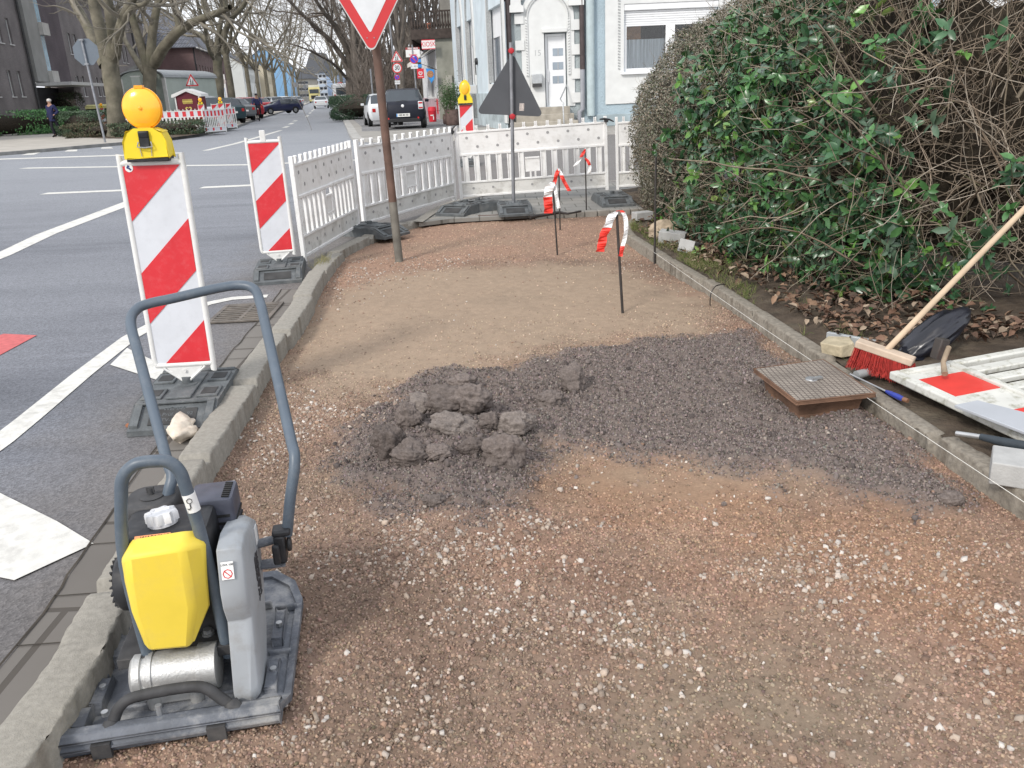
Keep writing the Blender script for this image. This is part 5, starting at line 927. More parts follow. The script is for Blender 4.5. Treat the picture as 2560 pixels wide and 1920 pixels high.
# leaf litter and grass along the kerb
n=9500; a=rh.uniform(0,1,n); yy=2.2+8*rh.random(n)**.9; kx_=np.interp(yy,[p[1] for p in KRP],[p[0] for p in KRP])+.1; hx=np.interp(yy,HBa[::-1,1][:],HBa[::-1,0][:]) if False else kx_+.9
x=kx_+rh.random(n)**.8*1.1+.06*(yy<6); dens=fbm(x*3,yy*3,7); kk=rh.random(n)<np.clip((dens-.3)*3,0,1)*np.where(x-kx_<.12,.3,1); kk&=~((x>1.78)&(yy<4.1)); x=x[kk];yy=yy[kk]; n=len(x)
zz=.12+.05*np.clip(x-1.5,0,1)+rh.uniform(0,.035,n); nr=np.c_[rh.normal(0,.45,(n,2)),np.ones(n)]; nr/=np.linalg.norm(nr,axis=1,keepdims=True); pal=np.array([(.16,.095,.065),(.12,.075,.055),(.21,.135,.09),(.09,.065,.05),(.27,.21,.155)])
L=rh.uniform(.03,.075,n); V,F,C=ovals(np.c_[x,yy,zz],nr,rh.normal(0,1,(n,3)),L,L*.55,pal[rh.integers(0,5,n)]*rh.uniform(.7,1.3,(n,1)),.3); npmesh('leaf_litter',V,F,m_litter,col=C)['kind']='stuff'
n=9000; yy=3.9+5.6*rh.random(n); kx_=np.interp(yy,[p[1] for p in KRP],[p[0] for p in KRP])+.075; x=kx_+rh.random(n)**1.3*.30; kk=rh.random(n)<np.clip((fbm(x*5,yy*2.2,19)-.47)*7,0,1)*np.where((yy>6.4)|(yy<5.8),1,.35); x=x[kk];yy=yy[kk]; n=len(x)
d=rh.normal(0,.55,(n,3)); d[:,2]=1; P_,R_=wander(np.c_[x,yy,np.full(n,.10)],d,rh.uniform(.03,.085,n),np.full(n,.0016),np.full(n,.0005),4,.25,-.12,rh); v,f=ptubes(P_,R_,3); c=np.array([(.16,.20,.06),(.24,.24,.11),(.10,.15,.04),(.3,.26,.15)])[rh.integers(0,4,n)]; npmesh('grass',v,f,m_twig,col=np.repeat(c,12,0))['kind']='stuff'
n=210; px=rh.normal(-1.63,.03,n); py=rh.normal(7.35,.10,n); hgt=rh.uniform(.04,.13,n)
d=rh.normal(0,.6,(n,3)); d[:,2]=1; P_,R_=wander(np.c_[px,py,np.full(n,.07)],d,hgt,np.full(n,.0016),np.full(n,.0006),4,.25,-.1,rh); v,f=ptubes(P_,R_,3); npmesh('weeds',v,f,m_twig,col=np.tile((.28,.26,.13),(len(v),1)))['kind']='stuff'
# ================================================================ BUILDINGS
def wallholes(b,s0,s1,z0,z1,holes,rev=.14,y=0):          # front sheet with rectangular openings and their reveals
    X=sorted({s0,s1,*[h[0] for h in holes],*[h[1] for h in holes]}); Zz=sorted({z0,z1,*[h[2] for h in holes],*[h[3] for h in holes]})
    for i in range(len(X)-1):
        for j in range(len(Zz)-1):
            cx,cz=(X[i]+X[i+1])/2,(Zz[j]+Zz[j+1])/2
            if any(h[0]<cx<h[1] and h[2]<cz<h[3] for h in holes): continue
            b.add([(X[i],y,Zz[j]),(X[i+1],y,Zz[j]),(X[i+1],y,Zz[j+1]),(X[i],y,Zz[j+1])],[(0,1,2,3)])
    for a,c,d,e in holes:
        b.add([(a,y,d),(c,y,d),(c,y,e),(a,y,e),(a,y+rev,d),(c,y+rev,d),(c,y+rev,e),(a,y+rev,e)],[(0,4,5,1),(1,5,6,2),(2,6,7,3),(3,7,4,0)])
m_glass=mat('window_glass',(.035,.04,.05),.12,var=.3,scale=1.5,spec=.8); m_wframe=mat('white_window_frame',(.62,.62,.61),.5,var=.05)
def window(root,a,c,d,e,y=0,rev=.14,mull=1,fr=.05,frm=None,glass=None,sill=True,trans=None,dark=False):
    f=MB(); yy=y+rev-.05
    f.bx(a,a+fr,yy,yy+.05,d,e); f.bx(c-fr,c,yy,yy+.05,d,e); f.bx(a+fr,c-fr,yy,yy+.05,d,d+fr); f.bx(a+fr,c-fr,yy,yy+.05,e-fr,e)
    for i in range(mull): x=a+(c-a)*(i+1)/(mull+1); f.bx(x-fr*.6,x+fr*.6,yy-.003,yy+.047,d+fr,e-fr)
    if trans: z=d+(e-d)*trans; f.bx(a+fr,c-fr,yy-.002,yy+.048,z-fr*.5,z+fr*.5)
    w_=f.build('window',frm or m_wframe,root); g=MB().bx(a+fr*.5,c-fr*.5,y+rev-.012,y+rev-.002,d+fr*.5,e-fr*.5).build('pane',glass or m_glass,w_)
    if sill: MB().bx(a-.05,c+.05,y-.06,y+.02,d-.05,d-.002).build('sill',m_wframe if frm is None else frm,w_)
    return w_
def frame_at(name,label,cat,P,d,group=None):
    t=thing(name,label,cat,(P[0],P[1],P[2] if len(P)>2 else 0),math.atan2(d[1],d[0]),group); return t
def onpl(u,v,P,d):            # pixel on the vertical plane through P along d -> (s, z)
    r=ray(u,v); n=np.array([-d[1],d[0]]); t=((np.array(P[:2])-C0[:2])@n)/(r[:2]@n); q=C0+t*r; L=math.hypot(*d); return ((q[0]-P[0])*d[0]+(q[1]-P[1])*d[1])/L,q[2]
m_bwall=mat('pale_blue_render',(.38,.475,.53),.9,var=.10,scale=1.2,bump=.8,bscale=18,dirt=.2,dcol=(.5,.56,.58),dscale=.8)
m_bwall2=mat('grey_blue_render',(.38,.43,.44),.9,var=.12,scale=1.5,bump=.8,bscale=22,dirt=.3,dcol=(.3,.35,.36),dscale=1.2)
m_bside=mat('pale_side_render',(.56,.63,.67),.9,var=.1,scale=1.5,bump=.3,bscale=20,dirt=.35,dcol=(.42,.48,.5),dscale=1)
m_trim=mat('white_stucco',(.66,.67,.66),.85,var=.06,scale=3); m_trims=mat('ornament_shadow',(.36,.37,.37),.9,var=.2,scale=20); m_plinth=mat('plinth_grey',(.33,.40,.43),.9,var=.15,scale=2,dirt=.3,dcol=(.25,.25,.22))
m_pipe=mat('brown_pipe',(.07,.055,.055),.6,var=.2); m_pvc=mat('white_pvc',(.78,.79,.80),.4,var=.03); m_door=mat('white_door',(.78,.79,.80),.4,var=.03)
HY=29.5; hc0=W(1267,300,HY); hP=(hc0[0],HY,.13); hD=(1,.02)
house=frame_at('blue_house','pale blue rendered corner house with a white front door under an arch','house',hP,hD)
def hs(u,v): s,z=onpl(u,v,hP,hD); return s,z-hP[2]
z3p=lambda x,y:hs(1120+x*.2893,y*.2893)
def rect(x0,y0,x1,y1): 
    a=z3p(x0,(y0+y1)/2)[0]; c=z3p(x1,(y0+y1)/2)[0]; e=z3p((x0+x1)/2,y0)[1]; d=z3p((x0+x1)/2,y1)[1]; return [a,c,d,e]
dr=rect(845,290,1020,920); wn=[*rect(1545,200,2190,590)]; wn[0]-=.05; wn[1]=wn[0]+3.0; 
s_mid=z3p(1175,500)[0]; dr[2]=max(dr[2],.5)
sh=.62; wnh=[wn[0]-.05,wn[1]+.05,wn[2]-.06,wn[3]+sh]
b=MB(); al=[z3p(730,500)[0],z3p(1030,500)[0],dr[2],8.0]
b.c=1; wallholes(b,0,s_mid,0,9,[[dr[0]-.03,dr[1]+.03,dr[2],dr[3]+.03]],.25)
b.c=0; wallholes(b,s_mid,20,0,9,[wnh,[wnh[0]+6.,wnh[1]+6.,wnh[2],wnh[3]],[wnh[0]+11.,wnh[1]+11.,wnh[2],wnh[3]]],.16)
b.add([(20,0,0),(20,12,0),(20,12,9),(20,0,9),(0,12,0),(0,12,9)],[(0,1,2,3),(4,5,2,1)]); b.build('front_wall',[m_bwall,m_bwall2],house)
pl=z3p(1400,985)[1]; MB().bx(s_mid+.35,20,-.05,-.003,0,pl).build('plinth',m_plinth,house,bevel=.02)
MB().bx(0,z3p(600,0)[0],-.05,-.003,0,pl*1.15).build('plinth',mat('plinth_light',(.45,.5,.51),.9,var=.15,scale=2),house)
MB().prism([(-.6,9),(20.5,9),(20.5,9.3),(-.6,9.3)],-.7,12,'y').build('eaves',m_trim,house); rf=MB(); rf.add([(-.6,-.7,9.3),(20.5,-.7,9.3),(20.5,12,9.3),(-.6,12,9.3),(2,5.5,13),(18,5.5,13)],[(0,1,5,4),(1,2,5),(2,3,4,5),(3,0,4)]); m_slate=mat('roof_slate',(.07,.075,.085),.7,var=.25,scale=6,bump=.5,bscale=8); rf.build('roof',m_slate,house)
# entrance surround
x0,x1=z3p(625,500)[0],z3p(1070,500)[0]; xa,xb=z3p(700,500)[0],z3p(1030,500)[0]; cxm=(xa+xb)/2; rad=(xb-xa)/2; zs_=z3p(850,150)[1]
def archring(b,cx,zc,r0,r1,y0,y1,z0=None,n=14,pt=0):
    A=[(cx+r0*math.cos(math.pi*i/n),zc+(r0*(1+pt))*math.sin(math.pi*i/n)) for i in range(n+1)]; B=[(cx+r1*math.cos(math.pi*i/n),zc+(r1*(1+pt))*math.sin(math.pi*i/n)) for i in range(n+1)]
    if z0 is not None: A=[(cx+r0,z0)]+A+[(cx-r0,z0)]; B=[(cx+r1,z0)]+B+[(cx-r1,z0)]
    for i in range(len(A)-1):
        q=[A[i],A[i+1],B[i+1],B[i]]; b.add([(p[0],y0,p[1]) for p in q]+[(p[0],y1,p[1]) for p in q],[(0,1,2,3)[::-1],(4,5,6,7),(0,4,5,1),(2,6,7,3),(1,5,6,2),(3,7,4,0)])
b=MB(); archring(b,cxm,zs_,rad,rad+.24,-.05,-.002,dr[2]); b.build('arch_surround',m_trim,house)
b=MB(); archring(b,cxm,zs_,rad+.02,rad+.11,-.075,-.052,dr[2]+1.0); ar=b.build('rope_moulding',m_trim,house)
b=MB(); 
for i in range(70):
    z=dr[2]+1.0+i*.085
    if z<zs_: b.box((cxm-rad-.065,-.079,z),(.06,.006,.03),ry=.5); b.box((cxm+rad+.065,-.079,z),(.06,.006,.03),ry=-.5)
for i in range(40): a=math.pi*i/40; b.box((cxm+(rad+.065)*math.cos(a),-.079,zs_+(rad+.065)*math.sin(a)),(.03,.006,.06),ry=-a+.5)
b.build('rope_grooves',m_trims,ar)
b=MB(); b.bx(xa,dr[0]-.035,-.03,-.002,dr[2],dr[3]+.25); b.bx(dr[1]+.035,xb,-.03,-.002,dr[2],dr[3]+.25); b.bx(xa,xb,-.028,-.002,dr[3]+.03,zs_+rad); b.build('white_panel',m_trim,house)
b=MB(); b.bx(dr[0]-.10,dr[1]+.05,-.10,-.03,dr[3]+.04,dr[3]+.16); b.build('door_lintel',m_trim,house,bevel=.01)
b=MB()
for zq in(.0,.75,1.5,2.25,3.0): b.bx(xb+.14,xb+.42,-.085,-.052,dr[2]+zq+.1,dr[2]+zq+.42)
for zq in(.3,1.5,2.3,3.0): b.bx(xa-.44,xa-.14,-.085,-.052,dr[2]+zq+.3,dr[2]+zq+.6)
b.build('quoin_blocks',m_trim,house)
MB().prism([(0,0),(.5,0),(.5,.18),(.42,.22),(.4,.8),(.1,.8),(.08,.22),(0,.18)],-.2,-.053,'y').build('console',m_trim,house,loc=(x0-.35,0,z3p(600,110)[1]))
MB().prism([(0,0),(.5,0),(.5,.18),(.42,.22),(.4,.8),(.1,.8),(.08,.22),(0,.18)],-.2,-.053,'y').build('console',m_trim,house,loc=(x1-.1,0,z3p(1080,50)[1]))
dd=MB().bx(dr[0],dr[1],.17,.22,dr[2],dr[3]).build('front_door',m_door,house); fr=MB(); w_=.07
fr.bx(dr[0],dr[0]+w_,.12,.168,dr[2],dr[3]); fr.bx(dr[1]-w_,dr[1],.12,.168,dr[2],dr[3]); fr.bx(dr[0]+w_,dr[1]-w_,.12,.168,dr[3]-w_,dr[3]); fr.build('door_frame',m_pvc,dd)
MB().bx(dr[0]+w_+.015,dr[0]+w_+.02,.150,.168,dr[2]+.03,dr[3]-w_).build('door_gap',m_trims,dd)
m_frost=mat('frosted_glass',(.30,.35,.40),.25,var=.1,scale=3,spec=.6)
for y0,y1 in((415,480),(535,600),(655,720)):
    q=rect(908,y0,1002,y1); p=MB().bx(q[0],q[1],.160,.168,q[2],q[3]).build('door_pane',m_frost,dd); MB().bx((q[0]+q[1])/2-.02,(q[0]+q[1])/2+.02,.157,.160,q[2],q[3]).build('pane_bar',m_steel,p)
q=z3p(866,640); MB().cyl((q[0],.1,q[1]-.25),(q[0],.1,q[1]+.15),.018,8).build('door_handle',m_chr,dd)
q=z3p(772,460); text('15',.26,mat('number_grey',(.45,.46,.46),.8,var=0),house,(q[0],-.035,q[1]))
q=rect(722,640,812,752); mb_=MB().bx(q[0],q[1],-.22,-.035,q[2]+.1,q[3]).build('mailbox',m_al2,house,bevel=.02); MB().bx(q[0]+.02,q[1]-.02,-.2,-.04,q[2],q[2]+.095).build('newspaper_tray',m_blk2,mb_)
# steps, rail
st0=rect(600,930,1045,1075); b=MB()
for i in range(3): b.bx(st0[0]-.2*(i>1)-.05,st0[1]+.1*i,-.45-.32*i,-.052,0,dr[2]*(1-i*.3)-.005*i)
b.build('door_steps',mat('sandstone_steps',(.36,.33,.28),.9,var=.2,scale=4,dirt=.4,dcol=(.2,.18,.15)),house,bevel=.015)
a=z3p(1023,735); c=z3p(950,852); d=z3p(968,875); MB().tube([(a[0],-.1,a[1]),(c[0],-.9,c[1]),(d[0],-1.05,d[1]-.03),(d[0]+.02,-1.1,0)],.022,8).build('handrail',m_steel,house,smooth=50)
def pipe(x,y0,y1,r,m,name='downpipe',yo=-.12):
    a=z3p(x,y0); c=z3p(x,y1); return MB().tube([(z3p(x,300)[0],yo,9),(z3p(x,300)[0],yo,c[1])],r,10).build(name,m,house,smooth=50)
pipe(522,0,1080,.10,m_pipe); p2=pipe(1155,0,600,.085,m_pipe); MB().tube([(z3p(1155,300)[0],-.12,z3p(1155,600)[1]),(z3p(1155,300)[0],-.12,z3p(1155,940)[1]),(z3p(1150,300)[0]-.1,-.12,z3p(1155,965)[1]),(z3p(1150,300)[0]-.1,-.12,.1)],.08,10).build('lower_pipe',mat('grey_pipe2',(.3,.31,.34),.6,var=.1),p2,smooth=50)
pipe(1225,0,1000,.14,mat('pale_blue_pipe',(.42,.50,.52),.7,var=.1))
# big window with shutter, curtains
m_curt=mat('lace_curtain',(.55,.62,.66),.9,var=.35,scale=3); cm=MATS['lace_curtain'].node_tree
for nd in list(cm.nodes):
    if nd.type=='TEX_NOISE': 
        mp=cm.nodes.new('ShaderNodeMapping'); mp.inputs['Scale'].default_value=(9,1,.25); cm.links.new(nd.inputs['Vector'].links[0].from_socket,mp.inputs[0]); cm.links.new(mp.outputs[0],nd.inputs['Vector'])
m_drape=mat('brown_drape',(.24,.14,.075),.9,var=.3,scale=5); m_dark=mat('dark_room',(.02,.018,.02),.9,var=.2)
def clear_glass():
    if 'clear_pane' in MATS: return MATS['clear_pane']
    m=bpy.data.materials.new('clear_pane'); m.use_nodes=True; t=m.node_tree; n=t.nodes; L=t.links; n.remove(n['Principled BSDF']); a=n.new('ShaderNodeBsdfTransparent'); g=n.new('ShaderNodeBsdfGlossy'); g.inputs['Roughness'].default_value=.04; fr=n.new('ShaderNodeFresnel'); fr.inputs[0].default_value=1.6
    x=n.new('ShaderNodeMixShader'); L.new(fr.outputs[0],x.inputs[0]); L.new(a.outputs[0],x.inputs[1]); L.new(g.outputs[0],x.inputs[2]); L.new(x.outputs[0],n['Material Output'].inputs[0]); MATS['clear_pane']=m; return m
def bigwin(ox):
    a,c,d,e=wnh[0]+ox,wnh[1]+ox,wnh[2],wnh[3]; q=wn[3]
    b=MB(); wallholes(b,a-.62,c+.62,d-1.0,e+.9,[(a,c,d,e)],.03,-.045); sx_=b.build('window_surround',m_trim,house)
    b=MB()
    for i in range(34):
        for x in(a-.16,c+.16): b.box((x,-.052,d+.1+i*.09),(.08,.012,.045),ry=.4)
    b.build('rope_moulding',m_trims,sx_)
    w_=MB(); f=.10; yy=.06; w_.bx(a,a+f,yy,yy+.06,d,q); w_.bx(c-f,c,yy,yy+.06,d,q); w_.bx(a+f,c-f,yy,yy+.06,d,d+f); w_.bx(a+f,c-f,yy,yy+.06,q-f*.5,q); xm=(a+c)/2; w_.bx(xm-.15,xm+.15,yy-.004,yy+.056,d+f,q-f*.5); wo=w_.build('window',m_pvc,house)
    for s0,s1 in((a+f,xm-.15),(xm+.15,c-f)):
        MB().bx(s0,s1,.13,.138,d+f,q-f*.5).build('pane',clear_glass(),wo)
        MB().bx(s0-.1,s1+.1,1.2,1.25,d-.2,q+.4).build('room_back',m_dark,wo)
        n=24; P=[(s0+(s1-s0)*i/n,.2+.02*math.sin(i*1.9)) for i in range(n+1)]; hh=d+f+(q-d)*.62; b=MB()
        for i in range(n): b.add([(P[i][0],P[i][1],d+.03),(P[i+1][0],P[i+1][1],d+.03),(P[i+1][0],P[i+1][1],hh),(P[i][0],P[i][1],hh)],[(0,1,2,3)])
        b.build('curtain',m_curt,wo)
    MB().bx(a+f,a+f+.5,.22,.25,hh,q).build('drape',m_drape,wo); MB().bx(c-f-.35,c-f,.22,.25,hh,q).build('drape',m_drape,wo)
    b=MB(); 
    for i in range(6): z=q+i*.07; b.prism([(0,z),(-.025,z+.01),(-.03,z+.035),(-.025,z+.06),(0,z+.07)],a+.02,c-.02,'x')
    so=b.build('roller_shutter',m_pvc,wo,loc=(0,.10,0)); MB().bx(a,c,-.02,.1,q+.42,e).build('shutter_box',m_pvc,wo,bevel=.02)
    MB().bx(a-.1,c+.1,-.15,-.046,d-.08,d-.003).build('sill',m_pvc,wo)
bigwin(0); bigwin(6.); bigwin(11.)
# side of the house along the street
sd=(W(1142,292,43)[0]-hc0[0],43-HY); sL=math.hypot(*sd); sang=math.atan2(sd[1],sd[0])-math.atan2(hD[1],hD[0])
def ss(x,y): s,z=onpl(1120+x*.2893,y*.2893,hP,sd); return s,z-.13
side=bpy.data.objects.new('side_wing',None); COL.objects.link(side); side.parent=house; side.rotation_euler[2]=sang+math.pi; 
# local x runs back towards the corner: origin at corner, x negative = away
W3=[]
for xa_,xb_,yt,yb_ in((88,138,215,700),(172,232,160,735),(352,490,45,715)):
    a=-ss(xb_,(yt+yb_)/2)[0]; c=-ss(xa_,(yt+yb_)/2)[0]; lo,hi=min(a,c),max(a,c); W3.append((lo,hi,ss((xa_+xb_)/2,yb_)[1],ss((xa_+xb_)/2,yt)[1]))
b=MB(); wallholes(b,-sL,0,0,9,[w for w in W3],.16); wl_=b.build('side_wall',m_bside,side)
MB().bx(-sL,-.1,-.06,-.003,0,1.2).build('side_plinth',mat('side_plinth',(.42,.48,.5),.9,var=.2,scale=2,dirt=.5,dcol=(.25,.28,.28)),side)
for lo,hi,d,e in W3:
    cx=(lo+hi)/2; r=(hi-lo)/2; b=MB(); archring(b,cx,e-r*.2,r*.96,r*.96+.24,-.05,-.003,d-1.3,pt=.75); b.bx(cx-r*.96-.24,cx+r*.96+.24,-.06,-.003,d-1.3,d-.03); o=b.build('arch_surround',m_trim,wl_)
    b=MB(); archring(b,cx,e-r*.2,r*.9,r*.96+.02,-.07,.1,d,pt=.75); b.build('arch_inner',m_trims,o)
    wo=MB().bx(lo,hi,.16,.2,d+(e-d)*.62,e).bx(lo,lo+.08,.14,.2,d,d+(e-d)*.62).bx(hi-.08,hi,.14,.2,d,d+(e-d)*.62).bx(cx-.05,cx+.05,.14,.2,d,d+(e-d)*.62).bx(lo,hi,.14,.2,d,d+.08).build('window',m_pvc,side); MB().bx(lo,hi,.202,.21,d,d+(e-d)*.62).build('pane',mat('net_pane',(.14,.16,.19),.15,var=.2,scale=2,spec=.7),wo)
q=ss(255,530); MB().lathe([(.02,0),(.14,.02),(.12,.1),(.02,.12)],10,(-q[0],-.0,q[1]),(0,-1,0)).tube([(-q[0],-.1,q[1]-.1),(-q[0]-.05,-.08,q[1]-.5)],.02,6).build('wall_lamp',m_blk,side)
# ---- kiosk
KY=44.; kP=(*W(1094,200,KY)[:2],.13); kd=(1,0.0); kiosk=frame_at('kiosk','small white kiosk with a dark wooden balcony and red lettered sign','kiosk',kP,kd)
def ks(u,v): s,z=onpl(u,v,kP,kd); return s,z-.13
Wk=ks(1139,200)[0]; zbal=ks(1090,97)[1]; ztop=ks(1090,38)[1]
m_kgrey=mat('stained_grey_render',(.27,.27,.23),.9,var=.25,scale=1.5,dirt=.5,dcol=(.17,.17,.14),dscale=2); m_kwh=mat('kiosk_white',(.66,.67,.68),.8,var=.08,scale=2); m_pink=mat('pink_base',(.45,.33,.36),.85,var=.12,scale=2)
MB().bx(0,Wk,0,6,0,zbal).build('side_wall',m_kgrey,kiosk); MB().bx(Wk*.48,Wk*.82,-.12,-.003,0,ks(1120,188)[1]).build('wall_pillar',mat('pillar_grey',(.33,.32,.28),.9,var=.25,scale=3),kiosk)
MB().bx(-.02,Wk,-.02,6.2,zbal,zbal+.06).build('flat_roof',m_kgrey,kiosk)
sf=(-.195,1.0); fa=math.atan2(sf[1],sf[0]); fr=bpy.data.objects.new('shop_front',None); COL.objects.link(fr); fr.parent=kiosk; fr.rotation_euler[2]=fa+math.pi
def kf(u,v): s,z=onpl(u,v,kP,sf); return -s,z-.13     # local x negative away from the corner
zp=kf(1080,245)[1]; b=MB(); wx0,wx1=kf(1069,200)[0],kf(1084,200)[0]; wallholes(b,-7,-.01,zp,zbal,[(wx0,wx1,zp+.0,kf(1078,178)[1])],.2); b.build('front_wall',m_kwh,fr); MB().bx(-7,-.01,-.04,.05,0,zp).build('pink_base',m_pink,fr)
window(fr,wx0,wx1,zp,kf(1078,178)[1],0,.2,1)
MB().bx(-.62,-.12,-.06,-.044,zp-.75,zp-.05).build('red_price_board',mat('sign_red2',(.6,.04,.05),.5,var=.1,scale=5),fr)
m_brownw=mat('dark_wood',(.055,.042,.036),.8,var=.35,scale=6,bump=.3,bscale=30)
bal=bpy.data.objects.new('balcony',None); COL.objects.link(bal); bal.parent=kiosk
bx0=-1.15; b=MB()
for i in range(7): b.bx(bx0-.0,bx0+.05,-.1+0,6,zbal-.9+i*.2+.6,zbal-.9+i*.2+.78)
b.bx(bx0,Wk,-.15,-.08,zbal+.1,zbal+.45); b.bx(bx0,Wk,-.15,6,zbal+.0,zbal+.1); b.build('plank_side',m_brownw,bal)
b=MB(); n=15
for i in range(n): x=bx0+.1+(Wk-bx0-.15)*i/(n-1); b.lathe([(.03,0),(.07,.15),(.03,.4),(.055,.6),(.03,.75)],6,(x,-.11,zbal+.45))
b.bx(bx0,Wk,-.16,-.06,zbal+1.2,zbal+1.27); b.build('balustrade',m_brownw,bal)
MB().lathe([(.08,0),(.13,.25),(.1,.26)],10,(bx0+.9,-.05,zbal+.46)).build('flower_pot',mat('terracotta',(.3,.12,.08),.8),bal)
# house wall above and behind the balcony
MB().bx(Wk*.2,Wk,2.5,6,zbal+.06,zbal+4).build('upper_wall',mat('upper_dark',(.2,.19,.17),.9,var=.3,scale=2),kiosk)
def board(root,name,u0,v0,u1,v1,m,fn=None,y=-.1,th=.04):
    a=(fn or ks)(u0,(v0+v1)/2)[0]; c=(fn or ks)(u1,(v0+v1)/2)[0]; e=(fn or ks)((u0+u1)/2,v0)[1]; d=(fn or ks)((u0+u1)/2,v1)[1]; o=MB().box((0,0,0),(abs(c-a),th,e-d)).build(name,m,root,loc=((a+c)/2,y,(d+e)/2)); return o,abs(c-a),e-d
m_kw=mat('sign_board_white',(.72,.72,.71),.5,var=.05,scale=6); m_kr=mat('kiosk_red',(.62,.03,.05),.5,var=.05)
o,w_,h_=board(kiosk,'kiosk_sign',1056,100,1089,124,m_kw,y=-.4); MB().box((0,-.022,h_*.46),(w_,.004,h_*.08)).build('red_line',m_kr,o); MB().box((0,-.022,-h_*.46),(w_,.004,h_*.08)).build('red_line',m_kr,o); text('KIOSK',h_*.72,m_kr,o,(0,-.024,0),bold=.0,sx=.80)
o,w_,h_=board(kiosk,'name_board',1016,119,1051,143,m_kw,y=-.3); MB().box((0,-.022,h_*.38),(w_,.004,h_*.24)).build('red_band',mat('dark_red_band',(.3,.05,.05),.6),o); text('TRINKHALLE',h_*.24,m_kw,o,(0,-.026,h_*.38),bold=.004,sx=.83); text('Am\nStadtgarten',h_*.27,m_kr,o,(0,-.024,-h_*.12),sx=.75)
board(kiosk,'blue_sign',1045,148,1054,156,mat('blue_print',(.04,.25,.6),.5,var=.1),y=-.35); board(kiosk,'blue_sign',1045,161,1056,169,MATS['blue_print'],y=-.35)
o,w_,h_=board(kiosk,'red_flag',1045,172,1062,196,m_kr,y=-.45,th=.02)
b=MB(); 
for r,s in((.14,1),(.085,1)): b.tube([(s*r*1.25*abs(math.sin(t))**.9*math.copysign(1,math.sin(t))*w_*1.6,-.014,(r*1.1*math.cos(t)+.35*r*abs(math.sin(t)))*h_*1.1) for t in np.linspace(0,6.283,20)],.012,5)
b.build('white_emblem',m_kw,o); MB().box((0,-.014,-h_*.32),(w_*.7,.004,h_*.05)).build('white_line',m_kw,o)
a=ks(1066,171); c=ks(1087,172); hh=.62; bn=MB().prism([(a[0],a[1]),(c[0],c[1]-.05),(c[0]-.02,c[1]-.45),(c[0]-.2,c[1]-.68),(a[0]+.22,a[1]-.66),(a[0]+.08,a[1]-.4)],-.44,-.42,'y').build('blue_banner',MATS['blue_print'],kiosk); MB().lathe([(.17,0),(.15,.004)],10,((a[0]+c[0])/2,-.445,a[1]-.28),(0,-1,0)).build('banner_print',mat('brown_print',(.35,.17,.08),.6,var=.5,scale=20),bn)
a=kf(1090,128); e_=ks(1090,128)[1]; aw=MB().add([(-3.6,-.02,zbal-.35),(-.1,-.02,zbal-.35),(-.1,-1.1,zbal-1.0),(-3.6,-1.1,zbal-1.0),(-3.6,-1.12,zbal-1.18),(-.1,-1.12,zbal-1.18)],[(0,1,2,3),(3,2,5,4)]).build('awning',mat('awning_cloth',(.6,.58,.53),.8,var=.08),fr,solid=.02); MB().tube([(-.12,0,zbal-.5),(-.12,-1.05,zbal-1.0),(-.12,0,zbal-1.4)],.02,6).build('awning_arm',m_blk,aw)
# loose things by the kiosk
def at(u,v,z=.13): return G(u,v,z)
p=W(1081,288,41.); bn=thing('red_bin','round red litter bin in front of the pink kiosk base','bin',(p[0],41,.13)); MB().lathe([(.15,0),(.17,.02),(.2,.48),(.21,.5)],16).build('drum',m_kr,bn,smooth=40); MB().lathe([(.21,.5),(.2,.56),(.18,.66),(.1,.68)],16).build('lid',m_kr,bn,smooth=40); MB().box((0,-.2,.3),(.16,.01,.05)).box((.06,-.2,.2),(.04,.01,.2)).build('white_mark',m_kw,bn)
def pot_plant(label,u,y,r,h,ph,m,dens=900,lc=(.05,.10,.035)):
    p=W(u,290,y); t=thing('potted_plant',label,'potted plant',(p[0],y,.13)); MB().lathe([(r*.85,0),(r,.05),(r*1.02,h*.5),(r*.95,h)],14).build('barrel',m,t,smooth=40)
    rg=np.random.default_rng(int(u)); n=dens; P=rg.normal(0,1,(n,3))*np.array([r*.75,r*.75,ph*.24])+np.array([0,0,h+ph*.42]); nr=rg.normal(0,1,(n,3)); nr/=np.linalg.norm(nr,axis=1,keepdims=True); L=rg.uniform(.06,.12,n); V,F,C=leaves(P,nr,rg.normal(0,1,(n,3)),L,L*.3,np.array(lc)*rg.uniform(.6,1.6,(n,1))); n=16; P_,R_=wander(np.tile([0,0,h*.8],(n,1)).astype(float),rg.normal(0,.3,(n,3))+np.array([0,0,1]),np.full(n,ph*.8),np.full(n,.012),np.full(n,.004),5,.15,0,rg); v,f=ptubes(P_,R_,4); f3=np.concatenate([f[:,[0,1,2]],f[:,[0,2,3]]])+len(V); npmesh('foliage',np.concatenate([V,v]),np.concatenate([F,f3]),m_priv,t,col=np.concatenate([C,np.tile((.12,.1,.07),(len(v),1))]))
m_barrel=mat('barrel_wood',(.14,.095,.085),.8,var=.3,scale=8); pot_plant('bushy green plant in a wooden barrel between kiosk and blue house',1131,36.,.30,.62,1.15,m_barrel,1600); pot_plant('thin leafless plant in a small brown pot left of the barrel',1116,37.5,.16,.42,1.5,m_barrel,160)
# ---- brick wall and fence behind the parked cars
bw_=MB(); q=W(925,250,62); bwp=thing('garden_wall','low red-brown brick wall at the foot of the wood behind the parked cars','wall',(q[0],62,.12),R(-5)); m_bk=brickmat('garden_brick',(.16,.075,.06),(.2,.1,.08),(.2,.17,.15)); MB().bx(0,8,0,.3,0,1.4).build('wall',m_bk,bwp); MB().bx(-.05,8.05,-.05,.35,1.4,1.5).build('coping',m_kgrey,bwp)
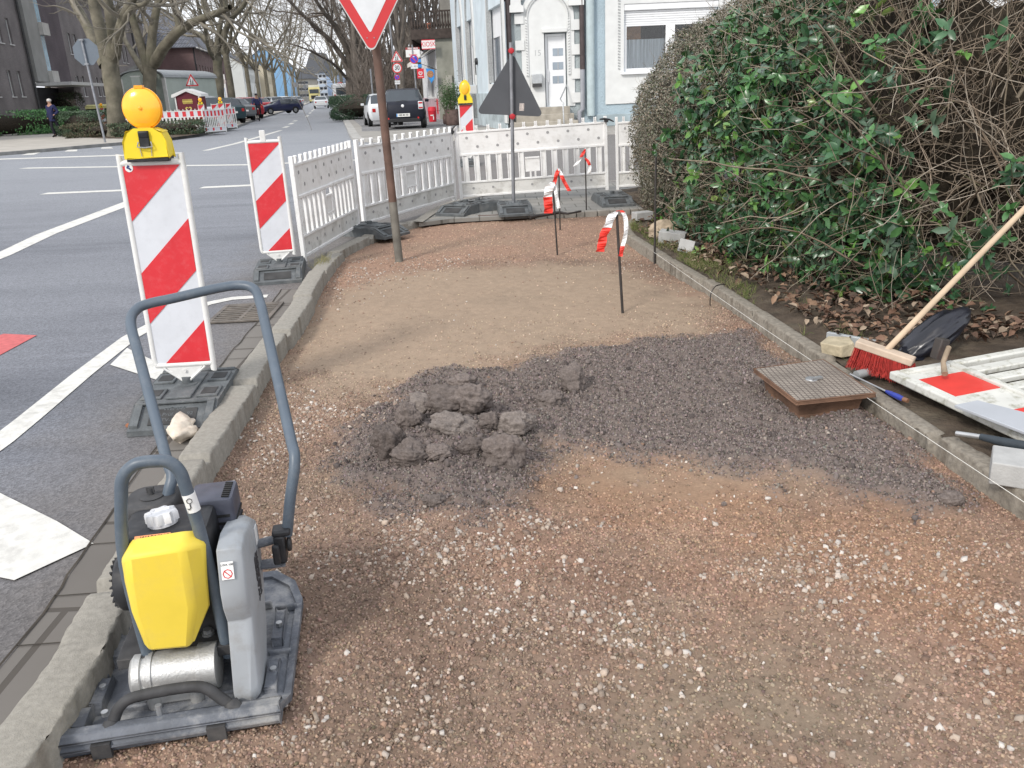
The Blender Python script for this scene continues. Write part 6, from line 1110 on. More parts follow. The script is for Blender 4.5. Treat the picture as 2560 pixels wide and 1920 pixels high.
# ---- left side of the street: long brick block of flats
m_br1=brickmat('grey_brown_brick',(.15,.132,.135),(.18,.16,.158),(.16,.15,.15)); m_br2=brickmat('dark_brown_brick',(.075,.057,.068),(.09,.07,.08),(.08,.067,.075)); m_conc2=mat('concrete_bay',(.25,.25,.24),.85,var=.12,scale=1); m_bglass=mat('blue_stair_glass',(.11,.25,.34),.2,var=.35,scale=1.2,spec=.7)
fd=(-.195,1.); P1=(-28.2+.195*12,38.,.1)
def rfl(P,d): return np.array([P[0],P[1]]),np.array(d)/math.hypot(*d)
flats=frame_at('apartment_block','long grey-brown brick block of flats with blue stair glass at the left edge','building',P1,fd)
# facade faces +x side (towards the street): local x runs away along the street, so local -y is the street side
FL=.0; flats.rotation_euler[2]=math.atan2(1,-.195)
def fs_(u,v): s,z=onpl(u,v,P1,fd); return s,z-.1
sB0=fs_(54,60)[0]; sB1=fs_(84,60)[0]; sC1=fs_(150,60)[0]; sEnd=58.
def flat_windows(s0,s1,cols,z0=2.1,n=4,st=2.95,wd=.62,hh=1.45):
    H=[]
    for c in cols:
        for i in range(n): H.append((c-wd/2,c+wd/2,z0+i*st,z0+hh+i*st))
    return H
cA=[s for s in (3.2,4.6,8.0,9.4,12.3,fs_(26,200)[0],fs_(50,200)[0]) if s<sB0-.6]; HA=flat_windows(0,sB0,cA); HT1=12.2
b=MB(); wallholes(b,0,sB0,0,HT1,HA,.16,0); b.build('brick_wall',m_br1,flats)
# mirrored: outward is -y? street lies to the +x side = local -y
for h in HA: window(flats,*h,0,.16,0,.06,sill=True)
bay=bpy.data.objects.new('stair_bay',None); COL.objects.link(bay); bay.parent=flats
sG=fs_(99,60)[0]; MB().bx(sB0,sB1,-.25,.5,3.0,HT1).build('concrete_wall',m_conc2,bay); MB().bx(sB1,sG,-.12,.3,3.0,HT1).build('stair_glass',m_bglass,bay)
for i in range(4): MB().bx(sB1-.02,sG+.1,-.5,.3,2.95+i*2.95,3.7+i*2.95).build('balcony_band',mat('pale_band',(.42,.41,.39),.85,var=.1,scale=2),bay)
b=MB(); b.bx(sG,sC1,.0,1,2.9,HT1); b.build('dark_brick',m_br2,flats)
MB().bx(sB0-.1,sC1+.1,-2.2,.0,2.72,2.92).build('canopy',mat('canopy_white',(.5,.5,.49),.7,var=.1),flats); MB().bx(sB0+.2,sC1-.2,.6,.7,0,2.7).build('entrance',mat('dark_entrance',(.02,.02,.028),.6,var=.3),flats); MB().bx(sC1-1.8,sC1,-.5,.55,1.9,2.71).build('house_number_panel',m_br1,flats)
q=text('1',.5,m_kw,flats,(sC1-1.2,-.52,2.3))
cD=[]; s=sC1+1.6
while s<sEnd-1: cD.append(s); s+=(1.5 if len(cD)%2 else 4.2)
HD=flat_windows(sC1,sEnd,cD,wd=.75); b=MB(); wallholes(b,sC1,sEnd,0,HT1-2.8,[h for h in HD if h[3]<HT1-3],.16,0); b.build('brick_wall',m_br1,flats)
for h in HD:
    if h[3]<HT1-3: window(flats,*h,0,.16,0,.06)
MB().bx(sEnd,sEnd+.2,0,10,0,HT1-2.8).build('end_wall',m_br1,flats); MB().bx(-.2,sEnd+.4,-.35,10,HT1-2.8,HT1-2.5).build('roof_edge',mat('roof_band',(.3,.3,.29),.8),flats); MB().bx(0,sC1,-.02,10,HT1,HT1+.3).build('upper_roof_edge',MATS['roof_band'],flats)
for s in(sB0-.5,sC1+12,sC1+24): MB().cyl((s,-.12,0),(s,-.12,HT1-2.7),.08,8).build('downpipe',m_blk2,flats)
MB().bx(-.1,0,0,10,0,HT1).build('near_end_wall',m_br1,flats)
# ---- brick house with the hipped tiled roof
E1=np.array(P1[:2])+np.array(fd)/math.hypot(*fd)*sEnd; ud=np.array(fd)/math.hypot(*fd); un=np.array([ud[1],-ud[0]]); C2=E1+un*4.6
m_tile=brickmat('grey_roof_tiles',(.12,.13,.155),(.15,.16,.19),(.05,.05,.06),.3,.38,.03); m_br3=brickmat('red_brown_brick',(.125,.065,.065),(.15,.08,.078),(.12,.10,.10))
h2=frame_at('brick_house','red-brown brick house with a big grey tiled hipped roof beyond the block of flats','house',(C2[0],C2[1],.1),ud); Z2_=onpl(469,115,C2,fd)[1]-.1; L2_=34
b=MB(); cc=[1.5+i*2.3 for i in range(14)]; H=[(c-.45,c+.45,z,z+1.3) for c in cc for z in(1.1,3.9)]; wallholes(b,0,L2_,0,Z2_,H,.15); b.add([(0,0,0),(0,14,0),(0,14,Z2_),(0,0,Z2_)],[(0,1,2,3)]); b.build('wall',m_br3,h2)
for h in H: window(h2,*h,0,.15,0,.07)
ov=.5; b=MB(); b.add([(-ov,-ov,Z2_),(L2_+ov,-ov,Z2_),(L2_+ov,14,Z2_),(-ov,14,Z2_),(5.5,6.8,Z2_+6.3),(L2_-5,6.8,Z2_+6.3)],[(0,1,5,4),(1,2,5),(2,3,4,5),(3,0,4),(0,3,2,1)]); b.build('roof',m_tile,h2); MB().bx(-ov-.1,L2_+ov,-ov-.12,-ov,Z2_-.1,Z2_+.02).build('gutter',m_wframe,h2); MB().cyl((.1,-.12,0),(.1,-.12,Z2_),.07,8).build('downpipe',m_blk,h2)
# ---- terraces further along
def terrace(name,label,y0,L,ht,m,roofm,step=1.8,off=0.,n=2):
    s=(y0-P1[1])*math.hypot(*fd); P=np.array(P1[:2])+ud*s+un*off; t=frame_at(name,label,'house',(P[0],P[1],.1),ud); k_=int(L/step); H=[(1+i*step-.4,1+i*step+.4,z,z+1.35) for i in range(k_) for z in [1+3*j for j in range(n)] if 1+i*step+.4<L]
    b=MB(); wallholes(b,0,L,0,ht,H,.12); b.add([(0,0,0),(0,10,0),(0,10,ht),(0,0,ht)],[(0,1,2,3)]); b.add([(0,0,ht),(0,10,ht),(0,5,ht+3.5)],[(0,1,2)]); b.build('wall',m,t); 
    for h in H: window(t,*h,0,.12,0,.08,sill=False)
    MB().add([(-.3,-.4,ht-.1),(L,-.4,ht-.1),(L,5,ht+3.6),(-.3,5,ht+3.6),(L,10.4,ht-.1),(-.3,10.4,ht-.1)],[(0,1,2,3),(3,2,4,5)]).build('roof',roofm,t,solid=.15); return t
m_w1=mat('white_render',(.55,.57,.56),.85,var=.08,scale=.5); m_cr=mat('cream_render',(.52,.47,.36),.85,var=.08,scale=.5); m_bl=mat('bright_blue_render',(.22,.40,.62),.85,var=.08,scale=.5)
terrace('white_house','white terraced house with a slate roof behind the third tree of the left row',140,34,6.5,m_w1,m_slate,off=5.5)
terrace('cream_house','cream coloured terraced house beyond the white one',176,22,6.8,m_cr,m_slate,off=7)
terrace('blue_terrace','bright blue gabled house between the distant trunks on the left',205,50,9,m_bl,m_slate,off=10,n=3)
def farblock(name,label,u0,u1,vt,y,m,depth=14,roof=None,n=3,cols=4):
    a=W(u0,250,y); c=W(u1,250,y); zt_=W((u0+u1)/2,vt,y)[2]; t=frame_at(name,label,'building',(a[0],y,.1),(1,0)); L=c[0]-a[0]; H=[]
    for i in range(cols):
        for j in range(n): x=L*(i+.5)/cols; z=1.2+j*(zt_-1)/n; H.append((x-.6,x+.6,z,z+(zt_-1)/n*.55))
    b=MB(); wallholes(b,0,L,0,zt_,H,.2); b.add([(0,0,0),(0,depth,0),(0,depth,zt_),(0,0,zt_),(L,0,0),(L,depth,0),(L,depth,zt_),(L,0,zt_)],[(0,1,2,3),(4,7,6,5),(3,2,6,7)]); b.build('wall',m,t)
    for h in H: window(t,*h,0,.2,0,.14,sill=False)
    if roof: MB().add([(-.5,-.5,zt_),(L+.5,-.5,zt_),(L+.5,depth,zt_),(-.5,depth,zt_),(1.5,2.5,zt_+roof),(L-1.5,2.5,zt_+roof),(L-1.5,depth-2,zt_+roof),(1.5,depth-2,zt_+roof)],[(0,1,5,4),(1,2,6,5),(2,3,7,6),(3,0,4,7),(4,5,6,7)]).build('roof',m_slate,t)
    return t
m_beige=mat('beige_render',(.34,.32,.28),.85,var=.08,scale=.4); m_lb=mat('light_blue_render',(.42,.48,.56),.85,var=.06,scale=.4); m_lb2=mat('mid_blue_render',(.28,.37,.52),.85,var=.06,scale=.4)
farblock('beige_building','beige apartment house at the far end of the street, left of the truck',738,775,198,262,m_beige,cols=4,roof=3)
farblock('corner_building','tall pale blue corner building with a dark mansard roof closing the street',772,822,182,285,m_lb,cols=5,roof=6,n=4)
farblock('side_building','plain mid-blue building right of the corner building at the street end',822,850,188,280,m_lb2,cols=1,roof=2)
# ================================================================ TREES
m_bark=mat('plane_bark',(.145,.132,.10),.9,var=.35,scale=2.5,bump=.6,bscale=14,dirt=.5,dcol=(.10,.105,.06),dscale=1.5)
m_bark2=mat('dark_bark',(.14,.122,.105),.9,var=.35,scale=3,bump=.6,bscale=14)
m_tw=mat('bare_twigs',(.21,.19,.155),.9,var=.15,scale=2); m_tw2=mat('bare_twigs_dark',(.17,.145,.125),.9,var=.15,scale=2)
def crown_from(P,Rr,rg,levels=((5,.62,.55,6),(6,.5,.6,5),(7,.45,.65,4)),rmin=.006,up=.05,rr=.55):
    out=[(P,Rr)]; cur=(P,Rr)
    for m,lr,sp,K in levels:
        cur=spawn(cur[0],cur[1],m,lr,sp,K,.2,up,.2,rr,rg,rmin); out.append(cur)
    return out
def limb_arrays(limbs,K=7):
    Ps=[];Rs=[]
    for pts,r0,r1 in limbs:
        Q=np.array(smooth_pts(pts,6)); s=np.r_[0,np.cumsum(np.linalg.norm(np.diff(Q,axis=0),axis=1))]; t=np.linspace(0,s[-1],K); Ps.append(np.stack([np.interp(t,s,Q[:,i]) for i in range(3)],1)); Rs.append(np.linspace(r0,r1,K))
    return np.array(Ps),np.array(Rs)
def tree_obj(name,label,base,limbs,rg,trunk,levels,mb=m_bark,mt=m_tw,group=None,rmin=.006,up=.05,nlimb=8):
    t=thing(name,label,'tree',tuple(base),0,group); b0=np.array(base); b=MB()
    tp=[tuple(np.array(p)-b0) for p in smooth_pts(trunk[0],5)]; n=len(tp); r=[trunk[1]+(trunk[2]-trunk[1])*i/(n-1) for i in range(n)]; r[0]*=1.15
    b.tube(tp,r,12); b.build('trunk',mb,t,smooth=60)
    P,Rr=limb_arrays(limbs); P=P-b0; v,f=ptubes(P,Rr,nlimb); npmesh('limbs',v,f,mb,t,smooth=True)
    cr=crown_from(P,Rr,rg,levels,rmin,up); V=[];F=[];o=0
    for Pp,R_ in cr[1:]:
        n_=4 if R_.max()>.02 else 3; v,f=ptubes(Pp,R_,n_); 
        V.append(v);F.append(f+o);o+=len(v)
    npmesh('crown',np.concatenate(V),np.concatenate(F),mt,t); return t
def wp(u,v,y,dy=0): return tuple(W(u,v,y+dy))
r1=np.random.default_rng(101)
# nearest plane tree on the left, forking above the stop sign
Y=39.; tg=(*W(290,330,Y)[:2],.15)
g_='bare plane trees along the left pavement'
tree_obj('plane_tree','thick plane tree behind the nearest amber lamp, forking into three big limbs',tg,
 [([wp(268,150,Y),wp(250,70,Y),wp(232,0,Y),wp(222,-90,Y),wp(235,-200,Y)],.30,.16),([wp(280,150,Y),wp(282,70,Y,-1),wp(268,0,Y,-1),wp(262,-110,Y,-2)],.30,.15),
  ([wp(262,165,Y),wp(215,60,Y,1),wp(180,0,Y,2),wp(140,-80,Y,3),wp(100,-130,Y,3)],.26,.12),([wp(288,140,Y),wp(302,60,Y,-2),wp(330,0,Y,-3),wp(380,-80,Y,-4)],.24,.12),([wp(300,75,Y,-2),wp(325,20,Y,-3),wp(360,10,Y,-4),wp(420,-50,Y,-6)],.11,.05)],
 r1,([tg,wp(288,250,Y),wp(278,190,Y),wp(274,140,Y)],.38,.36),((5,.5,.5,6),(5,.5,.6,5),(5,.5,.7,4)),group=g_,rmin=.01)
# second one with the long arm reaching right
Y=50.; tg=(*W(372,320,Y)[:2],.15)
tree_obj('plane_tree','second plane tree behind the grey trailer, with a long arm reaching right across the street',tg,
 [([wp(370,175,Y),wp(352,110,Y),wp(335,60,Y),wp(320,0,Y),wp(300,-90,Y)],.28,.13),([wp(376,170,Y),wp(380,90,Y),wp(388,40,Y),wp(396,0,Y),wp(405,-90,Y)],.30,.15),
  ([wp(385,160,Y),wp(415,110,Y,-1),wp(450,75,Y,-2),wp(490,52,Y,-3),wp(530,38,Y,-4),wp(575,18,Y,-6)],.32,.13),([wp(365,185,Y),wp(335,140,Y,1),wp(312,100,Y,2),wp(290,72,Y,3),wp(262,58,Y,4)],.20,.07),
  ([wp(447,77,Y,-2),wp(440,40,Y,-2),wp(428,0,Y,-2),wp(415,-60,Y,-2)],.14,.05),([wp(520,42,Y,-4),wp(508,20,Y,-4),wp(500,-40,Y,-4)],.10,.04),([wp(565,20,Y,-6),wp(560,-10,Y,-6),wp(570,-60,Y,-7)],.1,.04)],
 r1,([tg,wp(373,260,Y),wp(374,215,Y),wp(375,170,Y)],.36,.36),((5,.5,.55,6),(6,.5,.6,5),(5,.5,.7,4)),group=g_,rmin=.011)
Y=62.; tg=(*W(545,270,Y)[:2],.15)
tree_obj('plane_tree','third plane tree in the left row, forking low in front of the white house',tg,
 [([wp(543,145,Y),wp(530,110,Y),wp(505,90,Y,1),wp(475,75,Y,2),wp(440,45,Y,3),wp(400,20,Y,4)],.26,.07),([wp(545,140,Y),wp(560,85,Y),wp(580,45,Y,-1),wp(612,10,Y,-2),wp(640,-50,Y,-3)],.24,.1),([wp(540,140,Y),wp(545,90,Y),wp(555,40,Y),wp(552,0,Y),wp(540,-60,Y)],.22,.1),([wp(538,150,Y),wp(520,120,Y,-1),wp(512,60,Y,-2),wp(490,0,Y,-3)],.16,.05)],
 r1,([tg,wp(548,210,Y),wp(545,180,Y),wp(543,140,Y)],.33,.31),((5,.55,.55,6),(6,.5,.6,5),(6,.5,.7,4)),group=g_,rmin=.013)
def gen_tree(name,label,u,v,y,h,r,seed,lean=(0,0),levels=((5,.6,.5,6),(6,.5,.6,5),(6,.5,.7,4)),nl=6,spread=.75,group=None,fork=.33,mb=m_bark,mt=m_tw,rmin=.014,up=.06,z=.15,base=None):
    rg=np.random.default_rng(seed); B=np.array([*(W(u,v,y)[:2] if base is None else base[:2]),z]); f=B+np.array([lean[0]*h*fork,lean[1]*h*fork,h*fork]); L=[]
    for i in range(nl):
        a=2*math.pi*i/nl+rg.uniform(-.4,.4); s=spread*rg.uniform(.6,1.15); q=[f-np.array([0,0,.2])]; d=np.array([math.cos(a)*s+lean[0],math.sin(a)*s+lean[1],1.]); hh=h*(1-fork)*rg.uniform(.75,1.05)
        for k in range(1,5): q.append(q[0]+d*hh*k/4*np.array([1,1,.9+.03*k])+rg.normal(0,h*.018,3)); 
        L.append((q,r*.55,r*.15))
    return tree_obj(name,label,tuple(B),L,rg,([tuple(B),tuple(B+(f-B)*.5+rg.normal(0,.05,3)),tuple(f)],r,r*.9),levels,mb,mt,group,rmin,up,6)
t4=gen_tree('plane_tree','fourth plane tree in the left row, straight trunk before the white terraced house',582,262,74,15,.29,201,group=g_,levels=((5,.55,.5,6),(5,.5,.6,5),(5,.5,.7,4)),rmin=.010)
t5=gen_tree('plane_tree','slim fifth plane tree in the left row, behind the first red parked car',628,262,92,15,.23,207,group=g_,levels=((5,.55,.5,6),(5,.5,.6,5),(5,.5,.7,4)),rmin=.009,nl=5,fork=.3,spread=.6)
for i,(u,y,h,lb) in enumerate(((650,104,15,'slim plane tree just right of the fifth in the left row'),(672,112,16,'sixth plane tree in the left row, first before the bright blue house'),(690,128,16,'seventh plane tree in the left row, second before the bright blue house'),(718,146,17,'eighth plane tree in the left row, broad crown over the parked cars'),(738,168,17,'ninth plane tree in the left row, near the beige building'),(748,200,17,'farthest plane tree in the left row'))):
    P=W(u,250,y); o=dup(t5,(P[0],P[1],.15),rnd.uniform(0,6),lb,g_); o.scale=(h/15,h/15,h/15)
# the leaning pair by the street on the right
Y=70.; tg=(*W(880,262,Y)[:2],.13); g2='bare trees on the right of the street'
tree_obj('leaning_tree','big dark tree at the right road edge with limbs sweeping left over the street',tg,
 [([wp(876,190,Y),wp(850,130,Y),wp(815,90,Y,-1),wp(780,60,Y,-2),wp(740,20,Y,-3),wp(690,-30,Y,-4)],.24,.07),([wp(880,180,Y),wp(862,110,Y),wp(835,60,Y,-1),wp(800,20,Y,-2),wp(770,-40,Y,-3)],.26,.09),([wp(884,170,Y),wp(880,90,Y),wp(868,30,Y),wp(850,-40,Y,-1)],.24,.1),([wp(890,200,Y),wp(880,140,Y),wp(850,70,Y,2),wp(830,0,Y,3)],.22,.08),([wp(870,200,Y),wp(835,160,Y,-2),wp(800,140,Y,-4),wp(760,120,Y,-6),wp(725,110,Y,-8)],.13,.03)],
 r1,([tg,wp(878,235,Y),wp(877,205,Y),wp(878,175,Y)],.42,.40),((5,.5,.5,6),(5,.5,.6,5),(5,.45,.7,4)),m_bark2,m_tw2,g2,.010)
Y=66.; tg=(*W(894,262,Y)[:2],.13)
tree_obj('leaning_tree','reddish slimmer trunk just right of the big leaning tree',tg,[([wp(892,200,Y),wp(888,130,Y),wp(882,60,Y),wp(875,-20,Y),wp(860,-100,Y)],.24,.1),([wp(890,170,Y),wp(900,110,Y,2),wp(915,60,Y,3),wp(925,0,Y,4)],.14,.05)],r1,([tg,wp(893,230,Y),wp(892,190,Y)],.3,.26),((5,.45,.5,6),(5,.5,.6,5),(5,.45,.7,4)),m_bark2,m_tw2,g2,.010)
wd0=gen_tree('woodland_tree','slim bare tree in the wood, directly above the garden wall',960,258,66,15,.2,301,(-.05,0),nl=7,spread=.35,group='bare trees of the wood behind the garden wall',fork=.25,mb=m_bark2,mt=m_tw2,rmin=.009,levels=((5,.6,.45,6),(6,.5,.55,5),(6,.5,.65,4)))
wl=[(915,74,'bare tree of the wood just right of the reddish trunk'),(935,86,'bare tree of the wood behind the white car'),(985,78,'bare tree of the wood behind the thirty speed sign'),(1005,60,'leaning bare tree left of the TRINKHALLE board'),(1030,70,'bare tree of the wood between the TRINKHALLE board and the kiosk sign'),(1055,64,'bare tree of the wood rising behind the kiosk front'),(1085,66,'bare tree of the wood behind the kiosk balcony'),(1110,72,'rightmost bare tree of the wood, over the kiosk roof'),(905,100,'farthest bare tree of the wood by the street'),(950,100,'bare tree deep in the wood behind the dark car'),(1020,95,'bare tree deep in the wood behind the no-stopping signs'),(1070,90,'bare tree deep in the wood behind the KIOSK sign')]
for u,y,lb in wl:
    P=W(u,255,y); dup(wd0,(P[0],P[1],.12),rnd.uniform(0,6),lb,'bare trees of the wood behind the garden wall',rnd.uniform(.85,1.2))
# thicket below the wood trees (nobody could count it)
rg=np.random.default_rng(77); n=4200; u=rg.uniform(898,1100,n); y=rg.uniform(60,82,n); st=np.array([W(a,255,b) for a,b in zip(u,y)]); st[:,2]=rg.uniform(.1,4.5,n)*rg.random(n); d=rg.normal(0,.5,(n,3)); d[:,2]=1
Pq,Rq=wander(st,d,rg.uniform(1,3.4,n),np.full(n,.028),np.full(n,.01),5,.28,.03,rg); v,f=ptubes(Pq,Rq,3); tt_=npmesh('undergrowth',v,f,m_tw2); tt_['kind']='stuff'
# far trees along the right street edge
for u,y,lb in((858,120,'bare tree at the right road edge behind the white van'),(846,150,'farther bare tree at the right road edge'),(838,190,'farthest bare tree at the right road edge')):
    P=W(u,252,y); dup(t5,(P[0],P[1],.12),rnd.uniform(0,6),lb,g2,1.0)
# ================================================================ HEDGES AND LOW PLANTING
def hedge_box(name,label,cat,c,size,rz,n,cols,lsz=(.05,.1),round_=.35,m=None,group=None,seed=1):
    t=thing(name,label,cat,c,rz,group); rg=np.random.default_rng(seed); sx,sy,sz=size; p=rg.normal(0,1,(n,3)); p/=np.linalg.norm(p,axis=1,keepdims=True); e=.45
    q=np.sign(p)*np.abs(p)**e; q/=np.maximum(np.abs(q).max(1,keepdims=True),1e-6)**(1-round_); nr=p+rg.normal(0,.5,(n,3)); nr/=np.linalg.norm(nr,axis=1,keepdims=True)
    lum=1+.22*(fbm(p[:,0]*3+5,p[:,1]*3+p[:,2]*3,seed)-.5)-rg.random(n)*.12; P=q*lum[:,None]*np.array([sx/2,sy/2,sz/2])+np.array([0,0,sz/2]); P[:,2]=np.maximum(P[:,2],.03); L=rg.uniform(*lsz,n)
    V,F,C=leaves(P,nr,rg.normal(0,1,(n,3)),L,L*.5,np.array(cols)[rg.integers(0,len(cols),n)]*rg.uniform(.65,1.35,(n,1))); npmesh('foliage',V,F,m or m_priv,t,col=C)
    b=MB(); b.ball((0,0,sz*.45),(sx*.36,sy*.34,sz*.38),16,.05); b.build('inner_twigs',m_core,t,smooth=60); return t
gr=[(.12,.28,.10),(.17,.36,.13),(.07,.17,.07)]; gr2=[(.075,.12,.065),(.05,.085,.05),(.11,.16,.10)]; bn_=[(.14,.11,.075),(.10,.085,.06),(.08,.075,.05)]
def hp(u,v,z=.15): p=G(u,v,z); return (p[0],p[1],z)
hedge_box('clipped_hedge','bright green hedge at the far left edge beside the pavement','hedge',hp(22,339),(6.5,2.0,1.25),R(28),9000,gr,(.08,.15),seed=3)
hedge_box('clipped_hedge','darker green hedge behind the walking man','hedge',hp(112,324),(4.6,1.8,1.35),R(30),7000,gr2+gr,(.08,.14),seed=4)
hedge_box('shrub','brownish shrub between the walking man and the bins','shrub',hp(160,318),(2.8,2.4,2.3),0,6000,bn_+gr2,(.06,.12),seed=5)
hedge_box('box_shrub','dark clipped shrub directly left of the grey sign pole','shrub',hp(212,338),(2.3,2.0,1.15),0,6000,gr2,(.05,.10),seed=6)
iv=[(.075,.085,.045),(.10,.09,.06),(.05,.07,.035),(.13,.10,.07)]
hedge_box('ivy_bed','low ivy mound around the foot of the nearest plane tree','ground cover',hp(300,339),(4.4,2.2,.62),0,7000,iv,(.05,.10),seed=7)
hedge_box('ivy_bed','low dark green mound in front of the red and white barrier','ground cover',hp(412,337),(4.4,1.8,.58),R(-5),7000,gr2+iv[:2],(.05,.10),seed=8)
P=[G(178,342,.155),G(260,346,.155),G(350,347,.155),G(430,344,.155),G(500,335,.155),G(522,325,.155),G(420,310,.155),G(200,320,.155)]; MB().sheet([p[:2] for p in P],.158).build('planting_soil',mat('bed_soil',(.10,.075,.055),.95,var=.35,scale=3))['kind']='structure'
hedge_box('clipped_hedge','dark green rounded hedge beside the right road edge, left of the white car','hedge',(*W(900,280,52.5)[:2],.12),(3.6,5.5,1.35),R(10),9000,[(.03,.065,.035),(.05,.09,.05),(.022,.045,.025)],(.06,.11),seed=9)
hedge_box('clipped_hedge','smaller far hedge in front of the white van','hedge',(*W(868,262,76)[:2],.12),(2.5,6,1.1),R(10),4000,gr2,(.06,.11),seed=10)
# pollarded small tree by the entrance
p=hp(128,312); pt=thing('pollard_tree','small knobbly pollarded tree before the dark entrance','tree',p); MB().tube([(0,0,0),(.05,0,1.2),(0,0,2.4)],[.16,.14,.16],8).build('trunk',m_bark,pt,smooth=60); b=MB(); 
for i in range(9): b.ball((rnd.uniform(-.5,.5),rnd.uniform(-.3,.3),2.55+rnd.uniform(-.2,.5)),rnd.uniform(.15,.28),8,.2)
b.build('knobs',m_bark,pt,smooth=60)
# ================================================================ VEHICLES
m_tyre=mat('tyre',(.018,.018,.018),.85,var=.2); m_rim=mat('rim',(.35,.36,.37),.4,metal=.6,var=.1); m_cg=mat('car_glass',(.03,.04,.05),.08,var=.2,scale=2,spec=.9); m_tl=mat('tail_light',(.45,.02,.02),.25,var=.1,spec=.6); m_hl=mat('head_light',(.6,.62,.64),.15,var=.1,spec=.8); m_plt=mat('number_plate',(.7,.7,.68),.5,var=.03); m_trimb=mat('black_trim',(.02,.02,.022),.6,var=.1)
def paint(n,c): return mat('paint_'+n,c,.3,var=.04,scale=2,coat=.25,spec=.4,dirt=.12,dcol=(.2,.19,.17),dscale=3)
def car(name,label,loc,rz,m,st,L,Wd,wheels,group=None,plate=None,rimm=None,detail=False,lightw=.16,wr=.31):
    # st: stations (y, z_bottom, z_belt, z_top, half_width_belt, half_width_top); y from rear (0) to front (L)
    t=thing(name,label,'car',loc,rz,group); b=MB(); n=len(st); rings=[]
    for y,zb,zbelt,zt,wb,wt in st: rings.append([(wb*.86,y,zb),(wb*.99,y,zb+.14),(wb*1.0,y,(zb+zbelt)/2+.05),(wb*.965,y,zbelt),(wt,y,zt-.035*(zt-zbelt>.15)-.005),(wt*.75,y,zt)])
    vs=[];K=6
    for r in rings: vs+=r+[(-x,y,z) for x,y,z in reversed(r)]
    body=[];glass=[]
    for i in range(n-1):
        for k in range(2*K):
            a,bb=i*2*K+k,i*2*K+(k+1)%(2*K); f=(a,bb,bb+2*K,a+2*K)[::-1]; green=(st[i][3]-st[i][2]>.30) and (st[i+1][3]-st[i+1][2]>.30); mixed=(st[i][3]-st[i][2]>.30)!=(st[i+1][3]-st[i+1][2]>.30)
            if green and k in(3,7) : glass.append(f)
            elif mixed and k in(4,5,6): glass.append(f)
            else: body.append(f)
    body+=[tuple(range(2*K)),tuple(range(n*2*K-1,(n-1)*2*K-1,-1))]
    b.add(vs,body); bo=b.build('body',m,t,smooth=38)
    if glass:
        g=MB(); g.add(vs,glass); cen=np.array(vs).mean(0); used=sorted({i for f in glass for i in f}); mp={u:i for i,u in enumerate(used)}; g=MB(); g.add([vs[u] for u in used],[tuple(mp[i] for i in f) for f in glass]); g.build('windows',m_cg,t,smooth=30)
    hw=max(s[4] for s in st)
    for y in wheels:
        for s in(-1,1):
            w_=MB(); w_.lathe([(wr*.6,-.1),(wr*.95,-.1),(wr,-.07),(wr,.07),(wr*.95,.1),(wr*.6,.1)],20,(s*(hw-.085),y,wr),(s,0,0)); wo=w_.build('wheel',m_tyre,t,smooth=40)
            r_=MB(); r_.lathe([(wr*.12,.085),(wr*.62,.095),(wr*.62,.103),(wr*.1,.11)],12,(s*(hw-.085),y,wr),(s,0,0)); r_.build('rim',rimm or m_rim,wo,smooth=30)
            a_=MB(); a_.lathe([(wr*1.16,-.002),(wr*1.16,.004)],20,(s*(hw*.995),y,wr*1.05),(s,0,0)); a_.build('wheel_arch',m_trimb,bo)
    y0=st[0]; zt_=y0[2]-.12
    for s in(-1,1):
        MB().box((s*(y0[4]*.80),-.005+ .02,zt_),(lightw,.06,.17)).build('tail_light',m_tl,t,bevel=.01)
        y1=st[-1]; MB().box((s*(y1[4]*.76),L-.03,y1[2]-.08),(.3,.06,.13)).build('headlight',m_hl,t,bevel=.01)
        MB().box((s*(hw+.09),L*.62,st[n//2][2]+.04),(.16,.08,.11)).build('mirror',m,t,bevel=.02)
    MB().box((0,-.02,(y0[1]+y0[2])/2),(.5,.02,.11)).build('number_plate',m_plt,t); MB().box((0,L+.005,y0[1]+.22),(.5,.02,.11)).build('number_plate',m_plt,t)
    MB().box((0,L-.0,y0[1]+.30),(hw*1.0,.03,.10)).build('grille',m_trimb,t)
    return t
def st_sedan(L=4.5,w=.88,h=1.42,h0=.28): return [(0,h0+.12,.86,.88,w*.86,w*.7),(.12,h0,.93,.97,w*.95,w*.78),(.55,h0,.95,1.0,w,w*.8),(1.15,h0,.94,h-.05,w,w*.68),(1.7,h0,.93,h,w,w*.69),(2.5,h0,.92,h-.01,w,w*.68),(3.25,h0,.92,.97,w,w*.8),(4.0*L/4.5,h0,.82,.86,w*.97,w*.75),(L-.08,h0,.68,.72,w*.88,w*.68),(L,h0+.1,.6,.62,w*.8,w*.6)]
def st_hatch(L=4.0,w=.87,h=1.48,h0=.28): return [(0,h0+.12,.88,.92,w*.86,w*.74),(.10,h0,.95,1.02,w*.95,w*.76),(.42,h0,.96,h-.08,w,w*.68),(1.0,h0,.95,h,w,w*.7),(1.9,h0,.93,h-.01,w,w*.7),(2.75,h0,.92,.99,w,w*.8),(3.5*L/4,h0,.84,.88,w*.97,w*.74),(L-.08,h0,.7,.74,w*.88,w*.66),(L,h0+.1,.62,.64,w*.8,w*.58)]
def st_estate(L=4.7,w=.9,h=1.47,h0=.28): return [(0,h0+.12,.88,.92,w*.86,w*.74),(.10,h0,.95,1.02,w*.95,w*.76),(.5,h0,.96,h-.06,w,w*.68),(1.4,h0,.94,h,w,w*.7),(2.5,h0,.92,h-.02,w,w*.69),(3.3,h0,.92,.98,w,w*.8),(4.1,h0,.82,.86,w*.97,w*.75),(L-.08,h0,.7,.74,w*.88,w*.66),(L,h0+.1,.62,.64,w*.8,w*.58)]
SA=math.atan2(.195,1)      # street direction as a turn from +Y
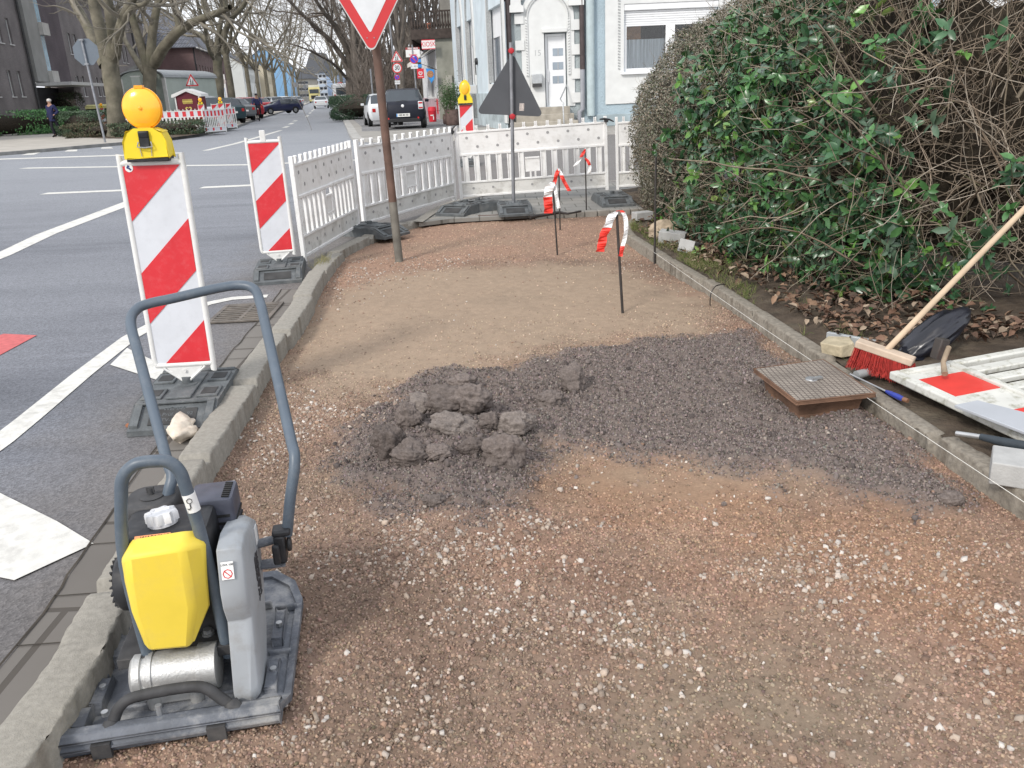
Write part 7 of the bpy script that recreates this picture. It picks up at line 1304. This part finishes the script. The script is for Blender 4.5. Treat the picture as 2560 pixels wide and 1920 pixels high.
# small dark city car parked with its tail to us
p=W(1013,320,34.5); iq=[(0,.38,.86,.90,.70,.56),(.08,.27,.93,1.0,.80,.62),(.16,.25,.95,1.04,.83,.66),(.55,.25,.97,1.44,.84,.60),(1.0,.25,.97,1.5,.84,.64),(1.7,.25,.95,1.47,.84,.63),(2.3,.25,.93,1.02,.84,.70),(2.75,.25,.80,.86,.80,.6),(2.95,.27,.66,.7,.72,.52)]
m_iq=mat('charcoal_car',(.014,.016,.026),.45,var=.06,scale=2,spec=.3,dirt=.1,dcol=(.06,.06,.06))
c1=car('parked_car','small dark charcoal city car with its tail to the camera, behind the rusty pole','x' and (p[0],34.2,.14),R(4),m_iq,iq,2.95,1.68,(.42,2.45),detail=True,lightw=.01)
for o in [o for o in c1.children if o.name.startswith('tail_light') or (o.name.startswith('number_plate'))]: bpy.data.objects.remove(o)
for s in(-1,1):
    tl=MB().box((s*.70,.02,.86),(.19,.14,.30)).build('tail_light',m_hl,c1,bevel=.02); MB().box((s*.70,-.055,.95),(.15,.01,.06)).box((s*.70,-.055,.77),(.15,.01,.05)).build('red_lens',m_tl,tl)
    MB().lathe([(.04,0),(.03,.02)],12,(s*.58,-.02,.40),(0,-1,0)).build('rear_reflector',m_tl,c1)
np_=MB().box((0,-.035,.52),(.52,.02,.12)).build('number_plate',m_plt,c1); text('HER MI 103',.085,m_ink,np_,(.01,-.047,.52),sx=.9,bold=.002); MB().box((-.24,-.046,.52),(.035,.002,.11)).build('blue_band',MATS['blue_print'],np_)
MB().lathe([(.06,0),(.05,.02),(.01,.025)],16,(0,-.0,.86),(0,-1,0)).build('badge',m_chr,c1,smooth=40); MB().tube([(-.25,.03,1.02),(0,-.02,1.05),(.2,.03,1.03)],.012,6).build('rear_wiper',m_trimb,c1)
MB().box((0,-.012,.33),(1.3,.04,.14)).build('lower_bumper',m_trimb,c1,bevel=.02)
p=W(966,305,38.2); c2=car('parked_car','small white rounded car left of the dark city car, half hidden by the rusty pole',(p[0],38.2,.14),R(14),paint('white',(.62,.64,.66)),[(a,b_,c,d,e*.98,f) for a,b_,c,d,e,f in iq],2.95,1.6,(.42,2.45)); c2.scale=(.9,)*3
# cars on the street
p=W(812,268,108); car('moving_car','white saloon driving away along the street',(p[0],106,.05),SA,paint('white',(.62,.64,.66)),st_sedan(),4.5,1.8,(.9,3.6))
p=W(834,262,125); car('dark_car','dark car just ahead of the white saloon, at the right road edge',(p[0],123,.05),SA,paint('black',(.02,.02,.025)),st_sedan(),4.5,1.8,(.9,3.6))
p=W(698,283,77); car('parked_estate','dark blue estate car nosing out of the parking row on the left',(p[0]+1.2,80,.14),R(128),paint('navy',(.022,.028,.075)),st_estate(),4.7,1.8,(.95,3.75)).scale=(.85,)*3
cars=[((586,295,52.),R(38),'teal','dark teal hatchback with its tail to the street, behind the beacons',(.02,.05,.06),st_hatch(),4.0),((536,290,51.5),R(40),'whitev','white van-like car right of the dark red cabin',(.6,.62,.64),st_hatch(h=1.6),4.0),((636,285,63),R(38),'redd','red hatchback seen over the cyclist shoulder',(.42,.02,.03),st_hatch(),4.0),((614,290,58),R(38),'greyc','grey car nose out between the teal and the red one',(.12,.13,.14),st_sedan(),4.5),((668,277,84),R(38),'red2','second red car behind the cyclist',(.36,.02,.03),st_sedan(),4.5),((700,270,94),R(38),'silver','silver estate behind the dark blue one',(.42,.44,.46),st_estate(),4.7),((722,265,104),R(38),'whitef','white parked car beyond the dark blue estate',(.6,.62,.63),st_hatch(),4.0),((733,262,112),R(38),'greyf','grey parked car, ninth along the left row',(.2,.21,.22),st_sedan(),4.5),((742,260,124),R(38),'darkf','dark parked car, tenth along the left row',(.03,.03,.035),st_sedan(),4.5),((749,258,137),R(38),'silvf','farthest silver parked car of the left row',(.42,.44,.46),st_hatch(),4.0)]
for (u,v,y),rz,nm,lb,col,st,L in cars:
    p=W(u,v,y); car('parked_car',lb,(p[0],y,.15),rz,paint(nm,col),st,L,1.8,(.8,L*.79),group='cars parked nose in along the left side')
# lorry and van
p=W(789,262,205); lo=thing('lorry','pale yellow lorry coming towards the camera far down the street','lorry',(p[0],205,.05),SA); m_ly=mat('lorry_yellow',(.62,.55,.25),.5,var=.05)
MB().bx(-1.25,1.25,.0,2.2,.55,2.0).prism([(0,2.0),(.25,3.1),(.35,3.4),(2.2,3.4),(2.2,2.0)],-1.22,1.22,'x').build('cab',m_ly,lo,bevel=.06); MB().bx(-1.05,1.05,-.02,.3,2.05,2.95).build('windscreen',m_cg,lo); MB().bx(-.8,.8,-.05,.0,.8,1.6).build('grille',m_trimb,lo); MB().bx(-1.25,1.25,2.4,9,1.0,3.9).build('cargo_box',mat('cargo_white',(.6,.6,.56),.5,var=.05),lo); MB().bx(-1.25,1.25,-.1,.0,.35,.7).build('bumper',m_ly,lo)
for s in(-1,1):
    for y in(1.,7.): MB().cyl((s*1.0,y,.5),(s*1.25,y,.5),.5,14).build('wheel',m_tyre,lo,smooth=40)
    MB().box((s*.95,-.08,.9),(.35,.08,.2)).build('headlight',m_hl,lo)
p=W(862,262,92); va=thing('white_van','tall white van parked on the right behind the far hedge','van',(p[0],92,.13),SA); MB().prism([(0,.35),(0,2.3),(.15,2.5),(3.9,2.5),(4.5,1.5),(5.4,1.2),(5.6,.9),(5.6,.35)],-1.0,1.0,'x').build('body',paint('white',(.62,.64,.66)),va,bevel=.08)
for s in(-1,1):
    for y in(.9,4.5): MB().cyl((s*.8,y,.34),(s*1.02,y,.34),.34,14).build('wheel',m_tyre,va,smooth=40)
    MB().box((s*.9,-.02,1.2),(.12,.05,.5)).build('tail_light',m_tl,va)
MB().bx(-.75,.75,-.02,.02,1.4,2.1).build('rear_window',m_cg,va)
# ================================================================ LEFT SIDE THINGS
m_hut=mat('trailer_green_grey',(.40,.45,.41),.7,var=.06,scale=2); m_hutr=mat('trailer_roof',(.33,.35,.36),.5,metal=.2,var=.1); m_hutw=mat('trailer_white',(.62,.62,.6),.7,var=.08,dirt=.3,dcol=(.3,.3,.28))
Y=51.; a=W(318,300,Y); c=W(428,300,Y); hw=(c[0]-a[0]); zt_=W(372,176,Y)[2]; zs2=W(320,200,Y)[2]; tr=thing('site_trailer','grey-green site trailer with a rounded roof behind the nearest amber lamp','trailer',((a[0]+c[0])/2,Y,.15),R(-6)); w2=hw/2
ar=[(w2*math.cos(R(t_)),zs2-.15+(zt_-zs2)*math.sin(R(t_))**.8) for t_ in range(0,181,12)]
P=[(w2,.6)]+ar+[(-w2,.6)]; MB().prism(P,0,7,'y').build('body',m_hut,tr); b=MB()
for i in range(34): x=-w2+.1+i*(hw-.2)/33; zt=.62+(np.interp(abs(x),[0,w2*.5,w2],[zt_-.35,zt_-.6,zs2-.6])); b.bx(x-.008,x+.008,-.012,0,.65,zt)
b.build('panel_grooves',mat('groove',(.26,.3,.27),.8),tr)
ro=[((w2+.08)*math.cos(R(t_)),zs2-.10+(zt_-zs2)*math.sin(R(t_))**.8) for t_ in range(0,181,12)]; b=MB(); n=len(ro); b.add([(x,-.12,z) for x,z in ro]+[(x,7.1,z) for x,z in ro],[(i,i+1,i+1+n,i+n) for i in range(n-1)]); b.build('roof',m_hutr,tr,solid=.06)
for s in(-1,1): MB().bx(s*w2-.1,s*w2+.1,-.03,.08,.6,zs2-.1).build('corner_post',m_hutw,tr)
dr_=MB().bx(-w2+.65,-.1,-.04,-.01,.7,zs2-.0).build('door',mat('trailer_door',(.44,.48,.44),.6,var=.05),tr); MB().bx(-w2+.6,-.05,-.03,-.005,zs2,zs2+.06).build('door_frame',m_hutw,dr_)
for s in(-1,1): MB().cyl((s*(w2-.1),1.2,.33),(s*(w2-.35),1.2,.33),.33,14).build('wheel',m_tyre,tr,smooth=40)
# dark red mobile toilet
Y=47.5; p=W(480,320,Y); ht_=W(480,221,Y)[2]-.15; m_tr_=mat('cabin_dark_red',(.13,.018,.03),.5,var=.08); m_gold=mat('gold_print',(.6,.5,.12),.5,var=.05)
to=thing('portable_toilet','dark red portable toilet cabin with a white roof and a yellow heart','portable toilet',(p[0],Y,.15),R(3)); wq=.68
MB().bx(-wq+.05,wq-.05,0,1.2,0,ht_-.35).prism([(-wq+.05,ht_-.36),(wq-.05,ht_-.36),(0,ht_-.1)],0,1.2,'y').build('cabin',m_tr_,to); MB().prism([(-wq-.12,ht_-.42),(-wq-.1,ht_-.28),(0,ht_),(wq+.1,ht_-.28),(wq+.12,ht_-.42),(wq,ht_-.42),(0,ht_-.14),(-wq,ht_-.42)],-.1,1.3,'y').build('roof',m_kw,to)
for s in(-1,1): MB().bx(s*(wq-.06)-.03,s*(wq-.06)+.03,-.04,0,0,ht_-.35).build('white_edge',m_kw,to)
dp=MB().bx(-wq+.16,wq-.16,-.03,0,.05,ht_-.45).build('door',m_tr_,to); hz=ht_-1.05
hp2=[(.17*(16*math.sin(t_)**3)/16,hz+.17*(13*math.cos(t_)-5*math.cos(2*t_)-2*math.cos(3*t_)-math.cos(4*t_))/16) for t_ in np.linspace(0,6.2,24)]; he_=MB().prism(hp2,-.031,-.036,'y').build('yellow_heart',m_gold,dp); MB().prism([(x*.62,hz+(z-hz)*.62) for x,z in hp2],-.037,-.04,'y').build('heart_middle',m_tr_,he_)
b=MB(); 
for i in range(9): b.bx(-.25+i*.058,-.25+i*.058+.03,-.036,-.031,hz+.28,hz+.52)
b.bx(-.27,.27,-.035,-.031,hz+.38,hz+.42); b.build('ornament_lettering',m_gold,dp)
# red-white barriers there
def rwbarrier(label,P,rz,L=2.0,group='red and white barriers by the trailer'):
    t=thing('site_barrier',label,'barrier',P,rz,group); f=MB(); f.bx(0,.045,-.02,.02,0,1.0); f.bx(L-.045,L,-.02,.02,0,1.0); f.bx(.045,L-.045,-.018,.018,.93,.96); f.bx(.045,L-.045,-.018,.018,.66,.69); f.bx(.045,L-.045,-.018,.018,.04,.07); f.bx(.045,L-.045,-.018,.018,.22,.25)
    for i in range(10): f.bx(.2+i*.18,.23+i*.18,-.01,.01,.96,1.02)
    n=int(L/.17)
    for i in range(n): f.bx(.1+i*(L-.2)/n,.17+i*(L-.2)/n,-.014,.014,.25,.66)
    f.build('frame',m_frame,t); bo=MB().bx(.045,L-.045,-.006,.006,.69,.93).bx(.045,L-.045,-.0055,.0055,.07,.22).build('board',m_bwhite,t)
    k_=0; x=.045
    while x<L-.1:
        MB().bx(x,min(x+.16,L-.045),-.010,-.0065,.70,.92).build('red_sheet',m_bred,bo)
        if k_%2==0: MB().bx(x,min(x+.16,L-.045),-.010,-.0065,.09,.21).build('red_sheet',m_bred,bo)
        x+=.34; k_+=1
    return t
a=G(516,329,.17); rb1=rwbarrier('red and white barrier panel in front of the dark red toilet',(a[0]-2.0,a[1]-.1,.16),R(2),2.0)
dup(rb1,(a[0]-4.05,a[1]-.15,.16),R(1),'red and white barrier panel left of the one before the toilet')
a=G(536,331,.17); dup(rb1,(a[0]-.3,a[1]-.3,.16),R(52),'red and white barrier panel turned away, first beside the road',None,(.55,1,1)); a=G(565,322,.17); dup(rb1,(a[0]-.3,a[1]-.3,.16),R(50),'red and white barrier panel turned away, second beside the road',None,(.55,1,1))
for u,v,lm,rz,lb in((507,330,.9,0,'striped beacon with a small amber lamp at the right corner of the toilet'),(556,323,.9,R(8),'striped beacon with an amber lamp between the two turned barrier panels'),(258,318,.9,R(30),'striped beacon with an amber lamp left of the nearest plane tree trunk'),(574,321,None,R(40),'striped beacon without lamp, rightmost of the far group'),(540,330,None,R(40),'striped beacon without lamp beside the first turned panel')):
    p=G(u,v,.16); bb=beacon('traffic_beacon',lb,(p[0],p[1]+.3,.15),rz,words=False,w=.27,lamp_on=lm,detail=False,group='beacons of the works across the street')
# signs on the left
def post_sign(name,label,cat,P,h,r=.035,lean=0): t=thing(name,label,cat,P,0); MB().tube([(0,0,0),(lean*h,0,h)],r,8).build('pole',m_galv,t,smooth=60); return t
p=G(263,356,.15); zt_=HT(205,97,p)-.15; ax_=HT(202,100,p); dx=W(203,97,p[1])[0]-p[0]; ss_=thing('stop_sign','grey back of an octagonal sign on a leaning pole at the far left corner','road sign',(p[0],p[1],.15)); MB().tube([(0,0,0),(dx,0,zt_)],.04,10).build('pole',m_galv,ss_,smooth=60)
cz=HT(212,130,p)-.15; cx_=W(213,130,p[1])[0]-p[0]; MB().prism([(cx_+.50*math.cos(R(22.5+45*i)),cz+.50*math.sin(R(22.5+45*i))) for i in range(8)],.05,.06,'y').build('sign_plate',mat('sign_back_blue_grey',(.13,.155,.185),.5,var=.05),ss_)
for zz in(cz+.42,cz-.42): MB().box((dx*zz/zt_,0,zz),(.16,.11,.05)).build('clamp',m_galv,ss_)
def child_sign(name,label,u,vtop,vbot,uc,y,wd,flip=1):
    p=W(u,vbot,y); t=post_sign(name,label,'road sign',(p[0],y,.14),W(u,vtop-10,y)[2]-.14,.03); return t,p
def tri_up(parent,x,z,wd):
    o=tri_sign(parent,wd,False,inner=.68); o.location=(x,-.05,z)
    for s,h in((-.07,.23),(.06,.18)):
        k_=wd/.9; MB().tube([(s*k_,-.012,-.10*k_),(s*k_+.02*k_,-.012,(h-.12)*k_)],.022*k_,5).ball((s*k_+.025*k_,-.014,(h-.07)*k_),(.028*k_,.008,.028*k_),8).tube([(s*k_-.05*k_,-.012,(h-.2)*k_),(s*k_+.05*k_,-.012,(h-.15)*k_)],.01*k_,4).tube([(s*k_,-.012,-.08*k_),(s*k_-.05*k_,-.012,-.17*k_)],.015*k_,4).tube([(s*k_,-.012,-.08*k_),(s*k_+.055*k_,-.012,-.16*k_)],.015*k_,4).build('running_figure',m_ink,o)
    return o
def disc(parent,x,z,r,kind):
    o=MB().cyl((x,-.045,z),(x,-.055,z),r,28).build('sign_plate',m_sred,parent)
    if kind=='30': MB().cyl((x,-.056,z),(x,-.058,z),r*.78,28).build('white_field',m_swh,o); text('30',r*1.2,m_ink,o,(x,-.060,z),bold=r*.02,sx=.85)
    else:
        MB().cyl((x,-.056,z),(x,-.058,z),r*.80,28).build('blue_field',mat('sign_blue',(.05,.06,.5),.45,var=.05),o); MB().box((x,-.060,z),(r*1.6,.003,r*.22),ry=R(45)).build('red_bar',m_sred,o)
        MB().box((x,-.0605,z+r*.55),(r*.4,.003,r*.2)).build('white_arrow',m_swh,o)
    return o
Y=47.; p=W(996,245,Y); t=post_sign('speed_sign','tall pole with children triangle, round thirty and small no-stopping sign, above the dark car','road sign',(p[0],Y,.14),W(983,-20,Y)[2],.05,-.028)
zz=lambda u,v:(W(u,v,Y)[0]-p[0],W(u,v,Y)[2]-.14)
q=zz(992,145); tri_up(t,q[0],q[1],.66); q=zz(993,170); disc(t,q[0],q[1],.26,'30'); q=zz(993,193); disc(t,q[0],q[1],.145,'no'); q=zz(994,206); o=MB().box((q[0],-.05,q[1]),(.28,.01,.19)).build('time_plate',m_swh,t); text('5-22 h',.09,m_ink,o,(q[0],-.057,q[1]))
Y=42.; p=W(1044,250,Y); t=post_sign('no_stopping_sign','round blue and red no-stopping sign on a pole left of the kiosk front','road sign',(p[0],Y,.14),W(1036,120,Y)[2],.035,-.02)
q=zz(1035,148); disc(t,q[0],q[1],.20,'no'); q=zz(1036,166); o=MB().box((q[0],-.05,q[1]),(.34,.01,.21)).build('time_plate',m_swh,t); text('5 - 22 h',.10,m_ink,o,(q[0],-.057,q[1]))
Y=53.; p=W(492,300,Y); t=post_sign('children_sign','children warning triangle above the red toilet cabin','road sign',(p[0],Y,.14),W(480,200,Y)[2],.03,-.05); q=zz(480,205); tri_up(t,q[0],q[1],.85)
Y=96.; p=W(853,258,Y); t=post_sign('speed_sign','distant round thirty sign before the white van','road sign',(p[0],Y,.14),W(850,205,Y)[2],.04); q=zz(851,214); disc(t,q[0],q[1],.36,'30')
Y=88.; p=W(562,262,Y); bo=post_sign('banner_board','tall white board with a blue notice between the third and fourth tree','board',(p[0],Y,.14),.6,.05); q0=W(553,186,Y); q1=W(571,255,Y); MB().bx(q0[0]-p[0],q1[0]-p[0],-.05,0,.5,q0[2]-.14).build('panel',m_kw,bo); MB().bx(q0[0]-p[0]+.1,q1[0]-p[0]-.15,-.06,-.051,(q0[2])*.38,(q0[2])*.64).build('blue_notice',mat('pale_blue_print',(.3,.4,.6),.6,var=.3,scale=20),bo); MB().lathe([(.22,0),(.2,.006)],16,((q0[0]+q1[0])/2-p[0],-.055,q0[2]-.8),(0,-1,0)).build('round_emblem',mat('grey_print',(.5,.45,.43),.6,var=.4,scale=30),bo)
for u,y,h in((745,120,3.2),(768,150,3.2)): p=W(u,262,y); t=post_sign('distant_sign',('nearer' if u<760 else 'farther')+' of two small grey signs at the left road edge before the beige building','road sign',(p[0],y,.14),h,.04); MB().box((0,.05,h-.3),(.6,.02,.6)).build('sign_plate',m_galv,t)
Y=52; p=W(934,262,Y); t=post_sign('lamp_post','slim grey post left of the rusty sign pole, behind the white car','post',(p[0],Y,.13),W(930,178,Y)[2],.05)
# bins
p=G(205,322,.15); bi=thing('refuse_container','black refuse container with a yellow lid beside the nearest plane tree','container',(p[0]-.2,p[1]+4,.15),R(8)); MB().prism([(-1.0,0),(1.0,0),(1.1,1.15),(-1.1,1.15)],0,1.0,'y').build('body',m_blk,bi,bevel=.04); MB().prism([(-.05,1.16),(-.02,1.32),(.5,1.42),(1.0,1.3),(1.02,1.16)],-1.12,1.12,'x').build('lid',mat('yellow_lid',(.5,.47,.2),.6,var=.1),bi,bevel=.03); b=MB()
for x in(-.6,0,.6): b.bx(x-.03,x+.03,-.05,0,.1,1.1)
b.each('rib',m_blk2,bi)
# ================================================================ PEOPLE
m_skin=mat('skin',(.42,.24,.17),.6,var=.05); m_navy=mat('navy_cloth',(.022,.025,.075),.9,var=.2,scale=8); m_trs=mat('black_cloth',(.014,.014,.02),.9,var=.2,scale=8); m_shoe=mat('black_shoe',(.012,.012,.012),.6,var=.1); m_hair=mat('white_hair',(.6,.58,.55),.9,var=.1,scale=30)
def skin(name,V,E,Rd,m,parent,sub=2,root=0):
    me=bpy.data.meshes.new(name); me.from_pydata(V,E,[]); me.materials.append(m); o=bpy.data.objects.new(name,me); COL.objects.link(o); o.parent=parent
    s=o.modifiers.new('s','SKIN'); 
    if not me.skin_vertices: me.skin_vertices.new()
    for i,r in enumerate(Rd): d=me.skin_vertices[0].data[i]; d.radius=(r,r) if not isinstance(r,tuple) else r; d.use_root=(i==root)
    u=o.modifiers.new('u','SUBSURF'); u.levels=u.render_levels=sub; return o
def person(label,P,rz,J,top,legs,hair=None,hood=False,hs=.112):
    t=thing('person',label,'person',P,rz); order=['pel','sp','ch','nk','hd','ht','sl','el','wl','hl','sr','er','wr','hr','tl','kl','al','fl','tr','kr','ar','fr']; V=[J[k] for k in order]; ix={k:i for i,k in enumerate(order)}
    E=[(ix[a],ix[b]) for a,b in (('pel','sp'),('sp','ch'),('ch','nk'),('nk','hd'),('hd','ht'),('ch','sl'),('sl','el'),('el','wl'),('wl','hl'),('ch','sr'),('sr','er'),('er','wr'),('wr','hr'),('pel','tl'),('tl','kl'),('kl','al'),('al','fl'),('pel','tr'),('tr','kr'),('kr','ar'),('ar','fr'))]
    Rd=[.13,.13,.14,.055,.088,.06,.06,.042,.028,.03,.06,.042,.028,.03,.09,.058,.038,.035,.09,.058,.038,.035]; body=skin('body',V,E,Rd,m_skin,t)
    # clothes follow the same joints, a little wider
    def sub(name,ks,ed,rr,m): V_=[J[k] for k in ks]; return skin(name,V_,[(ks.index(a),ks.index(b)) for a,b in ed],rr,m,t)
    hem=tuple(J['pel'][i]-(0,0,.20)[i] for i in range(3)); J['hem']=hem
    sub('jacket',['pel','hem','sp','ch','nb','sl','el','wl','sr','er','wr'] if 'nb' in J else ['pel','hem','sp','ch','sl','el','wl','sr','er','wr'],[('pel','hem'),('pel','sp'),('sp','ch'),('ch','sl'),('sl','el'),('el','wl'),('ch','sr'),('sr','er'),('er','wr')],[.18,.175,.18,.175,.095,.07,.055,.095,.07,.055],top)
    sub('trousers',['pel','tl','kl','al','tr','kr','ar'],[('pel','tl'),('tl','kl'),('kl','al'),('pel','tr'),('tr','kr'),('kr','ar')],[.15,.105,.078,.06,.105,.078,.06],legs)
    for a,f in(('al','fl'),('ar','fr')): MB().tube([tuple(Vector(J[a])+Vector((0,.05,-.03))),tuple((Vector(J[a])+Vector(J[f]))/2+Vector((0,0,0))),J[f]],[.05,.052,.035],8).build('shoe',m_shoe,t,smooth=60)
    hd=Vector(J['hd']); 
    if hair: 
        MB().ball(tuple(hd+Vector((0,.02,.055))),(.098,.112,.085),14).build('hair',hair,t,smooth=60)
    b=MB(); b.ball(tuple(hd+Vector((0,-.105,-.01))),(.014,.02,.022),8); b.build('nose',m_skin,body,smooth=60)
    b=MB(); 
    for s in(-1,1): b.ball(tuple(hd+Vector((s*.034,-.092,.022))),(.012,.006,.007),8)
    b.build('eyes',m_ink,body)
    return t
J=dict(pel=(0,0,.92),sp=(0,.0,1.1),ch=(0,-.01,1.36),nk=(.01,-.02,1.50),hd=(.01,-.03,1.62),ht=(.01,-.03,1.70),sl=(-.19,0,1.40),el=(-.29,.08,1.14),wl=(-.33,.02,.90),hl=(-.33,-.0,.83),sr=(.19,0,1.40),er=(.30,.10,1.16),wr=(.24,-.10,1.02),hr=(.21,-.15,.99),tl=(-.08,0,.85),kl=(-.04,-.14,.50),al=(.0,-.06,.10),fl=(.0,-.22,.03),tr=(.08,.0,.85),kr=(.12,.10,.50),ar=(.12,.30,.16),fr=(.12,.22,.03))
p=G(142,342,.16); person('elderly man with white hair in a navy coat walking on the far left pavement',(p[0],p[1],.15),R(-20),J,m_navy,m_trs,m_hair)
p=G(649,302,.05); cy=Vector((p[0],p[1],RZ)); rzc=SA+R(3)
bk_=thing('bicycle','dark bicycle ridden towards the camera at the left road edge','bicycle',tuple(cy),rzc)
def wheel(y):
    o=MB().tube([(0,y+.33*math.cos(a),.34+.33*math.sin(a)) for a in np.linspace(0,6.283,25)],.022,6,cap=False).build('wheel',m_tyre,bk_,smooth=60); b=MB()
    for k_ in range(12): a=k_*.5236; b.tube([(0,y,.34),(0,y+.32*math.cos(a),.34+.32*math.sin(a))],.002,3)
    b.build('spokes',m_steel,o)
wheel(-.52); wheel(.52)
MB().tube([(0,-.52,.34),(0,-.42,.78),(0,-.38,.98)],.018,6).tube([(0,-.42,.76),(0,.15,.80)],.018,6).tube([(0,-.42,.72),(0,.02,.30)],.02,6).tube([(0,.02,.30),(0,.18,.92)],.016,6).tube([(0,.52,.34),(0,.02,.30)],.012,6).tube([(0,.52,.34),(0,.15,.80)],.012,6).build('frame',m_trimb,bk_,smooth=50)
MB().tube([(-.30,-.30,1.0),(-.22,-.38,1.02),(.22,-.38,1.02),(.30,-.30,1.0)],.014,6).build('handlebar',m_trimb,bk_,smooth=50); MB().box((0,.2,.95),(.14,.26,.05),tx=.8).build('saddle',m_trimb,bk_,bevel=.02); MB().box((0,-.46,.8),(.06,.05,.06)).build('front_lamp',m_hl,bk_)
for s in(-1,1): MB().box((s*.12,.02+s*.1,.30+s*.12),(.09,.06,.02)).build('pedal',m_trimb,bk_)
J=dict(pel=(0,.20,1.03),sp=(0,.14,1.18),ch=(0,.02,1.42),nk=(0,-.04,1.55),hd=(0,-.09,1.66),ht=(0,-.09,1.74),sl=(-.19,.02,1.45),el=(-.30,-.12,1.24),wl=(-.29,-.27,1.06),hl=(-.29,-.32,1.03),sr=(.19,.02,1.45),er=(.30,-.12,1.24),wr=(.29,-.27,1.06),hr=(.29,-.32,1.03),tl=(-.09,.16,.98),kl=(-.12,-.16,.72),al=(-.13,-.02,.32),fl=(-.13,-.16,.25),tr=(.09,.16,.98),kr=(.12,-.10,.88),ar=(.13,.10,.50),fr=(.13,-.05,.45))
person('cyclist in a dark blue hooded jacket riding towards the camera on the left',tuple(cy),rzc,J,m_navy,m_trs,mat('dark_hood',(.012,.012,.018),.9))
